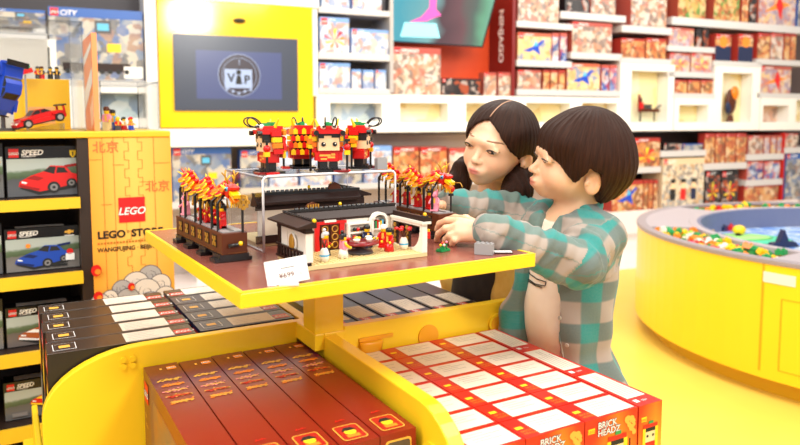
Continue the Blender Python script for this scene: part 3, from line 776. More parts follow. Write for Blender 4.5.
def car_box(label, x0, yt, x1, z0, kind, brandcol, group, cars=True):
    u0, u1, _, z1 = LB(x0, yt, x1, yt + 50, .05)
    z1 = L.hit((x0 + x1) / 2, yt, .05)[1]
    h = z1 - z0; w = u1 - u0
    t = lthing('toy_set_box', label, 'box', (u0 + u1) / 2, .05, z0 + .0005, group)
    b = MB(); b.box(-w / 2, w / 2, 0, .062, 0, h, GB); b.build('carton', t)
    M = face_front(-.001)
    b = MB(); b.box(-w / 2 + .002, w / 2 - .002, -.0006, 0, .003, h * .76, road(kind)); b.build('picture', t)
    b = MB(); q = h * .17; brand(b, -w / 2 + .008, h * .79, q, M, .0006); b.build('brand_logo', t)
    b = MB(); b.text('SPEED', -w / 2 + .014 + q, h * .835, h * .14, WINK, M, .0006, 'LEFT', .25, .03); b.text('CHAMPIONS', -w / 2 + .014 + q, h * .795, h * .045, WINK, M, .0006, 'LEFT', .25, .01)
    b.build('series_title', t)
    b = MB(); M2 = M @ T(0, .03 * h, .0002)
    if kind == 'red':
        car_art(b, w * .92, h * .95, M2, RINK, mat('ink_darkred', srgb(150, 14, 16), .4))
    elif kind == 'blue':
        car_art(b, w * .86, h * .9, M2 @ T(-.01, 0, 0), mat('ink_blue', srgb(26, 70, 170), .4), mat('ink_navy', srgb(14, 34, 90), .4))
        b.disc(w * .36, h * .4, h * .07, RINK, M, .003); b.rect(w * .3, h * .2, w * .42, h * .36, WINK, M, .003); b.rect(w * .1, h * .08, w * .32, h * .13, INK, M, .003)
        b.disc(-w * .2, h * .6, h * .05, OINK, M, .003)
    elif kind == 'white':
        car_art(b, w * .95, h * .92, M2, mat('ink_orange_brown', srgb(170, 84, 40), .4), WINK)
    else:
        car_art(b, w * .7, h * .8, M2 @ T(.02, .02, 0), RINK, YINK); b.disc(w * .28, h * .3, h * .08, OINK, M, .003); b.rect(-w * .4, h * .1, -w * .2, h * .2, GREYINK, M, .003)
    b.build('car_picture', t)
    if kind == 'red':
        b = MB(); x = w * .38; y = h * .84; k = h * .06
        b.poly([(x - k, y + k * 1.2), (x + k, y + k * 1.2), (x + k * .8, y - k * .4), (x, y - k * 1.4), (x - k * .8, y - k * .4)], YINK, M @ T(0, 0, .0006)); b.rect(x - k * .2, y - k * .6, x + k * .2, y + k * .7, INK, M, .001); b.build('emblem', t)
    if kind == 'blue':
        b = MB(); x = w * .36; y = h * .86; k = h * .05
        b.poly([(x - k * 2, y - k * .5), (x - k * 1.8, y + k * .5), (x + k * 2, y + k * .5), (x + k * 1.8, y - k * .5)], GINK, M @ T(0, 0, .0006)); b.poly([(x - k * .6, y - k), (x - k * .5, y + k), (x + k * .6, y + k), (x + k * .5, y - k)], GINK, M @ T(0, 0, .0008)); b.rect(x - k * 2, y - k * 1.9, x + k * 2, y - k * 1.5, WINK, M, .0006); b.build('emblem', t)
    b = MB(); b.rect(-w * .36, .012, w * .3, .05, mat('top_sticker', srgb(214, 206, 200), .25), Matrix.Translation((0, 0, h + .0004)) , 0); b.build('top_sticker', t)
    return t
GC = 'boxed toy cars in the yellow shelving unit'
car_box('black box with red racing car, topmost in the yellow shelving', 6, 146.5, 82, zs[0], 'red', None, GC)
car_box('black box with blue racing car, second shelf of yellow shelving', 5, 227.5, 80, zs[1], 'blue', None, GC)
car_box('black box with orange brown racing car, third shelf of yellow shelving', 6, 304.5, 83, zs[2], 'white', None, GC)
car_box('black box with several cars, fourth shelf of yellow shelving', 4, 378, 79, zs[3], 'multi', None, GC)
car_box('black boxed car cut off by photo edge on top shelf', -74, 144, 3.5, zs[0], 'multi', None, GC)
car_box('black boxed car cut off by photo edge on second shelf', -76, 226, 2.5, zs[1], 'red', None, GC)
car_box('black boxed car cut off by photo edge on third shelf', -74, 303, 3.5, zs[2], 'blue', None, GC)

# ------------------------------------------------------------------ things on the counter
ZT = ZC + .001
def acrylic_case(name, label, u0, u1, v0, v1, h, z=ZT):
    t = lthing(name, label, 'display case', (u0 + u1) / 2, (v0 + v1) / 2, z)
    w = (u1 - u0) / 2; d = (v1 - v0) / 2; k = .004
    for nm, a in (('front_pane', (-w, w, -d, -d + k, 0, h)), ('back_pane', (-w, w, d - k, d, 0, h)), ('side_pane', (-w, -w + k, -d + k, d - k, 0, h)), ('side_pane', (w - k, w, -d + k, d - k, 0, h)), ('top_pane', (-w, w, -d, d, h, h + k))):
        b = MB(); b.box(*a, ACR); b.build(nm, t)
    b = MB()
    for sx in (-1, 1):
        for sy in (-1, 1): b.box(sx * w - .002, sx * w + .002, sy * d - .002, sy * d + .002, 0, h, ACRE)
    for sy in (-1, 1): b.box(-w, w, sy * d - .0025, sy * d + .0025, h, h + k + .001, ACRE)
    for sx in (-1, 1): b.box(sx * w - .0025, sx * w + .0025, -d, d, h, h + k + .001, ACRE)
    b.build('edge_trim', t)
    return t
a = LB(-60, 24, 84, 131, .06)
hc = L.hit(60, 23, .06)[1] - ZT
acrylic_case('display_case', 'large clear case over red toy car at upper left', a[0], L.hit(84.5, 100, .03)[0], .03, .43, hc)
s0 = L.hit(101, 120, .05)[0]; s1 = L.hit(159.5, 110, .05)[0]
acrylic_case('display_case', 'small clear case of little figures beside the yellow screen', s0, s1 - .004, .05, .4, L.hit(130, 82.5, .05)[1] - ZT)
# upright orange and white board between the cases
u0 = L.hit(96.8, 120, .05)[0]
t = lthing('picture_board', 'upright orange and white board between the clear cases', 'board', u0, .05, ZT)
hb = L.hit(92, 33, .06)[1] - ZT
b = MB(); b.box(-.006, .006, 0, .26, 0, hb, mat('board_white', srgb(240, 226, 214), .4), left=art('board_print', [srgb(240, 130, 60), srgb(250, 190, 140), srgb(250, 226, 206), srgb(236, 100, 50)], 7)); b.build('panel', t)
b = MB(); b.box(-.0072, .0072, -.004, .0, 0, hb, mat('board_edge', srgb(244, 150, 90), .4)); b.build('edge_strip', t)
Ms = Matrix.Translation((-.0065, 0, 0)) @ Matrix.Rotation(-math.pi / 2, 4, 'Z') @ FRONT
b = MB(); b.poly([(-.25, hb * .2), (-.02, hb * .5), (-.02, hb * .66), (-.25, hb * .42)], WINK, Ms); b.poly([(-.25, hb * .7), (-.02, hb * .86), (-.02, hb * .92), (-.25, hb * .8)], WINK, Ms); b.build('print_stripes', t)

def toy_car(name, label, loc, M3, main, dark, L_=.15, stripe=None):
    """brick-built racing car: x forward"""
    t = bpy.data.objects.new(name, None); COL.objects.link(t); t.empty_display_size = .05
    t.matrix_world = Matrix.Translation(loc) @ M3; tag(t, label, 'toy car')
    k = L_ / .15
    S = Matrix.Scale(k, 4)
    side = [(-.075, .012), (-.075, .03), (-.06, .034), (-.035, .036), (-.015, .048), (.012, .048), (.03, .034), (.062, .024), (.075, .016), (.075, .008), (.06, .008)]
    b = MB()
    b.prism(side, -.026, .026, main, S @ FRONT @ Matrix.Identity(4))
    b.box(-.07, .07, -.033, -.026, .01, .022, main, S); b.box(-.07, .07, .026, .033, .01, .022, main, S)
    for x in (-.05, .045):
        for sy in (-1, 1): b.cbox((x, sy * .031, .028), (.034, .009, .006), main, S)
    b.build('body', t)
    b = MB(); b.prism([(-.033, .0375), (-.0155, .0472), (-.003, .0472), (-.003, .0365)], -.0267, .0267, dark, S @ FRONT); b.prism([(.0, .0365), (.0, .0472), (.0115, .0472), (.028, .0355)], -.0267, .0267, dark, S @ FRONT)
    b.add([(.0125, -.021, .0482), (.0125, .021, .0482), (.0298, .021, .0348), (.0298, -.021, .0348)], [(0, 3, 2, 1)], dark, S); b.build('windows', t)
    b = MB(); b.box(-.08, -.064, -.034, .034, .046, .05, dark if stripe is None else stripe, S)
    for sy in (-1, 1): b.box(-.074, -.068, sy * .028 - .002, sy * .028 + .002, .03, .046, main, S)
    b.build('rear_wing', t)
    b = MB(); b.box(.055, .08, -.032, .032, .004, .008, dark, S); b.box(-.06, .06, -.03, .03, .006, .0095, dark, S); b.build('floor_pan', t)
    for x in (-.05, .045):
        for sy in (-1, 1):
            b = MB(); b.cyl((x, sy * .026, .0135), (x, sy * .038, .0135), .0135, BLACK, n=18, M=S); b.cyl((x, sy * .038, .0135), (x, sy * .0388, .0135), .008, GREY, n=14, M=S); b.build('wheel', t)
    b = MB()
    for sy in (-1, 1): b.box(.064, .076, sy * .02 - .005, sy * .02 + .005, .016, .0205, CREAM, S)
    b.build('headlights', t)
    return t
p = L.w(L.hit(41, 126, .14)[0], .16, ZT + .017)
toy_car('toy_car', 'red brick racing car inside the large clear case', p, Matrix.Rotation(R(226), 4, 'Z') @ Matrix.Rotation(R(13), 4, 'Y'), RED, BLACK, .142)
t = thing('display_wedge', 'clear wedge tilting the red toy car', 'stand', L.w(L.hit(41, 126, .14)[0], .16, ZT), R(226))
b = MB(); b.prism([(-.06, 0), (.05, 0), (-.06, .022)], -.022, .022, ACRE, FRONT); b.build('wedge', t)
_x = Vector((-.16, -.1, -.98)).normalized(); _z = Vector((.93, -.36, 0)); _z = (_z - _x * _z.dot(_x)).normalized(); _y = _z.cross(_x)
BLUEM = Matrix((_x, _y, _z)).transposed().to_4x4()
# blue car shown nose-down on a stand, at the photo's left edge
uq, zq = L.hit(1.5, 88, .14)
p = L.w(uq, .12, zq)
toy_car('toy_car', 'blue brick racing car shown upright at the left edge', p, BLUEM, BLUE, BLACK, .15)
t = lthing('display_stand', 'dark stand holding the upright blue toy car', 'stand', uq, .17, ZT)
b = MB(); b.cyl((0, 0, 0), (0, 0, zq - ZT - .03), .006, DGREY); b.cbox((0, 0, .004), (.06, .05, .008), DGREY); b.build('post', t)
t = lthing('brick_piece', 'small red brick piece on rod above red car', 'toy', L.hit(25, 73, .3)[0], .3, ZT)
zz = L.hit(25, 72, .3)[1] - ZT
b = MB(); b.cyl((0, 0, 0), (0, 0, zz - .008), .003, GREY); b.build('rod', t)
b = MB(); b.box(-.03, .022, -.01, .01, -.006, .008, RED, T(0, 0, zz, 0, 0, R(-16))); b.box(-.004, .018, -.008, .008, .008, .02, GREEN, T(0, 0, zz, 0, 0, R(-16))); b.build('wing', t)
t = lthing('riser_block', 'yellow display block behind the red toy car', 'display block', L.hit(40, 100, .36)[0], .37, ZT)
zk = L.hit(40, 79, .34)[1] - ZT
b = MB(); b.box(-.075, .085, -.035, .035, 0, zk, YEL2); b.build('block', t, .002)
b = MB(); b.box(-.035, .04, -.0365, -.035, zk * .12, zk * .45, mat('block_picture', srgb(226, 170, 110), .5)); b.build('picture', t)
# ------------------------------------------------------------------ toy figures
def minifig(label, loc, rz, torso, legs, hair, hairstyle='cap', arm=None, skin=YP, group=None, name='toy_figure', seat=False, prop=None, skirt=None, z=0):
    arm = arm or torso
    t = thing(name, label, 'toy figure', loc, rz, group)
    if skirt is not None:
        b = MB(); b.lathe([(.0001, 0), (.0092, 0), (.0065, .0135), (.0001, .0135)], skirt, n=12); b.build('skirt', t)
    else:
        for sx in (-1, 1):
            b = MB(); b.box(sx * .004 - .0037, sx * .004 + .0037, -.0045, .0045, 0, .0118, legs); b.box(sx * .004 - .0037, sx * .004 + .0037, -.0075, .0045, 0, .0035, legs); b.build('leg', t)
        b = MB(); b.box(-.0078, .0078, -.0042, .0042, .0118, .0145, legs); b.build('hips', t)
    b = MB(); b.add([(-.0078, -.0042, .0145), (.0078, -.0042, .0145), (.0078, .0042, .0145), (-.0078, .0042, .0145), (-.0055, -.004, .0275), (.0055, -.004, .0275), (.0055, .004, .0275), (-.0055, .004, .0275)],
                  [(3, 2, 1, 0), (4, 5, 6, 7), (0, 1, 5, 4), (1, 2, 6, 5), (2, 3, 7, 6), (3, 0, 4, 7)], torso)
    b.rect(-.0022, .016, .0022, .0262, GINK, face_front(-.0046), 0) if hairstyle != 'plain' else None
    b.build('torso', t)
    for sx in (-1, 1):
        b = MB(); b.tube([(sx * .0062, 0, .026), (sx * .0086, -.001, .0215), (sx * .009, -.0065, .0175)], .0022, arm, 7); b.build('arm', t)
        b = MB(); b.sph((sx * .009, -.0085, .0165), .0024, skin, 8); b.build('hand', t)
    b = MB(); b.lathe([(.0001, .0275), (.0038, .0275), (.0051, .029), (.0051, .0350), (.0040, .0365), (.0001, .0365)], skin, n=14)
    for sx in (-1, 1): b.disc(sx * .0017, .0333, .0006, INK, face_front(-.0053), 0, 8)
    b.rect(-.0014, .0302, .0014, .0306, INK, face_front(-.0053), 0)
    b.build('head', t)
    if hair is not None:
        b = MB()
        if hairstyle in ('cap', 'plain'):
            b.lathe([(.0058, .0335), (.0062, .0355), (.0058, .0385), (.004, .0405), (.0001, .0412)], hair, n=14); b.box(-.0056, .0056, .0005, .006, .0295, .037, hair)
        elif hairstyle == 'bun':
            b.lathe([(.0056, .0342), (.006, .036), (.0052, .0392), (.0001, .0405)], hair, n=14); b.sph((0, .002, .0425), .0032, hair, 10); b.box(-.005, .005, .001, .006, .030, .037, hair)
        elif hairstyle == 'pig':
            b.sph((0, 0, .0335), (.0072, .007, .0068), hair, 14); b.cyl((0, -.0055, .0322), (0, -.0088, .0322), .0026, hair)
            for sx in (-1, 1): b.cyl((sx * .0042, 0, .038), (sx * .0062, -.001, .0435), .0024, hair, .0008)
        elif hairstyle == 'hat':
            b.lathe([(.0056, .0345), (.0066, .0352), (.0066, .0366), (.0048, .0368), (.0042, .041), (.0001, .0416)], hair, n=14)
        b.build('hair' if hairstyle != 'hat' else 'hat', t)
    if prop == 'pole':
        b = MB(); b.cyl((.0105, -.0085, .004), (.0105, -.0085, .06), .0016, BLACK); b.build('held_pole', t)
    return t

def block_figure(label, loc, rz, k=1.18):
    """big-headed brick figure in a dragon costume, faces -y"""
    t = thing('block_figure', label, 'toy figure', loc, rz, 'four dragon dancers on the clear riser')
    S = Matrix.Scale(k, 4)
    b = MB(); b.box(-.02, .02, -.02, .02, 0, .0034, BLACK, S); b.studs(-.02, -.02, 5, 2, .0034, BLACK, S); b.build('base_plate', t)
    b = MB(); b.box(.006, .03, -.026, -.006, 0, .0032, DRED, S); b.box(.022, .034, -.014, .006, 0, .0032, RED, S); b.build('red_plate', t)
    for sx in (-1, 1):
        b = MB(); b.box(sx * .008 - .0065, sx * .008 + .0065, -.009, .007, .0034, .0165, BLACK, S); b.box(sx * .008 - .0065, sx * .008 + .0065, -.012, .007, .0034, .0075, BLACK, S); b.build('leg', t)
    b = MB(); b.box(-.0165, .0165, -.0105, .0115, .0165, .034, RED, S); b.box(-.0215, -.0165, -.012, .006, .018, .031, RED, S); b.box(.0165, .0215, -.012, .006, .018, .031, RED, S); b.build('body', t)
    b = MB(); Mf = S @ face_front(-.0107)
    for x, y, w, h in ((-.006, .0262, .018, .003), (.004, .023, .012, .0028), (-.008, .0205, .01, .0026), (.007, .0275, .006, .0035)): b.rect(x - w / 2, y - h / 2, x + w / 2, y + h / 2, GINK, Mf)
    b.build('gold_print', t)
    b = MB(); b.box(-.0165, .0165, -.0145, .012, .034, .0575, SKINP, S); b.build('head', t)
    for sx in (-1, 1):
        b = MB(); b.cyl((sx * .009, -.0145, .044), (sx * .009, -.0158, .044), .0036, BLACK, n=14, M=S); b.cyl((sx * .009 + .001, -.0158, .0453), (sx * .009 + .001, -.0161, .0453), .0012, CREAM, n=8, M=S); b.build('eye', t)
    b = MB(); b.box(-.0175, .0175, -.0155, .013, .0575, .0605, BLACK, S); b.box(-.0175, -.0165, -.0155, .013, .048, .0575, BLACK, S); b.box(.0165, .0175, -.0155, .013, .048, .0575, BLACK, S)
    b.box(-.0165, -.008, -.0155, -.0145, .0535, .0575, BLACK, S); b.box(.004, .0165, -.0155, -.0145, .0545, .0575, BLACK, S); b.box(-.0178, .0178, .012, .016, .034, .0605, BLACK, S); b.build('hair', t)
    b = MB(); b.box(-.021, .021, -.019, .014, .0605, .067, RED, S); b.box(-.016, .016, -.012, .018, .067, .073, RED, S); b.cyl((-.021, -.017, .062), (-.021, -.024, .062), .004, BLACK, n=10, M=S); b.cyl((.021, -.017, .062), (.021, -.024, .062), .004, BLACK, n=10, M=S); b.build('dragon_hat', t)
    for sx in (-1, 1):
        b = MB(); b.sph((sx * .009, -.0135, .0715), .0045, CREAM, 10, S); b.sph((sx * .009, -.0172, .0718), .0022, BLACK, 8, S); b.build('hat_eye', t)
        b = MB(); b.cyl((sx * .014, .006, .071), (sx * .019, .01, .084), .0032, YP, .0012, 8, S); b.build('horn', t)
        b = MB()
        pts = [(sx * (.006 + .003 * (1 - math.cos(a)) / 2), -.012 - .015 * math.sin(a * .5) * (1.3 - .3 * math.cos(a)), .0745 + .007 * math.sin(a) + .006 * math.sin(a * .5)) for a in [i * math.pi * 1.9 / 14 for i in range(15)]]
        b.tube(pts, .0012, BLACK, 6, S); b.build('feeler', t)
    b = MB(); b.box(-.006, .006, -.012, -.002, .073, .0775, GREEN, S); b.box(-.003, .003, -.002, .012, .073, .079, GREEN, S); b.build('green_crest', t)
    b = MB(); rn = random.Random(3)
    for i in range(6):
        for j in range(4):
            x = -.018 + i * .0072; z = .024 + j * .0115
            b.prism([(-.0036, 0), (.0036, 0), (.0036, .007), (0, .0105), (-.0036, .007)], 0, .0045, [YP, ORG, RED, YP, RED][(i + 2 * j) % 5], S @ T(x + .0036 * (j % 2), .0205, z) @ FRONT)
    for sx in (-1, 1):
        for j in range(4): b.cbox((sx * .0215, .008 - .001 * j, .034 + j * .009), (.007, .015, .0075), [RED, ORG, YP, RED][j], S)
    b.build('scale_cape', t)
    b = MB(); b.cyl((.029, -.012, .0032), (.029, -.012, .052), .0019, BLACK, n=8, M=S); b.cyl((-.027, .008, .0), (-.027, .008, .046), .0019, BLACK, n=8, M=S); b.cbox((.029, -.012, .05), (.009, .006, .004), BLACK, S); b.build('pole', t)
    b = MB(); b.sph((.029, -.012, .039), .0058, RED, 10, S); b.cbox((.029, -.0125, .0305), (.009, .008, .007), YP, S); b.cbox((-.027, .008, .048), (.010, .012, .008), ORG, S); b.cbox((-.027, .004, .04), (.008, .008, .006), YP, S); b.build('dragon_ball', t)
    return t
# ------------------------------------------------------------------ display fixture: table on a post over four bins
ZTAB = .9825
yawT = R(31.3)
cFL = at(240, 293, ZTAB)
TF = Frame((cFL.x, cFL.y), yawT)          # x along the front edge, y away from the camera
TWID = TF.loc(at(535, 253.5, ZTAB))[0]
TDEP = TF.loc(at(143, 231, ZTAB))[1]
PC = TF.w(TWID / 2, TDEP / 2)             # post centre
yawB = R(29.5)
BF = Frame((PC.x, PC.y), yawB)            # the bins: x right, y away
def bthing(name, label, cat, u, v, z, group=None, rz=0): return thing(name, label, cat, BF.w(u, v, z), yawB + rz, group)
def tthing(name, label, cat, u, v, z=ZTAB, group=None, rz=0): return thing(name, label, cat, TF.w(u, v, z), yawT + rz, group)
ZW = .806          # top of the bin dividers
ZB = .50           # bin floor
fx = bthing('display_fixture', 'yellow bin fixture with dividers carrying the toy display table', 'display fixture', 0, 0, 0)
TABTOP = noisy('table_brown', srgb(134, 74, 62), srgb(142, 80, 68), 5, .25)
Mt = BF
def tf_local(u, v):                        # table-frame point in the fixture's local frame
    p = TF.w(u, v); return BF.loc((p.x, p.y))
M_T = T(*tf_local(0, 0), 0, yawT - yawB)
b = MB(); b.box(.0, TWID, 0, TDEP, ZTAB - .023, ZTAB - .0012, YEL, M_T); b.build('table_top', fx, .0015)
e = .006
b = MB(); b.box(e, TWID - e, e, TDEP - e, ZTAB - .0012, ZTAB, TABTOP, M_T); b.build('table_surface', fx)
b = MB()
for a in ((0, TWID, 0, e), (0, TWID, TDEP - e, TDEP), (0, e, e, TDEP - e), (TWID - e, TWID, e, TDEP - e)): b.box(*a, ZTAB - .0012, ZTAB + .0006, YEL, M_T)
b.build('edge_band', fx)
b = MB(); b.box(-.03, .03, -.03, .03, ZW - .01, ZTAB - .023, YEL); b.build('post', fx, .002)
DIV = noisy('yellow_divider', srgb(250, 206, 30), srgb(252, 212, 40), 3, .3)
def fin_profile(s, r, ZW=.806, rz=None):
    rz = rz or r                     # length s from the post, rounded outer top corner
    pts = [(0, ZB - .25), (s, ZB - .25)]
    n = 10
    for i in range(n + 1):
        a = i / n * math.pi / 2
        pts.append((s - r + r * math.cos(a), ZW - rz + rz * math.sin(a)))
    pts.append((0, ZW))
    return pts
def stud_mark(mb, x, y, z, r, M): mb.cyl((x, y, z), (x, y - .004, z), r, DIV, n=20, M=M)
ZD = .772
# left fin
LV = .062
ZWL = .812; ZWR = .818
b = MB(); b.prism([(-x, z) for x, z in fin_profile(.462, .17, ZWL, .105)], 0, .022, DIV, T(-.03, LV + .022, 0) @ FRONT); f1 = b.build('divider', fx, .002)
b = MB(); b.prism(fin_profile(.425, .02, ZWR), 0, .022, DIV, T(.03, -.012, 0) @ FRONT); f2 = b.build('divider', fx, .002)
Mn = Matrix.Rotation(-math.pi / 2, 4, 'Z')
b = MB(); b.prism(fin_profile(.475, .12, .806, .15), -.013, .013, DIV, Mn @ T(.03, 0, 0) @ FRONT); f3 = b.build('divider', fx, .002)
b = MB(); b.prism(fin_profile(.40, .02), -.011, .011, DIV, Mn.inverted() @ T(.03, 0, 0) @ FRONT); f4 = b.build('divider', fx, .002)
b = MB(); b.box(-.0125, .032, -.0345, LV + .022, ZB, ZWL - .001, DIV); b.box(-.032, -.0125, -.0345, LV + .022, ZD + .006, ZWL - .001, DIV); b.build('hub', fx, .002)
b = MB(); b.box(-.52, .405, -.56, .50, ZB - .03, ZB, DIV); b.build('bin_floor', fx, .004)
b = MB(); b.box(-.40, .34, -.46, .42, .0, ZB - .03, YEL); b.build('pedestal', fx, .01)
b = MB(); b.box(-.50, -.488, .10, .50, ZB, .575, DIV); b.build('tray_rim', fx, .003)
# raised marks pressed in the dividers
RM = mat('raised_mark', srgb(240, 170, 30), .35)
b = MB(); b.cyl((.395, -.0335, .772), (.395, -.04, .772), .021, DIV, n=24); b.cyl((.395, -.04, .772), (.395, -.0408, .772), .016, RM, n=24)
b.build('stud_mark', fx); b = MB(); b.cyl((.22, -.0335, .77), (.22, -.037, .77), .024, RM, n=24); b.build('stud_mark', fx)
for k in range(4): b = MB(); b.cyl((-.36 + .016 * (k % 2), LV - .001, .778 + .012 * (k // 2)), (-.36 + .016 * (k % 2), LV - .0035, .778 + .012 * (k // 2)), .0055, DIV, n=12); b.build('stud_mark', fx)
b = MB(); b.cyl((.0131, -.42, .735), (.017, -.42, .735), .022, DIV, n=20); b.build('stud_mark', fx); b = MB(); b.cyl((-.0131, -.42, .735), (-.017, -.42, .735), .022, DIV, n=20)
b.build('stud_mark', fx)
b = MB(); b.lathe([(.0001, 0), (.022, 0), (.026, .022), (.024, .026), (.0001, .026)], RM, T(.085, -.041, .757) @ Matrix.Diagonal((1, .35, 1, 1)), 20)
b.box(.06, .135, -.0385, -.0345, .783, .79, RM); b.build('raised_hat_mark', fx)

# ---------------- front left bin: five big dark red boxes
GA = 'dark red boxed sets in the front left bin'
def dr_mat():
    m = mat('carton_dark_red', srgb(120, 34, 22), .28); n = NT(m)
    tc = n.new('ShaderNodeTexCoord'); sx = n.new('ShaderNodeSeparateXYZ'); n.link(tc.outputs['Object'], sx.inputs[0])
    nz = n.new('ShaderNodeTexNoise'); nz.inputs['Scale'].default_value = 22; n.link(tc.outputs['Object'], nz.inputs['Vector'])
    s = n.math('ADD', sx.outputs[1], n.math('MULTIPLY', n.math('SUBTRACT', nz.outputs[0], .5), .06))
    c = n.ramp(n.math('ADD', n.math('MULTIPLY', s, 2.0), .5), [(.05, srgb(138, 30, 22)), (.45, srgb(142, 34, 24)), (.66, srgb(124, 36, 26)), (.8, srgb(96, 40, 66)), (.88, srgb(112, 46, 28)), (1, srgb(112, 50, 30))])
    n.link(c, n.b.inputs['Base Color']); return m
DR = dr_mat()
DRSIDE = noisy('carton_scene', srgb(104, 96, 84), srgb(160, 90, 40), 14, .35, 3)
ZD = .772
pA = BF.loc(at(141.5, 366, ZD)); pB = BF.loc(at(301, 341, ZD)); pC = BF.loc(at(418, 424, ZD))
wD = (pB[0] - pA[0]) / 5; vBack = min(pA[1], LV - .004); lenD = .452; hD = ZD - ZB
DBL = mat('carton_dark_blue', srgb(30, 36, 52), .35)
def dragon_box(label):
    t = thing('toy_set_box', label, 'box', (0, 0, 0), 0, GA)
    w = wD / 2 - .0012; l = lenD / 2
    b = MB(); b.box(-w, w, -l, l, 0, hD, DR); b.box(-w - .0003, -w, -l + .002, l - .09, .004, hD - .03, DRSIDE); b.box(w, w + .0003, -l + .004, l - .1, .004, hD - .003, DBL); b.build('carton', t)
    Z = hD + .0004
    b = MB(); brand(b, .006, l - .034, .016, T(0, 0, Z), .0002, OINK); b.rect(-.006, l - .03, -.002, l - .022, GINK, None, Z + .0002); b.build('brand_logo', t)
    rn = random.Random(5); b = MB()
    for k, (y, m) in enumerate(((l - .085, GINK), (l - .111, OINK), (l - .137, mat('ink_pink', srgb(236, 140, 150), .4)), (l - .163, GINK), (l - .189, OINK))):
        strokes(b, -w * .58, y - .007, w * 1.16, .015, 11, m, None, Z + .0003, rn)
        strokes(b, -w * .55, y - .006, w * 1.1, .012, 8, [GINK, OINK, GINK, RINK, GINK][k], None, Z + .0004, rn)
    b.build('gold_titles', t)
    b = MB(); y = -l + .035
    b.poly([(px, py, Z + .0002) for px, py in rrect(-w * .66, y - .024, w * .66, y + .024, .006)], GINK); b.poly([(px, py, Z + .0004) for px, py in rrect(-w * .6, y - .022, w * .6, y + .022, .005)], mat('ink_deep_red', srgb(176, 30, 26), .4))
    b.disc(0, y + .0, .009, YINK, None, Z + .0006); b.poly([(-.012, y + .004, Z + .0008), (.012, y + .004, Z + .0008), (.005, y + .014, Z + .0008), (-.005, y + .014, Z + .0008)], INK); b.rect(-.01, y - .017, .01, y - .008, OINK, None, Z + .0006)
    strokes(b, -w * .2, -l + .072, w * .5, .008, 4, RINK, None, Z + .0003, rn)
    b.build('figure_badge', t)
    b = MB(); Mf = face_front(-l - .0005)
    b.poly(rrect(-w * .72, hD - .075, w * .72, hD - .01, .005), GINK, Mf); b.poly(rrect(-w * .65, hD - .072, w * .65, hD - .013, .005), mat('ink_slate', srgb(84, 70, 58), .4), Mf @ T(0, 0, .0003))
    b.disc(0, hD - .042, .012, YINK, Mf, .0006); b.rect(-.014, hD - .068, .014, hD - .053, RINK, Mf, .0006); b.rect(-.012, hD - .036, .012, hD - .026, INK, Mf, .0008); b.build('end_picture', t)
    Ml = Matrix.Translation((-w - .0006, 0, 0)) @ Matrix.Rotation(-math.pi / 2, 4, 'Z') @ FRONT
    b = MB(); brand(b, -l + .012, hD - .055, .036, Ml, .0004); b.text('8+', -l + .016, hD - .085, .014, GINK, Ml, .0004); b.text('80102', -l + .016, hD - .1, .009, GINK, Ml, .0004); b.build('side_logo', t)
    b = MB(); rn2 = random.Random(11)
    for k in range(46):
        x = -l + .075 + rn2.random() * .2; z = .02 + rn2.random() * .15 * (1 - .3 * (x + l) / .3); r = rn2.uniform(.006, .014)
        b.disc(x, z, r, [OINK, GINK, RINK, YINK, OINK][k % 5], Ml, .0006 + k * .00002, 7, rn2.uniform(.6, 1.4))
    b.build('side_picture', t)
    return t
ORDL = ['leftmost dark red box in front left bin, its scenic side showing', 'second dark red box from left in the front left bin', 'middle dark red box of the five in front left bin', 'fourth dark red box from left in the front left bin', 'rightmost dark red box, against the rounded yellow divider']
D0 = None
for i in range(5):
    u = pA[0] + wD * (i + .5); v = vBack - .003 - lenD / 2 - [.0, .004, .0, .002, .0][i]
    if D0 is None: D0 = dragon_box(ORDL[0]); o = D0
    else:
        o = copy_tree(D0); o['label'] = ORDL[i]
        for ch in list(o.children):
            if ch.name.startswith('side_'): bpy.data.objects.remove(ch)
    o.location = BF.w(u, v, ZB + .0005); o.rotation_euler = (0, 0, yawB)

# ---------------- front right bin: small red boxes in rows on a raised insert
GS = 'small red boxed sets in the front right bin'
ZS = .762; hS = .123
pN = BF.loc(at(663, 400, ZS)); pF = BF.loc(at(505, 335, ZS))
xr = pN[0]; vF = -.042; vN = pN[1]
wS = .1145; dS = (vF - vN) / 7
ins = bthing('bin_insert', 'yellow raised insert under the small red boxes', 'bin insert', 0, 0, ZB + .0005)
b = MB(); b.box(.018, xr - .002, vN + .004, vF - .002, 0, ZS - hS - ZB - .001, DIV); b.build('block', ins, .003)
def red_front():
    m = mat('carton_orange_red', srgb(226, 70, 24), .3); n = NT(m)
    tc = n.new('ShaderNodeTexCoord'); sx = n.new('ShaderNodeSeparateXYZ'); n.link(tc.outputs['Object'], sx.inputs[0])
    gx = n.math('ABSOLUTE', n.math('ADD', sx.outputs[0], -.012)); gz = n.math('ABSOLUTE', n.math('ADD', sx.outputs[2], -.04))
    s = n.math('ADD', n.math('MULTIPLY', gx, 12.0), n.math('MULTIPLY', gz, 7.0))
    c = n.ramp(s, [(.0, srgb(252, 190, 60)), (.45, srgb(244, 130, 34)), (.9, srgb(222, 52, 26)), (1, srgb(214, 40, 26))]); n.link(c, n.b.inputs['Base Color'])
    return m
RF = red_front(); RT = mat('carton_red_top', srgb(206, 36, 26), .3); STK = mat('barcode_sticker', srgb(232, 222, 204), .5)
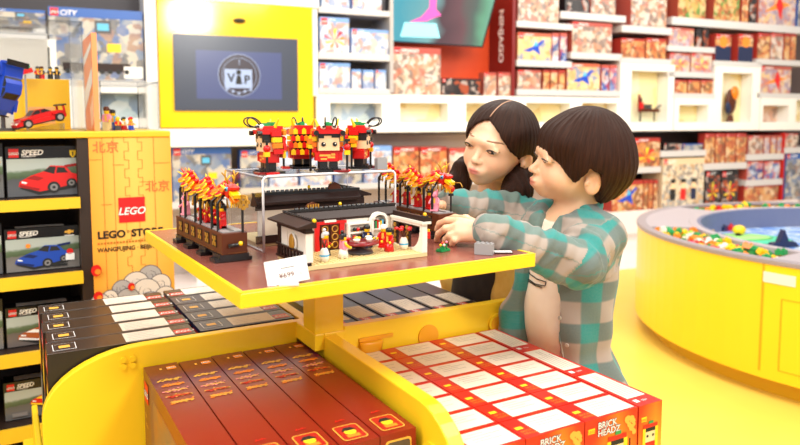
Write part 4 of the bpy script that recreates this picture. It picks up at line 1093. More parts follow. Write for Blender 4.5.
def small_box(label, w, d, h=hS, rot=False, front_full=True):
    t = thing('small_set_box', label, 'box', (0, 0, 0), 0, GS)
    x, y = w / 2 - .0009, d / 2 - .0009
    b = MB(); b.box(-x, x, -y, y, 0, h, RT, front=RF); b.build('carton', t)
    Z = h + .0004
    b = MB(); rn = random.Random(2)
    if not rot:
        b.rect(-x + .030, -y + .004, x - .004, y - .005, STK, None, Z)
        for k in range(4):
            yy = y - .014 - k * .0075
            if yy > -y + .009: b.rect(-x + .036 + rn.random() * .01, yy, x - .012 - rn.random() * .03, yy + .0009, GREYINK, None, Z + .0002)
    else:
        b.rect(-x + .006, -y + .03, x - .006, y - .004, STK, None, Z)
        for k in range(5): b.rect(-x + .012 + k * .007, -y + .04, -x + .013 + k * .007, y - .012 - rn.random() * .03, GREYINK, None, Z + .0002)
    b.build('top_sticker', t)
    b = MB()
    if not rot:
        b.rect(-x + .006, -y + .028, -x + .019, -y + .036, YINK, None, Z); b.text('BRICK', -x + .007, -y + .018, .0075, OINK, None, Z); b.text('HEADZ', -x + .007, -y + .010, .0075, OINK, None, Z)
    else:
        b.rect(-x + .008, -y + .012, -x + .017, -y + .022, WINK, None, Z); b.text('10+', -x + .022, -y + .012, .009, WINK, None, Z)
    b.build('top_logo', t)
    if front_full:
        M = face_front(-y - .0005); b = MB()
        if not rot: b.rect(-x + .006, h - .022, -x + .02, h - .014, YINK, M); b.text('LEGO', -x + .0068, h - .0205, .0058, RINK, M, .0003)
        else: b.rect(-x + .006, h - .028, -x + .018, h - .02, YINK, M); b.text('LEGO', -x + .0064, h - .0265, .005, RINK, M, .0003)
        b.build('brand_logo', t)
        if not rot:
            b = MB(); b.text('BRICK', -x + .026, h - .0175, .0145, INK, M, 0, 'LEFT', 0, .055); b.text('HEADZ', -x + .026, h - .0295, .0145, INK, M, 0, 'LEFT', 0, .055)
            b.text('BRICK', -x + .026, h - .0175, .0145, WINK, M, .0003, 'LEFT', 0, .015); b.text('HEADZ', -x + .026, h - .0295, .0145, WINK, M, .0003, 'LEFT', 0, .015); b.build('series_title', t)
            b = MB(); rn = random.Random(8)
            for k in range(11):
                a = k * .62; b.disc(x - .016 + .008 * math.cos(a), h - .026 + .013 * math.sin(a * .7), .0035 + .0012 * (k % 3), GINK, M, .0002 + k * .00003, 8)
            b.build('gold_dragon_print', t)
            b = MB(); b.text('10+', -x + .008, h - .052, .009, WINK, M); b.text('40354', -x + .008, h - .06, .005, WINK, M); b.build('age_mark', t)
        b = MB(); cx = .012 if not rot else .0
        s = 1.0 if not rot else .8; zt = h - (.047 if not rot else .043)
        b.rect(cx - .016 * s, zt - .026 * s, cx + .016 * s, zt, mat('ink_skin', srgb(246, 214, 160), .4), M, .0002); b.rect(cx - .018 * s, zt - .004 * s, cx + .018 * s, zt + .008 * s, INK, M, .0004); b.rect(cx - .02 * s, zt + .004 * s, cx + .02 * s, zt + .012 * s, RINK, M, .0006)
        for sx in (-1, 1): b.disc(cx + sx * .008 * s, zt - .013 * s, .003 * s, INK, M, .0006, 10); b.rect(cx + sx * .018 * s - .004 * s, zt - .04 * s, cx + sx * .018 * s + .004 * s, zt + .004 * s, YINK, M, .0005)
        b.rect(cx - .016 * s, zt - .046 * s, cx + .016 * s, zt - .026 * s, RINK, M, .0003); b.rect(cx - .005 * s, zt + .012 * s, cx + .008 * s, zt + .018 * s, GREEN, M, .0006); b.cyl((cx + .028 * s, zt - .05, 0), (cx + .028 * s, zt, 0), .001, INK, M=M) if not rot else None
        b.build('figure_picture', t)
    return t
rows = ['front row', 'second row', 'third row', 'fourth row', 'fifth row', 'sixth row', 'back row']
cols = ['left', 'middle', 'right']
S0 = small_box('x', wS, dS); first = True
xw = xr - .0565
for c in range(3):
    for r in range(7):
        lab = 'small red box with white sticker, %s, %s column of front right bin' % (rows[r], cols[c])
        o = S0 if first else copy_tree(S0); first = False
        o['label'] = lab
        u = xw - wS * (3 - c - .5)
        o.location = BF.w(u, vN + dS * (r + .5), ZS - hS); o.rotation_euler = (0, 0, yawB)
dR = (vF - vN) / 3
R0 = small_box('x', .0555, dR, rot=True)
for r in range(3):
    o = R0 if r == 0 else copy_tree(R0)
    o['label'] = 'red box turned lengthwise at right edge of bin, ' + ['nearest', 'middle', 'farthest, against the boy'][r] + (' of three' if r < 2 else '')
    o.location = BF.w(xr - .0275, vN + dR * (r + .5), ZS - hS); o.rotation_euler = (0, 0, yawB)

# ---------------- back left bin: black and navy boxes
GK = 'black boxed sets in the back left bin'; GN = 'navy boxed sets in the back left bin'
ZK = .81
CB = mat('carton_jet', srgb(34, 27, 27), .3); CN = mat('carton_navy', srgb(34, 36, 66), .3)
LAB = mat('ink_label_red', srgb(206, 50, 40), .4)
def long_box(label, w, d, h, body, group, flip=False, spine=True):
    t = thing('long_set_box', label, 'box', (0, 0, 0), 0, group)
    x, y = w / 2 - .001, d / 2 - .002
    b = MB(); b.box(-x, x, -y, y, 0, h, body); b.build('carton', t)
    Z = h + .0004; f = -1 if flip else 1
    Mz = Matrix.Diagonal((f, 1, 1, 1)) if flip else None
    def RC(mb, x0, y0, x1, y1, m, z=0):
        a, c = sorted((f * x0, f * x1)); mb.rect(a, y0, c, y1, m, None, Z + z)
    b = MB(); RC(b, -x + .0005, -y + .0005, x - .0005, -y + .0015, GREYINK); RC(b, -x + .0005, y - .0015, x - .0005, y - .0005, GREYINK); b.build('edge_line', t)
    b = MB(); RC(b, -x + .010, -y * .55, -x + .048, y * .55, WINK); RC(b, -x + .0112, -y * .55 + .0012, -x + .0468, y * .55 - .0012, body, .0002); RC(b, -x + .02, -y * .22, -x + .038, y * .2, GINK, .0004); b.build('title_frame', t)
    b = MB(); RC(b, x - .125, -y * .82, x - .038, y * .82, STK, .0001)
    rn = random.Random(4)
    for k in range(5): RC(b, x - .12 + .004 * rn.random(), -y * .7 + k * y * .3, x - .06 - .03 * rn.random(), -y * .7 + k * y * .3 + .0009, GREYINK, .0003)
    b.build('top_sticker', t)
    b = MB(); RC(b, x - .036, -y * .72, x - .006, y * .1, LAB, .0001); b.text('LEGO', f * (x - .021), -y * .5, y * .5, WINK, None, Z + .0003, 'CENTER', .2, .02); b.text('8-14', f * (x - .021), y * .35, y * .35, GREYINK, None, Z + .0003, 'CENTER'); b.build('end_label', t)
    if spine:
        Ml = Matrix.Translation((-x - .0005, 0, 0)) @ Matrix.Rotation(-math.pi / 2, 4, 'Z') @ FRONT
        b = MB(); b.rect(-y + .005, h - .04, y - .005, h - .008, LAB, Ml); b.text('LEGO', 0, h - .028, .013, WINK, Ml, .0003, 'CENTER', .2, .02); b.rect(-y + .006, h - .13, y - .006, h - .055, mat('ink_amber', srgb(170, 100, 40), .4), Ml); b.rect(-y + .01, h - .115, y - .02, h - .07, YINK, Ml, .0003); b.rect(-y + .006, h - .2, y - .006, h - .14, GREYINK, Ml); b.build('end_picture', t)
    return t
q0 = BF.loc(at(38.5, 312, ZK)); q1 = BF.loc(at(160.5, 293, ZK)); q2 = BF.loc(at(62, 352, ZK))
wK = q1[0] - q0[0]; vTop = .456; dK = .0735
nK = 5
K0 = None
Kord = ['back', 'second from back', 'third from back', 'fourth from back', 'fifth from back', 'nearest the divider']
for i in range(nK):
    v = vTop - dK * (i + .5)
    if v - dK / 2 < LV + .022: break
    lab = 'black boxed set with gold frame, %s, left stack' % Kord[i]
    if K0 is None: K0 = long_box(lab, wK, dK, ZK - ZB, CB, GK); o = K0
    else: o = copy_tree(K0); o['label'] = lab
    o.location = BF.w(q0[0] + wK / 2 + .004 * ((i * 3) % 2), v, ZB + .0005); o.rotation_euler = (0, 0, yawB)
x2 = q0[0] + wK + .008; w2 = min(.235, -.018 - x2 - .004)
N0 = None
for i in range(nK):
    v = vTop + .006 - dK * (i + .5)
    if v - dK / 2 < LV + .022: break
    if i == 0:
        o = long_box('black boxed set, back of the right stack in the back left bin', w2, dK, ZK - ZB, CB, GK, True)
    else:
        lab = 'navy boxed set with white sticker, %s, right stack' % Kord[i]
        if N0 is None: N0 = long_box(lab, w2, dK, ZK - ZB, CN, GN); o = N0
        else: o = copy_tree(N0); o['label'] = lab
    o.location = BF.w(x2 + w2 / 2, v, ZB + .0005); o.rotation_euler = (0, 0, yawB)
# ---------------- back right bin: navy boxes lying away from the camera
GR = 'dark boxed sets under the table in the back right bin'
B0 = None
dk = ['farthest left', 'second from left', 'third from left', 'fourth from left', 'fifth from left', 'rightmost']
for i in range(6):
    u = .036 + .0615 * (i + .5)
    lab = 'dark boxed set under the table, %s of six' % dk[i]
    body = CN if i < 4 else CB
    if i in (0, 4): o = long_box(lab, .30, .060, ZK - .012 - ZB, body, GR, False, False); base = o
    else: o = copy_tree(base); o['label'] = lab
    o.location = BF.w(u, .175, ZB + .0005); o.rotation_euler = (0, 0, yawB - math.pi / 2)
# ------------------------------------------------------------------ models on the table
TZ = ZTAB + .0006
# clear riser
rF = TF.loc(at(262.7, 253, ZTAB)); RH = .136
ru, rv = rF; RW, RDp = .275, .205
t = tthing('acrylic_riser', 'clear riser stand carrying four dragon figures', 'riser', ru, rv, TZ)
k = .005
b = MB(); b.box(0, RW, 0, RDp, RH - k, RH, pane('riser_top_acrylic', (.80, .82, .85), .25)); b.build('top_plate', t)
for x in (0, RW - k):
    b = MB(); b.box(x, x + k, 0, RDp, 0, RH - k, ACR); b.build('side_plate', t)
b = MB(); EDG = mat('frosted_edge', srgb(238, 236, 236), .6, 0, .2)
b.tube([(.0025, 0, 0), (.0025, 0, RH - .008), (.006, 0, RH - .003), (.012, 0, RH - .0015), (RW - .012, 0, RH - .0015), (RW - .006, 0, RH - .003), (RW - .0025, 0, RH - .008), (RW - .0025, 0, 0)], .0023, EDG, 6)
b.tube([(.0025, RDp, 0), (.0025, RDp, RH - .003), (RW - .0025, RDp, RH - .003), (RW - .0025, RDp, 0)], .0016, EDG, 6)
b.tube([(.0025, 0, .0012), (.0025, RDp, .0012)], .0012, EDG, 6); b.tube([(.0025, 0, RH - .002), (.0025, RDp, RH - .002)], .0016, EDG, 6)
b.build('polished_edge', t)
ZR = TZ + RH + .0003
def on_riser(px, v): return TF.w(TF.hit(px, 165, rv + v)[0], rv + v, ZR)
b1 = block_figure('dragon figure facing left, leftmost of four on the clear riser', on_riser(269, .05), R(-62))
place_copy(b1, on_riser(328, .032), R(14), 'dragon figure facing the camera on the clear riser front edge')
place_copy(b1, on_riser(302, .135), R(200), 'dragon figure seen from behind, between the left and front ones on riser')
place_copy(b1, on_riser(360, .075), R(80), 'dragon figure facing right, rightmost of four on the clear riser')
def grey_brick(label, P, rz):
    t = thing('grey_brick', label, 'brick', P, rz)
    b = MB(); b.box(-.016, .016, -.008, .008, 0, .0192, GREY); b.build('brick', t)
    b = MB(); b.studs(-.016, -.008, 4, 2, .0192, GREY); b.build('stud_row', t)
    return t
g = grey_brick('grey brick on the right end of the clear riser', on_riser(381, .03), yawT); g.scale = (.7, .8, 1.1)

# ---------------- the open brick house
def toy_house(name, label, P, rz, full=True):
    t = thing(name, label, 'toy house', P, rz)
    Wd, D, Hw = .226, .118, .058
    b = MB(); b.box(0, Wd, 0, D, 0, .0065, TAN)
    if full: b.studs(.014, .002, 25, 12, .0065, TAN, n=6)
    b.build('base_plate', t)
    # left wall
    b = MB()
    b.box(.0, .010, .0, D, .0065, .012, DBRN)
    b.box(.0, .0125, .0, .010, .012, Hw, CREAM); b.box(.002, .010, .012, .030, .012, Hw, CREAM); b.box(.002, .010, .030, .082, .012, .020, CREAM); b.box(.002, .010, .030, .082, .050, Hw, CREAM)
    b.box(.002, .010, .082, D - .012, .012, Hw, CREAM); b.box(.0, .010, D - .012, D, .012, Hw, DBRN)
    b.box(.004, .008, .030, .082, .020, .050, CREAM)
    b.build('left_wall', t, .0006)
    b = MB(); Ml = Matrix.Translation((.0018, .056, .036)) @ Matrix.Rotation(-math.pi / 2, 4, 'Y')
    b.lathe([(.0165, 0), (.0165, .002), (.0125, .002), (.0125, 0)], CREAM, Ml, 24); b.build('round_window', t)
    b = MB(); b.sph((.000, .056, .036), (.0034, .0105, .0150), GOLD, 16); b.build('gold_medallion', t)
    b = MB()
    for i in range(8): b.box(-.003, .0, .012 + i * .0135, .0165 + i * .0135, .008, .026, DBRN)
    b.box(-.0035, .0, .010, D, .006, .0095, DBRN); b.box(-.0035, .0, .010, D, .0255, .0285, DBRN); b.build('railing', t)
    # beams
    b = MB(); b.box(-.001, .014, -.0015, .0115, Hw, Hw + .004, DBRN); b.box(.0, .012, .0, D, Hw, Hw + .0085, DBRN); b.build('wall_beam', t)
    # left roof: slopes out over the wall
    b = MB()
    prof = [(-.016, Hw + .0085), (-.016, Hw + .0115), (.010, Hw + .0185), (.0165, Hw + .0185), (.0165, Hw + .0085)]
    b.prism(prof, -(D + .004), .006, DBRN, FRONT); b.build('left_roof', t, .0005)
    b = MB()
    for i in range(13): b.cyl((.013, .0 + i * .0092, Hw + .019), (.013, .0062 + i * .0092, Hw + .019), .0034, BLACK, n=8)
    b.sph((.013, -.004, Hw + .020), .0036, YP, 8); b.build('ridge_tile', t)
    # back wall + its roof
    b = MB(); b.box(.010, Wd - .010, D - .010, D, .0065, Hw, CREAM if full else mat('wall_tan_white', srgb(238, 222, 196), .35)); b.build('back_wall', t)
    b = MB(); b.prism([(-D + .014, Hw + .002), (-D + .014, Hw + .005), (-D + .004, Hw + .0185), (-D - .006, Hw + .0185), (-D - .020, Hw + .010), (-D - .020, Hw + .006), (-D, Hw + .002)], .0165, Wd + .004, DBRN, Matrix(((0, 0, 1, 0), (-1, 0, 0, 0), (0, 1, 0, 0), (0, 0, 0, 1))))
    b.build('back_roof', t, .0005)
    b = MB(); b.box(.012, Wd + .004, D - .006, D + .006, Hw + .0185, Hw + .0225, BLACK)
    for i in range(20): b.cyl((.031 + i * .0092, D - .001, Hw + .0225), (.037 + i * .0092, D - .001, Hw + .0225), .003, BLACK, n=8)
    b.sph((.118, D - .001, Hw + .0275), .0032, YP, 8); b.build('roof_ridge', t)
    b = MB(); b.prism([(-.014, 0), (.014, 0), (.0095, .0075), (0, .011), (-.0095, .0075)], -.003, .003, BRN, T(.066, D + .002, Hw + .0225) @ FRONT)
    for i in range(5): b.box(.055 + i * .0048, .0574 + i * .0048, D - .002, D - .0012, Hw + .0235, Hw + .030, GOLD)
    b.build('roof_fan', t)
    # back of the building (seen on the second house)
    b = MB(); b.box(.0, Wd, D, D + .003, .004, .016, DBRN); b.box(.0, Wd, D, D + .0025, Hw - .004, Hw + .006, DBRN)
    for x in (.004, .068, .132, Wd - .012): b.box(x, x + .008, D, D + .0022, .016, Hw - .004, CREAM)
    b.build('back_panels', t)
    if not full: return t
    # gold lattice door with red curtain
    b = MB(); b.box(.066, .116, D - .0125, D - .0102, .0065, .055, DBRN); b.build('door_frame', t)
    for k_ in range(2):
        b = MB(); x0 = .0735 + k_ * .019; b.box(x0, x0 + .016, D - .0145, D - .0126, .008, .052, BRN)
        for j in range(3):
            Mr = T(x0 + .008, D - .0148, .016 + j * .014) @ FRONT
            b.lathe([(.0062, -.0008), (.0066, .0008), (.0048, .0012), (.0044, -.0008)], GOLD, Mr, 14)
        b.build('lattice_door', t)
    b = MB()
    for x0 in (.062, .1095): b.prism([(x0, .007), (x0 + .009, .007), (x0 + .0075, .03), (x0 + .010, .056), (x0, .056)], 0, .004, RED, T(0, D - .0125, 0) @ FRONT)
    b.box(.06, .1225, D - .017, D - .012, .053, .058, RED); b.build('red_curtain', t)
    b = MB(); b.box(.08, .102, D - .018, D - .014, .0565, .060, CREAM); b.build('lintel', t)
    # bookcase
    b = MB(); XO = T(.0395, 0, 0)
    b.box(.084, .088, D - .022, D - .010, .0065, .052, CREAM, XO); b.box(.126, .130, D - .022, D - .010, .0065, .052, CREAM, XO)
    for z in (.0065, .020, .033, .049): b.box(.088, .126, D - .022, D - .010, z, z + .003, CREAM, XO)
    b.box(.130, .134, D - .024, D - .010, .0065, .058, CREAM, XO); b.box(.160, .164, D - .024, D - .010, .0065, .058, CREAM, XO)
    for z in (.0065, .022, .036): b.box(.134, .160, D - .024, D - .010, z, z + .003, CREAM, XO)
    arc = [(.130 + .017 - .017 * math.cos(i * math.pi / 12), .054 + .014 * math.sin(i * math.pi / 12)) for i in range(13)]
    arc2 = [(.147 + .012 * math.cos(i * math.pi / 12), .054 + .009 * math.sin(i * math.pi / 12)) for i in range(13)]
    b.prism(arc + arc2, 0, .012, CREAM, XO @ T(0, D - .012, 0) @ FRONT)
    b.build('bookcase', t, .0004)
    b = MB(); XO = T(.0395, 0, 0)
    for i, m in enumerate((DGREY, GREEN, RED, CREAM, YP, LBLUE, DBRN)): b.box(.1355 + i * .0034, .1385 + i * .0034, D - .021, D - .012, .039, .050 + .002 * (i % 3), m, XO)
    b.build('books', t)
    b = MB(); XO = T(.0395, 0, 0)
    for i, (x, z) in enumerate(((.095, .036), (.102, .036), (.109, .036), (.094, .023), (.106, .023), (.112, .023))):
        b.sph((x + .003, D - .018, z + .0038), .0038, [BLACK, RED][i % 2], 8, XO); b.cyl((x + .003, D - .018, z), (x + .003, D - .018, z + .003), .002, YP, n=6, M=XO)
    b.build('ornaments', t)
    b = MB(); XO = T(.0395, 0, 0); b.box(.088, .122, D - .026, D - .0225, .018, .022, CREAM, XO); b.box(.09, .12, D - .0255, D - .023, .0065, .018, DBRN, XO); b.build('side_cabinet', t)
    # right wall with moon gate
    x0 = Wd - .010
    b = MB(); b.box(x0, Wd, 0, .009, .0065, Hw - .004, CREAM); b.box(x0, Wd, D - .016, D - .010, .0065, Hw - .004, CREAM)
    b.box(x0, Wd, 0, D - .01, Hw - .007, Hw - .002, CREAM)
    gate = [(.009, .0065), (.042, .0065)] + [(.042 - .030 * math.sin(i * math.pi / 16), .040 - .030 * math.cos(i * math.pi / 16)) for i in range(9)] + [(.009, .040)]
    b.prism(gate, x0 + .001, Wd - .001, CREAM, Matrix(((0, 0, 1, 0), (1, 0, 0, 0), (0, 1, 0, 0), (0, 0, 0, 1))))
    b.build('right_wall', t, .0004)
    for y0 in (.046, .088):
        b = MB()
        b.box(x0 + .003, x0 + .006, y0, y0 + .016, .010, .050, DBRN)
        for j in range(4): b.cyl((x0 + .0015, y0 + .008, .015 + j * .0095), (x0 + .0035, y0 + .008, .015 + j * .0095), .0042, GOLD, n=12)
        b.build('lattice_screen', t)
    b = MB(); b.box(x0 - .002, Wd + .006, -.003, D - .012, Hw - .002, Hw + .002, CREAM); b.prism([(x0 + .003, Hw + .002), (Wd + .012, Hw + .002), (Wd + .006, Hw + .009), (x0 + .005, Hw + .010)], -(D - .006), .0, DBRN, FRONT); b.build('right_roof', t)
    b = MB(); b.box(x0 + .003, Wd + .002, .0, .008, Hw + .009, Hw + .0125, BLACK); b.sph((x0 + .006, .002, Hw + .0145), .0034, YP, 8); b.build('roof_end', t)
    b = MB(); b.cyl((Wd + .004, .004, .030), (Wd + .004, .004, .042), .0042, RED, n=10); b.cyl((Wd + .004, .004, .042), (Wd + .004, .004, .046), .003, YP, n=10); b.build('red_lantern', t)
    return t
hP = at(306, 271, TZ)
house = toy_house('toy_house', 'open brick-built house with red curtain and dining figures', (hP.x, hP.y, TZ), yawT)
HF = Frame((hP.x, hP.y), yawT)
def hpt(x, y, z=.0083): p = HF.w(x, y, TZ + z); return p
hb_u, hb_v = TF.loc(at(246, 236, TZ))
P2 = TF.w(ru + .008 + .226, rv + .058 + .118)
toy_house('toy_house', 'brick-built house seen from behind under the clear riser', (P2.x, P2.y, TZ), yawT + math.pi, False).scale = (1, 1, 1.24)
GF = 'figures in the open brick house'
# furniture and people in the house
t = thing('toy_dining_table', 'round dark red dining table in the brick house', 'toy table', hpt(.122, .052), yawT)
b = MB(); b.lathe([(.0001, .0155), (.031, .0155), (.033, .017), (.033, .019), (.0001, .019)], DRED, n=28); b.build('table_top', t)
b = MB(); b.lathe([(.0001, 0), (.024, 0), (.022, .004), (.008, .007), (.007, .0155), (.0001, .0155)], DGREY, n=20); b.build('pedestal', t)
for i, (dx, dy, m, nm) in enumerate(((-.013, -.014, CREAM, 'white bowl near the pink figure'), (.010, -.016, CREAM, 'white bowl at the front rim'), (.020, .004, CREAM, 'white bowl near the red figure'), (-.002, .004, YP, 'yellow dish in the middle'), (-.02, .006, RED, 'red dish on the left side'))):
    t = thing('toy_bowl', nm + ' of the round toy table', 'bowl', hpt(.122 + dx, .052 + dy, .0083 + .0192), 0, 'dishes on the toy dining table')
    b = MB(); b.lathe([(.0001, 0), (.003, 0), (.0058, .005), (.0062, .0068), (.0052, .0066), (.0001, .003)], m, n=14); b.build('bowl', t)
minifig('grey haired figure with white skirt beside the red curtain', hpt(.062, .060), yawT + R(50), RED, RED, mat('light_grey_plastic', srgb(206, 204, 204), .35), 'bun', group=GF, skirt=DBRN)
minifig('figure with black bun and pink top before the round table', hpt(.080, .030), yawT + R(90), PINK, CREAM, BLACK, 'bun', arm=YP, group=GF, skirt=CREAM)
minifig('figure in navy behind the round table', hpt(.156, .088), yawT, NAVYP, NAVYP, BLACK, group=GF)
minifig('white haired figure in red at back right of the round table', hpt(.182, .074), yawT - R(50), RED, RED, CREAM, group=GF)
minifig('black haired figure in red at front right of the round table', hpt(.172, .038), yawT - R(70), RED, RED, BLACK, group=GF, skirt=RED)
def vase(label, P, flowers):
    t = thing('toy_vase', label, 'vase', P, yawT)
    b = MB(); b.lathe([(.0001, 0), (.0062, 0), (.0078, .006), (.0078, .013), (.0055, .019), (.004, .021), (.0001, .021)], CREAM, n=16); b.build('vase_body', t)
    b = MB(); b.lathe([(.00795, .008), (.00805, .0085), (.00805, .0105), (.00795, .011)], LBLUE, n=16); b.build('blue_band', t)
    if flowers:
        b = MB()
        for i in range(5):
            a = i * 1.26; b.tube([(0, 0, .02), (.006 * math.cos(a), .006 * math.sin(a), .03), (.012 * math.cos(a), .012 * math.sin(a), .036)], .0009, BRN, 5)
        b.build('stems', t)
        b = MB()
        for i in range(5):
            a = i * 1.26; b.sph((.0125 * math.cos(a), .0125 * math.sin(a), .0365), (.0048, .0048, .0028), RED, 8)
        b.build('flowers', t)
    else:
        b = MB()
        for i in range(4):
            a = i * 1.6; b.tube([(0, 0, .02), (.004 * math.cos(a), .004 * math.sin(a), .034)], .0008, BRN, 5)
        b.build('twigs', t)
    return t
vase('white vase with blue band at the open front left of the house', hpt(.040, .018), False)
vase('white vase with red flowers before the moon gate', hpt(.203, .040), True)
# small pieces beside the house
P = at(443, 251, TZ)
t = thing('flower_plate', 'green plate with tiny coloured flowers at the house corner', 'toy', (P.x, P.y, TZ), yawT + R(15))
b = MB(); b.box(-.012, .012, -.007, .007, 0, .0032, GREEN); b.studs(-.012, -.008, 3, 2, .0032, GREEN); b.build('plate', t)
b = MB()
for i, (x, y, m) in enumerate(((-.007, 0, YP), (.001, .003, RED), (.007, -.002, PINK), (-.002, -.004, CREAM), (.004, .004, ORG))): b.cyl((x, y, .003), (x, y, .010 + .002 * (i % 3)), .0012, GREEN, n=6); b.sph((x, y, .0115 + .002 * (i % 3)), .0027, m, 8)
b.build('flowers', t)
P = at(484.5, 254.5, TZ); grey_brick('grey brick standing loose near the table right corner', (P.x, P.y + .004, TZ), yawT + R(-50))
P = at(503, 252.5, TZ)
t = thing('paper_slip', 'small white slip with dark edge beside the loose grey brick', 'paper', (P.x, P.y, TZ), yawT - R(30))
b = MB(); b.box(-.016, .016, -.009, .009, 0, .0016, BLACK); b.box(-.0155, .0155, -.0085, .0085, .0016, .0021, PAPER); b.build('slip', t)
# price card
P = at(289, 284.5, TZ)
t = thing('price_card', 'tilted white price card before the brick house', 'price card', (P.x, P.y, TZ), yawT - R(22))
b = MB(); Mc = T(0, .0, .002, 0, R(-22)) @ Matrix.Rotation(R(-9), 4, 'Y'); b.box(-.030, .030, -.0006, .0006, 0, .036, PAPER, Mc); b.build('card', t)
b = MB(); M = Mc @ face_front(-.0009); b.text('¥699', -.012, .0085, .0105, mat('ink_brown', srgb(110, 70, 60), .6), M, 0, 'LEFT', 0, .015); b.text('.00', .0135, .0085, .0075, mat('ink_pink_price', srgb(222, 170, 160), .6), M); b.rect(-.008, .022, .012, .0235, GREYINK, M); b.build('price_text', t)
b = MB(); b.box(-.014, .014, -.010, .012, 0, .0022, mat('clear_plastic_base', srgb(222, 218, 216), .2)); b.box(-.013, .013, -.005, -.0025, .0022, .006, mat('clear_plastic_base', (1, 1, 1))); b.build('card_foot', t)

# ---------------- the two dragon dance models
def dragon_set(label, P, rz):
    t = thing('dragon_dance_model', label, 'toy', P, rz)
    Lb, Wb = .262, .044
    b = MB()
    for y in (.02, .095, .17, .24): b.box(-Wb / 2 - .010, Wb / 2 + .010, y - .014, y + .014, 0, .006, BLACK); b.box(-Wb / 2 - .003, Wb / 2 + .003, y - .018, y + .018, .006, .013, BLACK)
    b.box(-Wb / 2 + .002, Wb / 2 - .002, .004, Lb - .004, .009, .013, BLACK); b.build('feet', t)
    b = MB(); b.box(-Wb / 2, Wb / 2, 0, Lb, .013, .0485, BRN); b.box(-Wb / 2, Wb / 2, .0, Lb, .0135, .0165, mat('gold_brown_plastic', srgb(170, 110, 50), .35)); b.build('base', t, .0008)
    for sx in (-1, 1):
        b = MB()
        for i in range(6):
            y = .035 + i * .039; xx = sx * (Wb / 2 + .0004)
            b.box(xx - .0007, xx + .0007, y - .011, y + .011, .023, .043, DBRN); 
            for dy, dz in ((-.005, .005), (.005, -.005), (-.005, -.005), (.005, .005), (0, 0)): b.box(xx - .0014, xx + .0014, y + dy - .003, y + dy + .003, .033 + dz - .003, .033 + dz + .003, GOLD)
        b.build('gold_tiles', t)
    b = MB(); b.tube([(-.012, -.004, .028), (0, -.010, .030), (.012, -.004, .031)], .0034, BLACK, 8); b.sph((.006, -.011, .032), .0042, YP, 8); b.build('crank', t)
    b = MB(); b.box(-Wb / 2 + .004, Wb / 2 - .004, .008, Lb - .008, .0485, .0505, GREY); b.box(-.003, .003, .01, Lb - .01, .0505, .0515, DGREY); b.build('slide_track', t)
    n = 15
    path = [(.004 * math.sin(i * .9), .030 + i * (.215 / (n - 1)), .109 + .008 * math.sin(i * 1.0 + .6) + (.006 if i > 10 else 0)) for i in range(n)]
    for i in (0, 2, 4, 6, 8, 10, 12, 14):
        x, y, z = path[i]; b = MB(); sd_ = .0165 if i in (4, 10) else -.0175; b.cyl((sd_, y, .0485), (sd_, y, z - .018), .0026, BLACK, n=8); b.cyl((sd_, y, z - .018), (x + sd_ * .3, y, z - .004), .0022, BLACK, n=8); b.build('pole', t)
    db = MB(); db.tube(path, .0095, ORG, 10); body = db.build('dragon_body', t)
    b = MB()
    for i in range(n):
        x, y, z = path[i]
        for sx in (-1, 1):
            for row in (0, 1):
                rot = Matrix.Rotation(sx * R(-34 - 22 * row), 4, 'Y') @ Matrix.Rotation(R(-24), 4, 'X')
                c = (x + sx * (.0085 + .0045 * row), y - .002 + .006 * row, z + .0055 - .0085 * row)
                b.sph(c, (.0028, .0108, .0068), YP, 10, None, rot)
                b.sph((c[0] + sx * .0012, c[1], c[2] + .0012), (.0026, .0088, .0050), [ORG, RED, ORG][(i + row) % 3], 10, None, rot)
    b.build('scales', body)
    b = MB()
    for i in range(n):
        x, y, z = path[i]; b.sph((x, y - .002, z + .0100), (.0062, .0110, .0055), RED, 10, None, Matrix.Rotation(R(-22), 4, 'X'))
        if i % 3 == 1: b.cyl((x, y, z + .013), (x, y + .006, z + .020), .0024, [RED, YP][i % 2], .0006, 6)
    b.build('red_spine', body)
    b = MB()
    for i in range(0, n, 1):
        x, y, z = path[i]
        for sx in (-1, 1): b.cyl((x + sx * .013, y, z - .009), (x + sx * .0140, y, z - .020), .0014, GOLD, .0020, 7); b.sph((x + sx * .0141, y, z - .0225), (.0026, .0026, .004), GOLD, 8)
    b.build('tassels', body)
    # head
    hx, hy, hz = path[0]; hd = MB()
    Hm = T(hx, hy - .016, hz + .004) @ Matrix.Rotation(R(20), 4, 'X') @ Matrix.Scale(.84, 4)
    hd.box(-.0105, .0105, -.014, .012, -.010, .010, RED, Hm); hd.box(-.0085, .0085, -.034, -.014, -.002, .0055, YP, Hm); hd.box(-.007, .007, -.030, -.012, -.0135, -.008, ORG, Hm); hd.box(-.009, .009, -.020, -.008, .010, .015, RED, Hm)
    head = hd.build('dragon_head', t)
    for sx in (-1, 1):
        b = MB(); b.sph((sx * .0105, -.006, .006), .0048, LBLUE if sx < 0 else LBLUE, 10, Hm); b.sph((sx * .0135, -.008, .0065), .0024, BLACK, 8, Hm); b.build('eye', head)
        b = MB(); b.tube([(sx * .005, .004, .012), (sx * .010, .012, .026), (sx * .008, .018, .036)], .002, GOLD, 6, Hm); b.tube([(sx * .0095, .012, .025), (sx * .017, .014, .033)], .0016, GOLD, 6, Hm); b.tube([(sx * .008, .008, .018), (sx * .002, .006, .030)], .0014, YP, 6, Hm); b.build('antler', head)
        b = MB(); b.tube([(sx * .006, -.033, .004), (sx * .015, -.045, .008), (sx * .013, -.058, .003)], .0012, GOLD, 6, Hm); b.build('whisker', head)
        b = MB()
        for q in range(3): b.cyl((sx * .011, .002 + q * .004, .004 - q * .007), (sx * .018, .012 + q * .004, .008 - q * .009), .0042, [YP, ORG, RED][q], .001, 7, Hm)
        b.build('mane', head)
    b = MB()
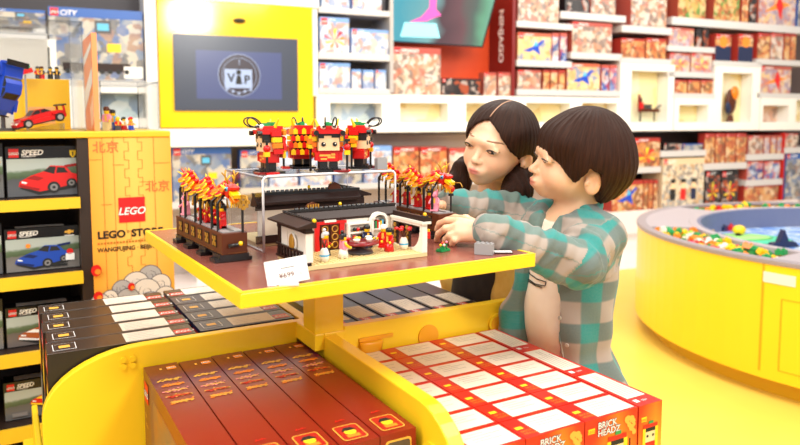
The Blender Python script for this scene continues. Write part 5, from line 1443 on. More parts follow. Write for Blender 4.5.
    for q in range(4): b.cyl((-.006 + q * .004, -.026 + .002 * q, -.013), (-.006 + q * .004, -.028, -.024), .0022, YP, .0008, 6, Hm)
    b.build('beard', head)
    b = MB(); b.sph((0, .0, .0), 0.0001, RED, 4, Hm) if False else None
    x, y, z = path[-1]
    for q in range(5):
        a = R(-50 + q * 25); b.cyl((x, y, z), (x + .02 * math.sin(a), y + .022, z + .018 * math.cos(a)), .0036, [YP, RED, ORG, RED, YP][q], .0008, 7)
    b.build('tail', body)
    return t, path
# left model: long axis runs away from the camera
pl = at(226, 264, TZ); 
lu, lv = TF.loc((pl.x, pl.y))
LP = TF.w(lu + .018, lv + .008, TZ)
dl, path = dragon_set('brick dragon dance model on brown base at the table left edge', LP, yawT + R(2))
DLF = Frame((LP.x, LP.y), yawT + R(2))
pr = at(457, 213, TZ + .0485); ru2, rv2 = TF.loc((pr.x, pr.y))
RP = TF.w(ru2 - .022, rv2, TZ)
dr = place_copy(dl, RP, yawT, 'brick dragon dance model behind the house, held by the boy')
DRF = Frame((RP.x, RP.y), yawT)
GL = 'figures walking on the left dragon base'; GRr = 'figures walking on the right dragon base'
zb = TZ + .0517
nm = ['nearest', 'second', 'third', 'fourth']
m0 = None
for i in range(4):
    P = DLF.w(-.004, .046 + i * .031 * 1.24, zb)
    lab = 'red clad toy figure on left dragon base, %s of four' % (nm[i] if i < 3 else 'farthest')
    if m0 is None: m0 = minifig(lab, P, yawT - R(90), RED, RED, BLACK, 'plain', group=GL)
    else: place_copy(m0, P, yawT - R(90 + 12 * (i % 2)), lab)
pig = minifig('pink pig toy figure at the far end of left dragon base', DLF.w(-.010, .236, zb), yawT - R(70), PINK, PINK, PINK, 'pig', skin=PINK)
for i in range(4):
    place_copy(m0, DRF.w(-.002, .062 + i * .044, zb), yawT - R(80), 'red clad toy figure on right dragon base, %s of four' % (nm[i] if i < 3 else 'farthest'), GRr)
place_copy(pig, DRF.w(-.011, .030, zb), yawT - R(50), 'pink pig toy figure near the front end of right dragon base')
t = thing('gold_ornament', 'gold cross ornament at the head of left dragon model', 'ornament', DLF.w(.014, -.000, zb - .003), yawT + R(2))
b = MB(); b.cyl((0, 0, 0), (0, 0, .045), .0022, BLACK, n=8); b.build('rod', t)
b = MB()
for dx, dz in ((0, 0), (-.008, 0), (.008, 0), (0, .009), (0, -.009), (-.005, .006), (.005, .006), (-.005, -.006), (.005, -.006)): b.cbox((dx, -.0045, .050 + dz), (.0065, .004, .0065), GOLD)
b.build('cross', t)
t = thing('red_ball_pole', 'red ball on black pole at the front of right dragon base', 'toy', DRF.w(.014, .010, zb - .001), yawT)
b = MB(); b.cyl((0, 0, 0), (0, 0, .038), .002, BLACK, n=8); b.cbox((0, 0, .034), (.008, .007, .005), BLACK); b.build('pole', t)
b = MB(); b.sph((0, 0, .0455), .0078, RED, 12); b.cyl((0, 0, .0375), (0, 0, .0405), .004, YP, n=8); b.build('ball', t)
# figures in the clear cases on the left counter
GCs = 'little figures in the small clear case'
for i, (px, tor, leg, hr, nmx) in enumerate(((107, PINK, TAN, BRN, 'figure with pink top'), (113, LBLUE, BLUE, BLACK, 'figure with light blue top'), (118, RED, DGREY, YP, 'figure with red top'), (124, CREAM, RED, BLACK, 'figure with white top'), (131, ORG, BLUE, RED, 'figure with orange top'))):
    v = .10 + .03 * (i % 2); o = minifig(nmx + ' inside the small clear case', L.w(L.hit(px, 128, v)[0], v, ZT), L.yaw + R(20 * i - 30), tor, leg, hr, group=GCs)
    if i < 2: o.scale = (1.5, 1.5, 1.75 - .2 * i)
zk2 = ZT + zk + .0006
for i, (px, tor, leg, hr, nmx) in enumerate(((38, RED, DGREY, DGREY, 'figure in red'), (42, DGREY, RED, BRN, 'figure in dark grey'), (50.5, DGREY, BLACK, DGREY, 'figure in dark clothes'), (57, BLACK, DGREY, BLACK, 'figure in black'))):
    o = minifig(nmx + ' standing on the yellow display block', L.w(L.hit(px, 78, .365)[0], .365, zk2), L.yaw, tor, leg, hr, group='figures on the yellow display block')
# ------------------------------------------------------------------ round play table with loose bricks
ZP = .615
PCX, PCY, PR = 2.68, 3.72, 1.33
t = thing('play_table', 'round yellow play table with blue basin and brick trays', 'play table', (PCX, PCY, 0))
YPT = noisy('play_yellow', srgb(250, 206, 28), srgb(252, 210, 38), 2, .3)
GRIM = mat('rim_grey', srgb(150, 140, 144), .4); PADM = mat('pad_grey', srgb(172, 162, 166), .45); TRAYM = mat('tray_dark', srgb(96, 88, 90), .5)
N = 96
def ring(mb, r0, r1, a0, a1, z0, z1, m, n=None):
    n = n or max(3, int(abs(a1 - a0) / (2 * math.pi) * N)); full = abs(a1 - a0) > 6.28
    vs = []; K = n if full else n + 1
    for i in range(K):
        a = a0 + (a1 - a0) * i / n
        for r, z in ((r0, z0), (r1, z0), (r1, z1), (r0, z1)): vs.append((r * math.cos(a), r * math.sin(a), z))
    fs = []
    for i in range(n):
        j = (i + 1) % K
        for k in range(4): fs.append((i * 4 + k, j * 4 + k, j * 4 + (k + 1) % 4, i * 4 + (k + 1) % 4))
    if not full: fs += [(0, 1, 2, 3), ((K - 1) * 4 + 3, (K - 1) * 4 + 2, (K - 1) * 4 + 1, (K - 1) * 4)]
    return mb.add(vs, fs, m)
TAU = 2 * math.pi
b = MB(); ring(b, PR - .03, PR, 0, TAU, .09, ZP - .022, YPT); sk = b.build('skirt', t)
b = MB(); ring(b, PR - .14, PR - .08, 0, TAU, 0, .09, mat('play_base', srgb(226, 176, 20), .4)); b.build('base_ring', t)
b = MB(); ring(b, PR - .045, PR + .006, 0, TAU, ZP - .022, ZP, GRIM); b.build('outer_rim', t, .004)
RB = PR - .33
b = MB(); ring(b, RB, RB + .045, 0, TAU, ZP - .03, ZP, PADM); b.build('inner_rim', t, .004)
def ang(px, py):
    p = at(px, py, ZP); return math.atan2(p.y - PCY, p.x - PCX)
aF0 = ang(645, 226) ; aF1 = ang(772, 258); aB1 = ang(690, 208)
if aF0 < 0: aF0 += TAU
if aF1 < 0: aF1 += TAU
if aB1 < 0: aB1 += TAU
trays = [(aF0, aF1), (aB1 - 1.75, aB1), (aF1 + .3, aF1 + 1.3)]
segs = sorted(trays)
b = MB()
cur = segs[0][1]
for i in range(len(segs)):
    a0 = segs[i][1]; a1 = segs[(i + 1) % len(segs)][0]
    while a1 < a0: a1 += TAU
    q = MB(); ring(q, RB + .045, PR - .045, a0, a1, ZP - .05, ZP - .002, PADM); q.build('rim_pad', t)
for a0, a1 in segs:
    q = MB(); ring(q, RB + .045, PR - .045, a0, a1, ZP - .10, ZP - .08, TRAYM); ring(q, RB + .035, RB + .045, a0, a1, ZP - .08, ZP - .03, TRAYM); q.build('brick_tray', t)
b = MB(); ring(b, RB - .02, RB, 0, TAU, ZP - .30, ZP - .004, mat('basin_wall', srgb(104, 110, 138), .45)); b.build('basin_wall', t)
def water():
    m = mat('basin_water', srgb(110, 160, 230), .15); n = NT(m)
    tc = n.new('ShaderNodeTexCoord'); nz = n.new('ShaderNodeTexNoise'); nz.inputs['Scale'].default_value = 4.5; nz.inputs['Detail'].default_value = 3; nz.inputs['Distortion'].default_value = 1.2
    n.link(tc.outputs['Object'], nz.inputs['Vector'])
    c = n.ramp(nz.outputs[0], [(.35, srgb(86, 126, 214)), (.47, srgb(140, 184, 240)), (.54, srgb(226, 238, 250)), (.62, srgb(120, 170, 236)), (.75, srgb(80, 120, 210))]); n.link(c, n.b.inputs['Base Color']); return m
b = MB(); b.disc(0, 0, RB - .02, water(), None, ZP - .13, 72); b.build('basin_floor', t)
# skirt details
ad = ang(776, 262)
b = MB(); P = at(765, 273, .55); a = math.atan2(P.y - PCY, P.x - PCX); r = PR + .001
ring(b, PR, PR + .0015, a - .003, a + .004, .12, ZP - .022, mat('seam', srgb(206, 160, 10), .5), 1); 
P = at(781, 300, .45); a2 = math.atan2(P.y - PCY, P.x - PCX)
b.build('panel_seam', t)
b = MB(); q = a2; ring(b, PR, PR + .0015, q, q + .004, .14, ZP - .16, MATS['seam'], 1); ring(b, PR, PR + .0015, q, q + .35, ZP - .164, ZP - .16, MATS['seam']); ring(b, PR, PR + .0015, q, q + .35, .14, .144, MATS['seam']); b.build('hatch_seam', t)
P = at(779, 270, .55); a = math.atan2(P.y - PCY, P.x - PCX)
b = MB(); ring(b, PR, PR + .003, a, a + .10, ZP - .10, ZP - .055, mat('label_white', srgb(232, 224, 216), .5)); b.build('paper_label', t)
# island in the basin
zw = ZP - .13
P = at(742, 240, zw)
t2 = thing('toy_island', 'green and yellow brick island in the blue basin', 'toy', (P.x, P.y, zw + .001))
b = MB(); b.lathe([(.0001, 0), (.30, 0), (.27, .012), (.0001, .014)], mat('island_green', srgb(70, 196, 150), .4), Matrix.Diagonal((1, .55, 1, 1)), 30); b.lathe([(.0001, .014), (.18, .014), (.15, .026), (.0001, .028)], mat('island_lime', srgb(150, 214, 120), .4), Matrix.Diagonal((1, .55, 1, 1)), 24); b.build('ground', t2)
b = MB(); b.sph((-.02, 0, .06), (.04, .03, .03), YP, 14); b.cyl((-.03, -.01, .02), (-.03, -.01, .05), .015, DBRN, n=10); b.build('animal', t2)
P = at(782, 247, zw)
t2 = thing('toy_shark', 'dark blue fin shaped toy in the blue basin', 'toy', (P.x, P.y, zw + .001), R(10))
b = MB(); b.prism([(-.08, 0), (.1, 0), (.07, .03), (.03, .03), (.0, .1), (-.03, .03), (-.07, .025)], -.02, .02, NAVYP, FRONT); b.build('body', t2)
for i, (px, py, m, lab) in enumerate(((685, 237, CREAM, 'white brick cluster left in the blue basin'), (703, 230, RED, 'small red piece at back of the blue basin'), (690, 228, PINK, 'small pink piece at back left of the blue basin'), (712, 245, CREAM, 'white piece near front of the blue basin'), (708, 229, NAVYP, 'small dark piece at back of the blue basin'))):
    P = at(px + 27, py, zw) if i < 2 else at(px + 15, py + 2, zw)
    t2 = thing('loose_piece', lab, 'brick', (P.x, P.y, zw + .001), i)
    b = MB(); b.box(-.03, .03, -.02, .02, 0, .03, m); b.cyl((0, 0, .03), (0, 0, .042), .012, YP if i == 0 else m, n=10); b.build('brick', t2)
# loose bricks in the trays
cls = [('yellow', YP), ('orange', ORG), ('white', CREAM), ('green', GREEN), ('red', RED), ('pink', mat('magenta_plastic', srgb(226, 60, 140), .3)), ('blue', BLUE), ('light green', mat('lime_plastic', srgb(150, 206, 60), .3))]
protos = []
for cn, cm in cls:
    for kk, (lx, ly) in enumerate(((.045, .03), (.03, .03))):
        b = MB(); b.box(-lx / 2, lx / 2, -ly / 2, ly / 2, 0, .024, cm)
        for ix in range(2 if kk == 0 else 1): b.cyl(((ix - .5) * .022 if kk == 0 else 0, 0, .024), ((ix - .5) * .022 if kk == 0 else 0, 0, .031), .008, cm, n=8)
        me_o = b.build('loose_brick'); protos.append((cn, me_o))
rn = random.Random(21)
def scatter(a0, a1, n, where, wts):
    for i in range(n):
        a = a0 + (a1 - a0) * (i + rn.random()) / n
        r = rn.uniform(RB + .07, PR - .075)
        cn, po = protos[rn.choices(range(len(cls)), wts)[0] * 2 + rn.randrange(2)]
        o = po.copy(); COL.objects.link(o)
        o.location = (PCX + r * math.cos(a), PCY + r * math.sin(a), ZP - .070 + rn.uniform(.0, .052))
        o.rotation_euler = (rn.uniform(-.5, .5), rn.uniform(-.5, .5), rn.uniform(0, 6.3))
        tag(o, 'loose %s brick among others in the %s' % (cn, where), 'brick', 'loose bricks in the ' + where)
scatter(aF0 + .02, aF1 - .02, 150, 'front tray of the play table', (5, 4, 5, 4, 1.5, 1, .6, 1))
scatter(aB1 - 1.72, aB1 - .02, 110, 'back tray of the play table', (5, 5, 2, 5, 2, .5, .3, .5))
for cn, po in protos: bpy.data.objects.remove(po)
# ------------------------------------------------------------------ people: smooth-blended solids turned into one surface
class Vox:
    def __init__(s, lo, hi, h):
        s.h = h; s.lo = np.array(lo, dtype=np.float64)
        s.n = np.ceil((np.array(hi) - s.lo) / h).astype(int) + 1
        s.f = np.full(s.n, .5, dtype=np.float32)
    def sub(s, lo, hi):
        a = np.maximum(np.floor((np.array(lo) - s.lo) / s.h).astype(int), 0)
        b = np.minimum(np.ceil((np.array(hi) - s.lo) / s.h).astype(int) + 1, s.n)
        if np.any(b <= a): return None
        sl = tuple(slice(a[i], b[i]) for i in range(3))
        g = [(s.lo[i] + s.h * np.arange(a[i], b[i])).astype(np.float32) for i in range(3)]
        return sl, g[0][:, None, None], g[1][None, :, None], g[2][None, None, :]
    def comb(s, sl, d, k, op):
        a = s.f[sl]
        if op == 'sub': a2, b2 = a, -d; hh = np.maximum(k - np.abs(a2 - b2), 0) / max(k, 1e-6); s.f[sl] = np.maximum(a2, b2) + hh * hh * k * .25
        elif op == 'int': s.f[sl] = np.maximum(a, d)
        else: hh = np.maximum(k - np.abs(a - d), 0) / max(k, 1e-6); s.f[sl] = np.minimum(a, d) - hh * hh * k * .25
    def cap(s, p0, p1, r0, r1=None, k=.01, op='add'):
        r1 = r0 if r1 is None else r1
        p0 = np.array(p0, float); p1 = np.array(p1, float); m = max(r0, r1) + k + 3 * s.h
        q = s.sub(np.minimum(p0, p1) - m, np.maximum(p0, p1) + m)
        if q is None: return s
        sl, X, Y, Z = q; d = p1 - p0; L = float(d @ d) + 1e-12
        t = np.clip(((X - p0[0]) * d[0] + (Y - p0[1]) * d[1] + (Z - p0[2]) * d[2]) / L, 0, 1)
        dist = np.sqrt((X - p0[0] - t * d[0]) ** 2 + (Y - p0[1] - t * d[1]) ** 2 + (Z - p0[2] - t * d[2]) ** 2) - (r0 + (r1 - r0) * t)
        s.comb(sl, dist, k, op); return s
    def chain(s, pts, rs, k=.01, op='add'):
        for i in range(len(pts) - 1): s.cap(pts[i], pts[i + 1], rs[i], rs[i + 1], k, op)
        return s
    def ell(s, c, r, A=None, k=.01, op='add'):
        """ellipsoid with axes = columns of A"""
        c = np.array(c, float); A = np.eye(3) if A is None else np.array(A, float)
        m = max(r) + k + 3 * s.h
        q = s.sub(c - m, c + m)
        if q is None: return s
        sl, X, Y, Z = q
        P = [(X - c[0]) * A[0, i] + (Y - c[1]) * A[1, i] + (Z - c[2]) * A[2, i] for i in range(3)]
        k0 = np.sqrt(sum((P[i] / r[i]) ** 2 for i in range(3))); k1 = np.sqrt(sum((P[i] / r[i] ** 2) ** 2 for i in range(3)))
        s.comb(sl, k0 * (k0 - 1) / np.maximum(k1, 1e-6), k, op); return s
    def fn(s, lo, hi, fun, k=.0, op='int'):
        q = s.sub(lo, hi)
        if q is None: return s
        sl, X, Y, Z = q; s.comb(sl, fun(X, Y, Z).astype(np.float32), k, op); return s
    def mesh(s):
        f = s.f; h = s.h
        S = f < 0
        c = np.zeros(tuple(np.array(f.shape) - 1), np.int8)
        offs = [(i, j, k) for i in (0, 1) for j in (0, 1) for k in (0, 1)]
        nx, ny, nz = c.shape
        for i, j, k in offs: c += S[i:i + nx, j:j + ny, k:k + nz]
        act = np.argwhere((c > 0) & (c < 8))
        vid = np.full(c.shape, -1, np.int32); vid[act[:, 0], act[:, 1], act[:, 2]] = np.arange(len(act))
        val = {o: f[act[:, 0] + o[0], act[:, 1] + o[1], act[:, 2] + o[2]] for o in offs}
        acc = np.zeros((len(act), 3)); cnt = np.zeros(len(act))
        for o in offs:
            for ax in range(3):
                if o[ax]: continue
                o2 = list(o); o2[ax] = 1; o2 = tuple(o2)
                a, b = val[o], val[o2]; m = (a < 0) != (b < 0)
                t = np.where(m, a / np.where(m, a - b, 1), 0)
                p = np.tile(np.array(o, float), (len(act), 1)); p[:, ax] += t
                acc[m] += p[m]; cnt[m] += 1
        V = s.lo + h * (act + acc / cnt[:, None])
        Q = []
        for ax in range(3):
            sl0 = [slice(None)] * 3; sl1 = [slice(None)] * 3
            sl0[ax] = slice(0, -1); sl1[ax] = slice(1, None)
            A, B = S[tuple(sl0)], S[tuple(sl1)]
            e = np.argwhere(A != B); u, v = [(1, 2), (2, 0), (0, 1)][ax]
            ok = (e[:, u] > 0) & (e[:, v] > 0) & (e[:, u] < f.shape[u] - 1) & (e[:, v] < f.shape[v] - 1)
            e = e[ok]
            q = []
            for du, dv in ((-1, -1), (0, -1), (0, 0), (-1, 0)):
                x = e.copy(); x[:, u] += du; x[:, v] += dv; q.append(vid[x[:, 0], x[:, 1], x[:, 2]])
            q = np.stack(q, 1); flip = ~A[e[:, 0], e[:, 1], e[:, 2]]
            q[flip] = q[flip][:, ::-1]; Q.append(q)
        return V, np.concatenate(Q)
def skin_obj(name, V, Q, m, parent, origin, attrs=None, smooth_it=1, disp=None):
    """link a surface; attrs: {name: (n,3) array}"""
    if smooth_it:
        for _ in range(smooth_it):
            acc = np.zeros_like(V); cnt = np.zeros(len(V))
            for i in range(4):
                a, b = Q[:, i], Q[:, (i + 1) % 4]
                np.add.at(acc, a, V[b]); np.add.at(cnt, a, 1); np.add.at(acc, b, V[a]); np.add.at(cnt, b, 1)
            V = V * .5 + .5 * acc / np.maximum(cnt, 1)[:, None]
    if disp is not None:
        Nn = np.zeros_like(V); n = np.cross(V[Q[:, 2]] - V[Q[:, 0]], V[Q[:, 3]] - V[Q[:, 1]])
        for i in range(4): np.add.at(Nn, Q[:, i], n)
        Nn /= np.maximum(np.linalg.norm(Nn, axis=1), 1e-9)[:, None]
        V = V + Nn * disp(V)[:, None]
    me = bpy.data.meshes.new(name); Vl = V - np.array(origin)
    me.vertices.add(len(V)); me.vertices.foreach_set('co', Vl.astype(np.float32).ravel())
    me.loops.add(Q.size); me.loops.foreach_set('vertex_index', Q.astype(np.int32).ravel())
    me.polygons.add(len(Q)); me.polygons.foreach_set('loop_start', np.arange(0, Q.size, 4, dtype=np.int32))
    me.update(calc_edges=True); me.validate()
    me.polygons.foreach_set('use_smooth', np.ones(len(me.polygons), bool)); me.update()
    if attrs:
        for an, arr in attrs.items():
            if len(me.vertices) == len(V):
                at_ = me.attributes.new(an, 'FLOAT_VECTOR', 'POINT'); at_.data.foreach_set('vector', arr(V).astype(np.float32).ravel())
    me.materials.append(m)
    o = bpy.data.objects.new(name, me); COL.objects.link(o); o.parent = parent
    return o, V
def nrm(v): v = np.array(v, float); return v / np.linalg.norm(v)
class HeadFrame:
    def __init__(s, O, F, pitch, roll):
        F = nrm((F[0], F[1], 0)); U = np.array([0, 0, 1.]); Lf = np.cross(U, F)
        F2 = F * math.cos(pitch) - U * math.sin(pitch); U2 = U * math.cos(pitch) + F * math.sin(pitch)
        L2 = Lf * math.cos(roll) - U2 * math.sin(roll); U3 = U2 * math.cos(roll) + Lf * math.sin(roll)
        s.O = np.array(O, float); s.F, s.L, s.U = F2, L2, U3; s.A = np.stack([F2, L2, U3], 1)
    def p(s, f, l, u): return s.O + s.F * f + s.L * l + s.U * u
    def rot(s, a, axis):           # local axes turned about one local axis
        c, n = math.cos(a), math.sin(a)
        M = {'u': [[c, -n, 0], [n, c, 0], [0, 0, 1]], 'l': [[c, 0, n], [0, 1, 0], [-n, 0, c]], 'f': [[1, 0, 0], [0, c, -n], [0, n, c]]}[axis]
        return s.A @ np.array(M)
    def loc(s, V): D = V - s.O; return D @ s.F, D @ s.L, D @ s.U

def add_head(v, h, girl=False):
    P = h.p; A = h.A
    v.ell(P(-.014, 0, .018 if girl else .024), (.088, .073, .072 if girl else .077), A, .01)
    if girl: v.ell(P(.050, 0, -.073), (.020, .019, .017), A, .02)
    v.ell(P(.020, 0, -.022), (.060, .0535 if girl else .0570, .0575), A, .022)
    v.ell(P(.012, 0, -.036), (.056, .044 if girl else .048, .042), A, .02)
    v.ell(P(.057, 0, -.065), (.019, .020, .0155), A, .022)
    for s in (-1, 1):
        v.ell(P(.043, s * (.029 if girl else .032), -.035), (.027, .024, .024), A, .016)
        v.ell(P(.0875, s * .031, -.0015), (.0115, .018, .0085), A, .014, 'sub')
        v.ell(P(.071, s * .030, .002), (.0105, .014, .0085), A, .005)
    v.ell(P(.076, 0, .016), (.01, .034, .01), A, .014)
    v.cap(P(.078, 0, -.002), P(.0915, 0, -.0235), .0042, .0064, .009)
    v.ell(P(.0915, 0, -.0265), (.0082, .0080, .0068), A, .006)
    for s in (-1, 1):
        v.ell(P(.084, s * .0085, -.029), (.0075, .0052, .0052), A, .004)
        v.ell(P(.0885, s * .0045, -.0335), (.003, .0026, .0022), A, .002, 'sub')
    v.ell(P(.076, 0, -.051), (.014, .022, .014), A, .012)
    v.ell(P(.0868, 0, -.0474), (.0066, .0150, .0044), A, .004)
    v.ell(P(.0852, 0, -.0552), (.0068, .0128, .0050), A, .004)
    v.chain([P(.0860, -.0150, -.0506), P(.0918, -.007, -.0512), P(.0927, 0, -.0514), P(.0918, .007, -.0512), P(.0860, .0150, -.0506)], [.0008, .0013, .0014, .0013, .0008], .0015, 'sub')
    v.ell(P(.0915, 0, -.040), (.004, .004, .006), A, .004, 'sub')
    for s in (-1, 1):
        E = h.rot(s * -.35, 'u')
        v.ell(P(-.012, s * .073, -.027), (.017, .0062, .0255), E, .006)
        v.ell(P(-.007, s * .0805, -.024), (.0100, .0060, .0170), E, .003, 'sub')
        v.ell(P(.001, s * .0735, -.029), (.0045, .004, .006), E, .003)
def skin_mat(nm, base, lip):
    m = mat(nm, base, .42); n = NT(m)
    a = n.new('ShaderNodeAttribute'); a.attribute_name = 'tint'
    sp = n.new('ShaderNodeSeparateXYZ'); n.link(a.outputs['Vector'], sp.inputs[0])
    c = n.mix(sp.outputs[1], base, tuple(x * y for x, y in zip(base, (1.0, .80, .74))))
    c = n.mix(sp.outputs[0], c, lip)
    c = n.mix(sp.outputs[2], c, srgb(70, 44, 34))
    n.link(c, n.b.inputs['Base Color'])
    n.b.inputs['Subsurface Weight'].default_value = .18; n.b.inputs['Subsurface Radius'].default_value = (.012, .004, .002); n.b.inputs['Subsurface Scale'].default_value = .5
    return m
def face_tint(h):
    def fn(V):
        f, l, u = h.loc(V); front = f > .05
        lips = np.clip(1.35 - ((l / .0150) ** 2 + ((u + .0515) / .0082) ** 2), 0, 1) * front * (f > .074)
        ch = (np.exp(-(((np.abs(l) - .040) / .018) ** 2 + ((u + .036) / .016) ** 2)) * .55 + np.exp(-((l / .010) ** 2 + ((u + .028) / .009) ** 2)) * .35) * front
        ear = np.clip((np.abs(l) - .068) / .012, 0, 1) * .5 * (np.abs(f + .01) < .03) * (np.abs(u + .02) < .035)
        nos = (np.exp(-(((np.abs(l) - .0048) / .0022) ** 2 + ((u + .0335) / .0018) ** 2)) * .75 + .35 * np.exp(-((l / .011) ** 4 + ((u + .0514) / .0011) ** 2))) * (f > .07)
        return np.stack([lips * .85, np.clip(ch + ear, 0, 1), np.clip(nos, 0, 1)], 1)
    return fn
LASH = mat('lash_black', srgb(30, 20, 18), .5); IRIS = mat('iris_dark', srgb(32, 20, 16), .12, coat=.6); SCL = mat('eye_white', srgb(206, 188, 176), .25)
BROW = mat('brow_brown', srgb(158, 116, 90), .8)
def add_eyes(h, V, Q, parent, origin, open_=.9, both=(-1, 1), look=0.0):
    bvh = BVHTree.FromPolygons([tuple(p) for p in V], [tuple(q) for q in Q])
    def surf(l, u):
        o = h.p(.16, l, u); r = bvh.ray_cast(Vector(o), Vector(-h.F)); return np.array(r[0]) if r[0] is not None else h.p(.08, l, u)
    org = np.array(origin)
    for s in both:
        b = MB(); n = 14; top = []; bot = []
        for i in range(n + 1):
            t = i / n; x = s * .0302 + (t - .5) * .0262
            ht = .0056 * open_ * math.sin(math.pi * t) ** .7; hb = .0036 * open_ * math.sin(math.pi * t) ** .8
            tilt = .0012 * (1 if s * (t - .5) > 0 else -1) * abs(t - .5) * 2
            top.append(surf(x, -.001 + ht + tilt) + h.F * .0006 - org); bot.append(surf(x, -.001 - hb + tilt) + h.F * .0006 - org)
        mid = [(a + c) / 2 + h.F * .0009 for a, c in zip(top, bot)]
        vs = [tuple(p) for p in top + mid + bot]; k = n + 1
        fs = [(i, i + 1, k + i + 1, k + i) for i in range(n)] + [(k + i, k + i + 1, 2 * k + i + 1, 2 * k + i) for i in range(n)]
        b.add(vs, fs, SCL, None, True); eye = b.build('eye', parent)
        b = MB(); cx = s * .0302 + look; pts = []
        for i in range(18):
            a = 2 * math.pi * i / 18; x = cx + .0088 * math.cos(a); u = -.0002 + .0088 * math.sin(a)
            t = np.clip((x - s * .0302) / .0262 + .5, .02, .98)
            u = min(max(u, -.001 - .0036 * open_ * math.sin(math.pi * t) ** .8), -.001 + .0056 * open_ * math.sin(math.pi * t) ** .7)
            pts.append(tuple(surf(x, u) + h.F * .0018 - org))
        b.add(pts, [tuple(range(18))], IRIS); b.build('iris', eye)
        b = MB(); b.tube([tuple(p + h.F * .0012 + h.U * .0004) for p in top], .0012, LASH, 6, None, [.0003 + .0011 * math.sin(math.pi * i / n) for i in range(n + 1)]); b.build('eyelashes', eye)
        b = MB(); pts = []
        for i in range(9):
            t = i / 8; x = s * (.0155 + .030 * t); u = .0205 + .0030 * math.sin(math.pi * (.2 + .6 * t)) - .0035 * t
            pts.append(tuple(surf(x, u) - h.F * .0010 - org))
        b.tube(pts, .0015, BROW, 8, None, [.0012, .0020, .0023, .0024, .0023, .0021, .0018, .0015, .0011]); b.build('eyebrow', parent)
def hair_mat(nm, dark, light):
    m = mat(nm, dark, .45, 0, .16); n = NT(m)
    a = n.new('ShaderNodeAttribute'); a.attribute_name = 'strand'
    mp = n.new('ShaderNodeMapping'); mp.inputs['Scale'].default_value = (26, 26, 1.6); n.link(a.outputs['Vector'], mp.inputs[0])
    nz = n.new('ShaderNodeTexNoise'); nz.inputs['Scale'].default_value = 2.2; nz.inputs['Detail'].default_value = 6; nz.inputs['Roughness'].default_value = .7; n.link(mp.outputs[0], nz.inputs['Vector'])
    c = n.ramp(nz.outputs[0], [(.32, dark), (.72, light)]); n.link(c, n.b.inputs['Base Color'])
    bp = n.new('ShaderNodeBump'); bp.inputs['Strength'].default_value = .75; bp.inputs['Distance'].default_value = .004; n.link(nz.outputs[0], bp.inputs['Height']); n.link(bp.outputs[0], n.b.inputs['Normal'])
    n.b.inputs['Anisotropic'].default_value = .5
    return m
def strand_attr(h, cf=-.02, cu=.06):
    def fn(V):
        f, l, u = h.loc(V); a = np.arctan2(l, f - cf); r = np.sqrt((f - cf) ** 2 + l ** 2)
        return np.stack([np.cos(a), np.sin(a), u * 6], 1)
    return fn

# ======================= the boy
bt = lambda px, py, Y: np.array(atY(px, py, Y))
BO = bt(577, 161.5, 1.453)
bF = (-.994, -.11)
hB = HeadFrame(BO, bF, R(-6), R(9))
TFd = nrm((-.80, -.60, 0)); TLd = np.array([.60, -.80, 0])         # torso: forward, left
sC = bt(568, 216, 1.475)                                           # base of the neck
def tp(f, l, z): return np.array([sC[0], sC[1], 0]) + TFd * f + TLd * l + np.array([0, 0, z])
zS = sC[2] - .015                                                 # shoulder height
shN = tp(.004, .080, zS - .016); shF = tp(.01, -.108, zS - .006)
elN = bt(577, 262, 1.325); wrN = bt(489, 231, 1.262)
elF = bt(512, 213, 1.56); wrF = bt(447, 203.5, 1.495)
zH = .66
def torso(v, g, k=.02):
    """g: how far the surface is pushed out"""
    T3 = np.stack([TFd, TLd, [0, 0, 1.]], 1)
    v.ell(tp(.0, 0, zS - .10), (.078 + g, .099 + g, .135 + g), T3, k)
    v.ell(tp(.004, 0, zS - .21), (.080 + g, .095 + g, .11 + g), T3, .03)
    v.ell(tp(-.002, 0, zS - .34), (.082 + g, .108 + g, .10 + g), T3, .03)
    v.cap(tp(-.002, -.07, zS - .02), tp(-.002, .07, zS - .025), .044 + g, .044 + g, .03)
def hand(v, wrist, knuck, side, fingers, thumb, rad, k=.006):
    """palm from wrist to knuckles; fingers: four chains of points; side: across the palm"""
    w = np.array(wrist); kn = [np.array(p) for p in knuck]
    for i, q in enumerate(kn):
        v.cap(w + (q - kn[1]) * .55, q, rad * 1.65, rad * 1.32, .010)
    for ch, rr in zip(fingers, (1.0, 1.04, 1.0, .88)):
        pts = [np.array(p) for p in ch]
        v.chain(pts, [rad * rr * x for x in (1.18, 1.08, .98, .84)][:len(pts)], k * .5)
    v.chain([np.array(p) for p in thumb], [rad * 1.5, rad * 1.25, rad * 1.08, rad * .9][:len(thumb)], k)
kn = [bt(459, 221.5, 1.300), bt(457.5, 226.5, 1.288), bt(458, 232, 1.280), bt(461, 237.5, 1.276)]
fingN = [[kn[0], bt(447, 220.5, 1.318), bt(439.5, 223.5, 1.335), bt(436.5, 229.5, 1.345)],
         [kn[1], bt(445.5, 228.5, 1.295), bt(438.5, 234.0, 1.312), bt(436.5, 240.0, 1.325)],
         [kn[2], bt(449.5, 235.5, 1.280), bt(445.5, 239.5, 1.290), bt(445.5, 243.5, 1.302)],
         [kn[3], bt(454.5, 240.5, 1.272), bt(452, 243.5, 1.280), bt(452.5, 245.6, 1.288)]]
thN = [bt(480, 226, 1.285), bt(466, 219, 1.325), bt(455, 218, 1.350), bt(447, 219.5, 1.362)]
knF = [bt(436, 199, 1.500), bt(435, 202, 1.485), bt(435.5, 205.5, 1.475), bt(437, 208.5, 1.470)]
fingF = [[knF[i], knF[i] + np.array([-.016, .002, .004]), knF[i] + np.array([-.026, .004, -.006]), knF[i] + np.array([-.028, .004, -.018])] for i in range(4)]
thF = [bt(445, 204, 1.48), bt(440, 205, 1.455), bt(434, 206, 1.445), bt(429, 208, 1.445)]
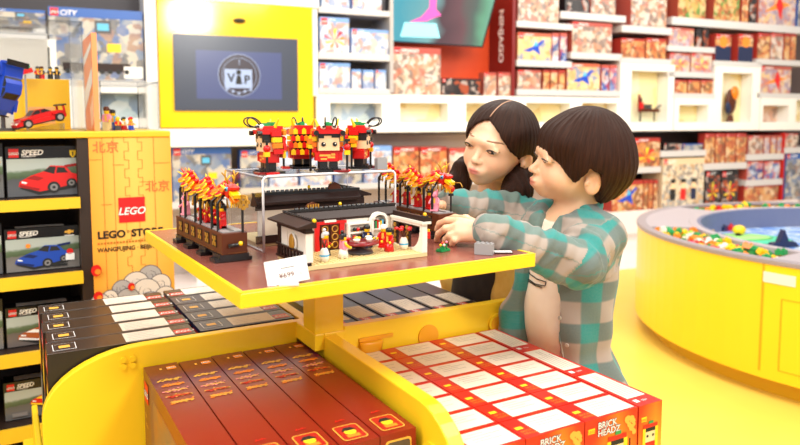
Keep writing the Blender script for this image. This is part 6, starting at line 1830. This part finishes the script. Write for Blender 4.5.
root = thing('person', 'person in a teal plaid shirt reaching with both hands for the brick models', 'person', (float(sC[0]), float(sC[1]), 0))
ORG_B = (float(sC[0]), float(sC[1]), 0)
v = Vox((.02, 1.20, -.005), (.62, 1.72, 1.33), .0030)
add_head(v, hB)
v.cap(hB.p(-.022, 0, -.045), sC + np.array([0, 0, -.02]), .041, .046, .016)
torso(v, -.006)
for a, e, w in ((shN, elN, wrN), (shF, elF, wrF)):
    v.chain([a, e, w], [.040, .031, .0215], .012)
hand(v, wrN, kn, None, fingN, thN, .0064); hand(v, wrF, knF, None, fingF, thF, .0064)
hipL = tp(-.0, .055, .64); hipR = tp(-.0, -.055, .64)
knL = tp(.02, .06, .36); knR = tp(.02, -.06, .36); anL = tp(0, .065, .07); anR = tp(0, -.065, .07)
v.chain([hipL, knL, anL], [.072, .052, .036], .02); v.chain([hipR, knR, anR], [.072, .052, .036], .02)
for a in (anL, anR): v.cap(a + np.array([0, 0, -.035]), a + TFd * .10 + np.array([0, 0, -.045]), .03, .025, .02)
V, Q = v.mesh()
SKB = skin_mat('skin_boy', srgb(238, 190, 152), srgb(206, 104, 94))
_, V = skin_obj('body', V, Q, SKB, root, ORG_B, {'tint': face_tint(hB)}, 1)
add_eyes(hB, V, Q, root, ORG_B, .80)
del v
# hair: bowl cut with a fringe
v = Vox(BO - .17, BO + .17, .0026)
v.ell(hB.p(-.017, 0, .027), (.0965, .0895, .091), hB.A, .01)
v.ell(hB.p(-.035, 0, -.004), (.085, .0885, .07), hB.A, .03)
v.ell(hB.p(-.045, 0, -.045), (.052, .062, .05), hB.A, .02)
v.ell(hB.p(.044, 0, .041), (.0400, .067, .039), hB.A, .02)
fs_ = np.array([-.2, -.115, -.075, -.045, -.034, -.022, .004, .014, .022, .034, .055, .08, .12])
us_ = np.array([-.01, -.02, -.058, -.074, -.062, -.004, .004, -.020, -.034, -.022, .000, .016, .022])
def cutB(X, Y, Z):
    D = [X - BO[0], Y - BO[1], Z - BO[2]]
    f = sum(D[i] * hB.F[i] for i in range(3)); u = sum(D[i] * hB.U[i] for i in range(3)); l = sum(D[i] * hB.L[i] for i in range(3))
    lim = np.interp(f, fs_, us_)
    return (lim + .0025 * np.sin(f * 300) * np.sin(l * 210 + 1) - u) * .8
v.fn(BO - .17, BO + .17, cutB)
V2, Q2 = v.mesh()
HM = hair_mat('hair_dark_brown', srgb(26, 14, 10), srgb(74, 42, 28))
def groove(h, amp):
    def fn(V):
        f, l, u = h.loc(V); a = np.arctan2(l, f + .02)
        return amp * (np.sin(a * 37 + 3 * np.sin(u * 18)) * .5 + np.sin(a * 71 + 2 * u * 30) * .3) * np.clip((np.sqrt((f + .02) ** 2 + l ** 2)) / .06, 0, 1)
    return fn
skin_obj('hair', V2, Q2, HM, root, ORG_B, {'strand': strand_attr(hB)}, 2, groove(hB, .0014))
# clothes
def plaid():
    m = mat('plaid_cotton', (.3, .3, .28), .85); n = NT(m)
    a = n.new('ShaderNodeAttribute'); a.attribute_name = 'cloth'
    sp = n.new('ShaderNodeSeparateXYZ'); n.link(a.outputs['Vector'], sp.inputs[0])
    def band(x, per, ph): 
        q = n.math('FRACT', n.math('ADD', n.math('DIVIDE', x, per), ph))
        r = n.new('ShaderNodeMapRange'); r.interpolation_type = 'SMOOTHSTEP'; r.inputs[1].default_value = .46; r.inputs[2].default_value = .53; n.link(q, r.inputs[0])
        r2 = n.new('ShaderNodeMapRange'); r2.interpolation_type = 'SMOOTHSTEP'; r2.inputs[1].default_value = .94; r2.inputs[2].default_value = 1.0; r2.inputs[3].default_value = 1; r2.inputs[4].default_value = 0; n.link(q, r2.inputs[0])
        return n.math('MULTIPLY', r.outputs[0], r2.outputs[0])
    A = band(sp.outputs[0], .088, .1); B = band(sp.outputs[1], .084, .35)
    s = n.math('DIVIDE', n.math('ADD', A, B), 2.0)
    c1 = n.mix(A, srgb(166, 150, 138), srgb(98, 122, 114)); c2 = n.mix(A, srgb(94, 110, 106), srgb(14, 136, 130))
    c = n.mix(B, c1, c2)
    nz = n.new('ShaderNodeTexNoise'); nz.inputs['Scale'].default_value = 260; n.link(a.outputs['Vector'], nz.inputs['Vector'])
    c = n.mix(n.math('MULTIPLY', nz.outputs[0], .22), c, srgb(150, 150, 142)); n.link(c, n.b.inputs['Base Color'])
    bp = n.new('ShaderNodeBump'); bp.inputs['Strength'].default_value = .12; bp.inputs['Distance'].default_value = .001; n.link(nz.outputs[0], bp.inputs['Height']); n.link(bp.outputs[0], n.b.inputs['Normal'])
    n.b.inputs['Sheen Weight'].default_value = .2
    return m
PLAID = plaid()
segs = [(shN, elN), (elN, wrN), (shF, elF), (elF, wrF)]
def cloth_attr(V):
    best = np.full(len(V), 9.); out = np.zeros((len(V), 3)); off = 0
    # torso coordinates
    D = V - np.array([sC[0], sC[1], 0]); f = D @ TFd; l = D @ TLd
    ang_ = np.arctan2(l, f); out[:, 0] = ang_ * .105 + .02 + 0 * l; out[:, 1] = V[:, 2]
    dT = np.sqrt((f / .09) ** 2 + (l / .12) ** 2)
    lens = [0, np.linalg.norm(elN - shN), 0, np.linalg.norm(elF - shF)]
    for i, (a, b) in enumerate(segs):
        d = b - a; L2 = d @ d; t = np.clip((V - a) @ d / L2, -.05, 1.1); C = a + t[:, None] * d; q = V - C; dist = np.linalg.norm(q, axis=1)
        dn = d / math.sqrt(L2); e1 = nrm(np.cross(dn, (0, 0, 1))); e2 = np.cross(dn, e1)
        an = np.arctan2(q @ e2, q @ e1)
        inn = (dist < .062) & (dist < best) & ((dT > .98) | (i in (1, 3)))
        out[inn, 0] = an[inn] * .045 + .5; out[inn, 1] = t[inn] * math.sqrt(L2) + lens[i] + .01; best[inn] = dist[inn]
    return out
def wrinkle(V):
    D = V - np.array([sC[0], sC[1], 0]); l = D @ TLd; f = D @ TFd
    w = .0026 * np.sin(V[:, 2] * 26 + l * 46 + 2 * np.sin(l * 30 + V[:, 2] * 9)) + .0011 * np.sin(f * 70 - V[:, 2] * 60) + .0018 * np.sin(np.arctan2(l, f) * 8 + V[:, 2] * 9) * 2.2 * np.clip((zS - .16 - V[:, 2]) / .1, 0, 1)
    for a, b in segs:
        d = b - a; L2 = d @ d; t = (V - a) @ d / L2; C = a + np.clip(t, 0, 1)[:, None] * d; q = V - C; dist = np.linalg.norm(q, axis=1)
        m = (dist < .075) & (t > -.1) & (t < 1.1)
        e1 = nrm(np.cross(d, (0, 0, 1))); e2 = np.cross(nrm(d), e1); an = np.arctan2(q @ e2, q @ e1)
        x = t * math.sqrt(L2)
        w = np.where(m, w + .0034 * np.sin(x * 118 + 2.2 * np.sin(an * 1.3 + x * 24)) * np.sin(an * 1.5 + x * 41 + .6) + .0022 * np.sin(x * 63 + an * 2.0 + 1.0) + .0007 * np.sin(x * 260 + an * 4), w)
    return w
# white t-shirt
v = Vox(tp(0, 0, zS - .22) - .26, tp(0, 0, zS - .22) + np.array([.26, .26, .27]), .0034)
torso(v, .001)
v.ell(sC + np.array([0, 0, .03]) + TFd * .02, (.050, .050, .045), None, .006, 'sub')
v.fn(tp(0, 0, zS) - .5, tp(0, 0, zS) + .5, lambda X, Y, Z: (zH - .01) - Z + 0 * X + 0 * Y)
V3, Q3 = v.mesh()
TEE = noisy('tee_cream', srgb(244, 228, 208), srgb(248, 234, 216), 40, .8)
tee, V3s = skin_obj('t_shirt', V3, Q3, TEE, root, ORG_B, None, 1, lambda V: .0012 * np.sin(V[:, 2] * 50 + V[:, 0] * 60) + .001 * np.sin(V[:, 0] * 120 - V[:, 2] * 30))
# sneaker drawing printed on the t-shirt
bvh = BVHTree.FromPolygons([tuple(p) for p in V3s], [tuple(q) for q in Q3])
def tee_pt(px, py):
    d = ray(px, py).normalized(); r = bvh.ray_cast(Vector((0, 0, H)), d)
    if r[0] is None: return None
    q = r[0] - d * .0035; return (q.x - ORG_B[0], q.y - ORG_B[1], q.z)
b = MB()
for ln in ([(526, 267), (530, 274), (537, 279), (546, 282), (545, 286), (535, 284), (527, 278), (524, 270), (526, 267)], [(530, 267), (536, 272), (543, 276), (547, 280)], [(528, 269), (534, 276)], [(533, 269), (538, 275)], [(530, 267), (541, 270), (546, 276), (547, 281)], [(527, 280), (536, 286), (545, 288)]):
    pts = []
    for (x0, y0), (x1, y1) in zip(ln, ln[1:]):
        for k in range(3):
            q = tee_pt(x0 + (x1 - x0) * k / 3, y0 + (y1 - y0) * k / 3)
            if q: pts.append(q)
    if len(pts) > 3: b.tube(pts, .0011, INK, 5)
b.build('sneaker_print', tee)
# plaid shirt, open in front
v = Vox((.03, 1.14, .58), (.64, 1.76, 1.10), .0034)
torso(v, .013)
T3 = np.stack([TFd, TLd, [0, 0, 1.]], 1)
v.ell(tp(-.004, 0, zS - .36), (.102, .130, .12), T3, .03)
v.ell(tp(-.02, .03, zS - .40), (.098, .115, .12), T3, .03)
for a, e, w in ((shN, elN, wrN), (shF, elF, wrF)):
    v.chain([a, e, w + (e - w) * .06], [.050, .047, .0335], .022)
    v.chain([w + (e - w) * .20, w + (e - w) * .02], [.036, .0335], .006)
def openB(X, Y, Z):          # the gap in front of the t-shirt, and the hem
    f = (X - sC[0]) * TFd[0] + (Y - sC[1]) * TFd[1]; l = (X - sC[0]) * TLd[0] + (Y - sC[1]) * TLd[1]
    wd_ = .030 + np.clip((zS - .02 - Z) * .12, 0, .03) + .008 * np.sin(Z * 24)
    g = np.maximum(np.abs(l + .004) - wd_, .02 - f)
    hem = zH - .005 + .05 * np.clip(-f / .1, -1, 1) * -1 - .03 * np.clip(l / .1, -1, 1)
    return np.maximum(-g, hem - Z)
v.fn((.03, 1.14, .5), (.64, 1.76, zS + .02), openB)
v.ell(sC + np.array([0, 0, .055]) + TFd * .012, (.056, .056, .075), None, .004, 'sub')
v.chain([tp(.070, -.060, zS - .10), tp(.080, -.082, zS - .20), tp(.085, -.092, zS - .30)], [.014, .020, .026], .02)
# collar wings
for s in (-1, 1):
    pts = [tp(-.052, s * .012, zS + .045), tp(-.035, s * .045, zS + .040), tp(.008, s * .058, zS + .026), tp(.045, s * .047, zS + .006), tp(.066, s * .046, zS - .026)]
    v.chain(pts, [.010, .013, .016, .016, .009], .006)
    v.chain([tp(-.052, s * .02, zS + .028), tp(-.02, s * .066, zS + .02), tp(.03, s * .070, zS + .002), tp(.055, s * .066, zS - .025)], [.009, .010, .010, .007], .008)
V4, Q4 = v.mesh()
shirt, V4s = skin_obj('plaid_shirt', V4, Q4, PLAID, root, ORG_B, {'cloth': cloth_attr}, 1, wrinkle)
# buttons on the near placket
bvh = BVHTree.FromPolygons([tuple(p) for p in V4s], [tuple(q) for q in Q4])
for px, py in ((556, 292), (560, 318), (567, 345)):
    d = ray(px, py).normalized(); r = bvh.ray_cast(Vector((0, 0, H)), d)
    if r[0] is not None:
        b = MB(); q = r[0] - Vector(ORG_B); b.cyl(q, q + r[1] * .0022, .0042, mat('button_grey', srgb(196, 190, 180), .3), n=12); b.build('button', shirt)
# trousers and shoes
v = Vox(tp(0, 0, 0) + np.array([-.24, -.24, -.005]), tp(0, 0, 0) + np.array([.24, .24, .72]), .006)
v.chain([hipL, knL, anL], [.082, .062, .052], .02); v.chain([hipR, knR, anR], [.082, .062, .052], .02); v.cap(tp(0, -.03, .65), tp(0, .03, .65), .082, .082, .02)
V5, Q5 = v.mesh(); skin_obj('trousers', V5, Q5, noisy('denim_dark', srgb(44, 52, 70), srgb(54, 62, 82), 60, .85), root, ORG_B, None, 1)
for a in (anL, anR):
    v = Vox(a + np.array([-.16, -.16, -.0695]), a + np.array([.16, .16, .07]), .005)
    v.cap(a + np.array([0, 0, -.03]), a + TFd * .11 + np.array([0, 0, -.038]), .04, .034, .02)
    v.fn(a - .3, a + .3, lambda X, Y, Z: .004 - Z + 0 * X + 0 * Y)
    V5, Q5 = v.mesh(); skin_obj('shoe', V5, Q5, mat('shoe_white', srgb(220, 216, 210), .6), root, ORG_B, None, 1)

# ======================= the girl
GO = bt(498.5, 143, 1.60)
hG = HeadFrame(GO, (-.64, -.77), R(7), R(15))
gF = nrm((-.80, -.60, 0)); gL = np.array([.60, -.80, 0])
gC = bt(490, 203, 1.74)
def gp(f, l, z): return np.array([gC[0], gC[1], 0]) + gF * f + gL * l + np.array([0, 0, z])
zG = gC[2] - .01
rootG = thing('person', 'person with two low dark ponytails looking down at the brick models', 'person', (float(gC[0]), float(gC[1]), 0))
ORG_G = (float(gC[0]), float(gC[1]), 0)
G3 = np.stack([gF, gL, [0, 0, 1.]], 1)
gsN = gp(0, .105, zG - .02); gsF = gp(0, -.105, zG - .02)
geN = gp(.035, .118, zG - .18); gwN = gp(.085, .085, zG - .33); geF = gp(.0, -.122, zG - .19); gwF = gp(.03, -.115, zG - .35)
def torsoG(v, g):
    v.ell(gp(0, 0, zG - .10), (.070 + g, .098 + g, .125 + g), G3, .02); v.ell(gp(0, 0, zG - .24), (.074 + g, .095 + g, .13 + g), G3, .03); v.cap(gp(0, -.06, zG - .025), gp(0, .06, zG - .03), .040 + g, .040 + g, .03)
v = Vox((gC[0] - .26, gC[1] - .30, -.005), (gC[0] + .24, gC[1] + .22, 1.30), .0030)
add_head(v, hG, True)
v.cap(hG.p(-.022, 0, -.045), gC + np.array([0, 0, -.02]), .038, .042, .016)
torsoG(v, -.006)
for a, e, w in ((gsN, geN, gwN), (gsF, geF, gwF)):
    v.chain([a, e, w], [.036, .028, .020], .012)
    d = nrm(w - e); sd = np.array([0, 0, 1.0]); kk_ = [w + d * .05 + sd * (.018 - .012 * i) for i in range(4)]
    fg = [[q, q + d * .022 + np.array([0, 0, -.004]), q + d * .036 + np.array([0, 0, -.014]), q + d * .040 + np.array([0, 0, -.026])] for q in kk_]
    hand(v, w, kk_, None, fg, [w + d * .01 + sd * .012, w + d * .035 + sd * .03, w + d * .055 + sd * .034], .0062)
for s in (-1, 1):
    v.chain([gp(0, s * .05, .60), gp(.015, s * .055, .33), gp(0, s * .06, .07)], [.068, .048, .034], .02)
    a = gp(0, s * .06, .035); v.cap(a, a + gF * .095 + np.array([0, 0, -.008]), .028, .024, .02)
V, Q = v.mesh()
SKG = skin_mat('skin_girl', srgb(240, 196, 160), srgb(208, 110, 102))
_, V = skin_obj('body', V, Q, SKG, rootG, ORG_G, {'tint': face_tint(hG)}, 1)
add_eyes(hG, V, Q, rootG, ORG_G, 1.0, look=-.001)
# hair: parted in the middle, drawn back over the ears' tops into ponytails
v = Vox(GO - .22, GO + .20, .0027)
v.ell(hG.p(-.013, 0, .020), (.0930, .0805, .0785), hG.A, .01)
v.ell(hG.p(-.040, 0, -.020), (.066, .074, .065), hG.A, .03)
def cutG(X, Y, Z):
    D = [X - GO[0], Y - GO[1], Z - GO[2]]
    f = sum(D[i] * hG.F[i] for i in range(3)); u = sum(D[i] * hG.U[i] for i in range(3)); l = sum(D[i] * hG.L[i] for i in range(3))
    al = np.abs(l)
    # hairline: high at the parting, sweeping down past the temples
    lim = np.interp(al, [0, .012, .03, .048, .060, .068, .076, .1], [.062, .058, .045, .022, .000, -.014, -.024, -.03])
    face = np.minimum(f - np.interp(u, [-.1, -.03, .0, .03, .07], [.0, .012, .022, .030, .03]), lim - u)      # positive inside the face opening
    ear = .024 - np.sqrt(((f + .004) / 1.0) ** 2 + ((u + .034) / 1.15) ** 2)
    ear = np.where(al > .04, ear, -1)
    part = .0012 - np.abs(l) + np.where((f > -.03) & (u > .03), 0, -1)
    return np.maximum(np.maximum(face, ear) , np.maximum(-.085 - u, part * .0 - 1))
v.fn(GO - .22, GO + .20, cutG, .0)
# parting groove
for i in range(8):
    a0 = R(20 + i * 11); a1 = R(31 + i * 11)
    q = lambda a: hG.p(-.013 + .0935 * math.cos(a), 0, .020 + .079 * math.sin(a))
    v.cap(q(a0), q(a1), .0022, .0022, .004, 'sub')
tails = []
for s, pts in ((1, [hG.p(-.045, .066, -.052), hG.p(-.045, .083, -.075)]), (-1, [hG.p(-.045, -.066, -.052), hG.p(-.043, -.083, -.075)])):
    v.cap(hG.p(-.05, s * .05, -.035), pts[1], .024, .018, .02)
V6, Q6 = v.mesh()
HMG = hair_mat('hair_girl', srgb(24, 13, 10), srgb(68, 40, 27))
skin_obj('hair', V6, Q6, HMG, rootG, ORG_G, {'strand': strand_attr(hG, -.06, .02)}, 2, groove(hG, .001))
# parting line of scalp
b = MB(); q = lambda a: tuple(hG.p(-.013 + .0920 * math.cos(a), .0, .020 + .0772 * math.sin(a)) - np.array(ORG_G))
b.tube([q(R(40 + i * 8)) for i in range(8)], .0011, mat('scalp', srgb(206, 160, 130), .6), 6); b.build('hair_parting', rootG)
def tail(pts, rs):
    lo = np.min(pts, axis=0) - .06; hi = np.max(pts, axis=0) + .06
    v = Vox(lo, hi, .003); v.chain(pts, rs, .012)
    V7, Q7 = v.mesh()
    def st(V): D = V - np.array(pts[0]); return np.stack([D[:, 0] * 30, D[:, 1] * 30, D[:, 2] * 3], 1) * .35
    skin_obj('ponytail', V7, Q7, HMG, rootG, ORG_G, {'strand': st}, 1, lambda V: .0022 * np.sin((V[:, 0] * .8 + V[:, 1] * .6) * 330 + 20 * V[:, 2]))
a = hG.p(-.045, .078, -.066)
tail([a, bt(520, 178, 1.585), bt(517, 190, 1.575), bt(510, 203, 1.575), bt(506, 213, 1.58)], [.018, .028, .033, .028, .012])
a = hG.p(-.043, -.078, -.066)
tail([a, bt(464, 168, 1.72), bt(459, 182, 1.72), bt(452, 195, 1.72), bt(447, 208, 1.725)], [.016, .024, .029, .027, .012])
for s in (-1, 1):
    b = MB(); c = hG.p(-.046, s * .074, -.060) - np.array(ORG_G); d = hG.p(-.045, s * .083, -.075) - np.array(ORG_G)
    b.cyl(tuple(c), tuple(d), .0215, mat('hair_tie_black', srgb(24, 20, 22), .6), n=18); b.build('hair_tie', rootG)
# mustard top and dark pinafore
v = Vox((gC[0] - .26, gC[1] - .30, .55), (gC[0] + .24, gC[1] + .22, zG + .06), .0038)
torsoG(v, .006)
for a, e, w in ((gsN, geN, gwN), (gsF, geF, gwF)): v.chain([a, e, w + (e - w) * .08], [.048, .041, .031], .02)
v.ell(gC + np.array([0, 0, .050]) + gF * .012, (.044, .044, .045), None, .006, 'sub')
v.fn((gC[0] - .3, gC[1] - .3, .5), (gC[0] + .3, gC[1] + .3, 1.2), lambda X, Y, Z: zG - .36 - Z + 0 * X + 0 * Y)
V8, Q8 = v.mesh(); skin_obj('mustard_top', V8, Q8, noisy('mustard_cotton', srgb(222, 176, 84), srgb(230, 188, 98), 60, .85), rootG, ORG_G, None, 1, lambda V: .002 * np.sin(V[:, 2] * 90 + V[:, 0] * 50))
v = Vox((gC[0] - .24, gC[1] - .24, .42), (gC[0] + .24, gC[1] + .24, zG), .0042)
torsoG(v, .013); v.ell(gp(0, 0, zG - .42), (.11, .13, .16), G3, .04)
v.fn((gC[0] - .3, gC[1] - .3, .3), (gC[0] + .3, gC[1] + .3, 1.2), lambda X, Y, Z: np.maximum(.46 - Z, Z - (zG - .13) + 0 * X + 0 * Y) + 0 * X)
V9, Q9 = v.mesh(); skin_obj('pinafore', V9, Q9, noisy('dark_wool', srgb(42, 34, 32), srgb(54, 44, 40), 50, .9), rootG, ORG_G, None, 1)
for s in (-1, 1):
    a = gp(0, s * .06, .035); v = Vox(a + np.array([-.15, -.15, -.035]), a + np.array([.15, .15, .06]), .005)
    v.cap(a, a + gF * .10 + np.array([0, 0, -.006]), .036, .031, .02); v.fn(a - .3, a + .3, lambda X, Y, Z: .004 - Z + 0 * X + 0 * Y)
    V5, Q5 = v.mesh(); skin_obj('shoe', V5, Q5, mat('shoe_black', srgb(30, 28, 30), .4), rootG, ORG_G, None, 1)
# ------------------------------------------------------------------ light
wd = bpy.data.worlds.new('world'); SC.world = wd; wd.use_nodes = True
wd.node_tree.nodes['Background'].inputs[0].default_value = (1, .95, .9, 1)
wd.node_tree.nodes['Background'].inputs[1].default_value = .68
def area(loc, aimp, size, power, col=(1, .95, .88), sy=None):
    l = bpy.data.lights.new('ceiling_or_fill_lamp', 'AREA'); l.energy = power; l.color = col; l.shape = 'RECTANGLE'; l.size = size; l.size_y = sy or size
    o = bpy.data.objects.new('ceiling_or_fill_lamp', l); COL.objects.link(o); o.location = loc
    o.rotation_euler = (Vector(aimp) - Vector(loc)).to_track_quat('-Z', 'Y').to_euler()
    return o
area((-.9, .3, 3.1), (-.4, 1.5, .9), 1.4, 48)
area((-1.9, -.6, 2.9), (-.6, 1.8, .9), 1.4, 40)  # added front-left fill, out of view, to brighten the left shelving unit
area((1.6, .9, 3.1), (.8, 1.8, .6), 1.2, 50)
area((.3, 3.2, 3.1), (.3, 3.4, 0), 1.6, 50)
area((3.2, 3.6, 3.1), (3.2, 4.2, 0), 1.6, 48)
area((-1.2, 3.2, 3.0), (-1.8, 5, 1.2), 1.2, 30)
area((1.5, 4.4, 3.0), (1.2, 6.4, 1.4), 1.6, 40)
area((3.6, 5.4, 3.0), (3.6, 7.4, 1.4), 1.6, 42)
# the ceiling lamp mirrored in the glossy yellow panel
d_ = ray(190, 17).normalized(); u_, z_ = W.hit(190, 17, -.05); P_ = W.w(u_, -.05, z_); n_ = Vector((W.b.x, W.b.y, 0)) * -1
r_ = d_ - 2 * d_.dot(n_) * n_; t_ = (3.0 - P_.z) / r_.z
area(tuple(P_ + r_ * t_), tuple(P_), .66, 90, (1, .97, .92), .5)
SC.view_settings.view_transform = 'Standard'
SC.view_settings.look = 'None'
SC.view_settings.gamma = 1
SC.view_settings.exposure = 0.0
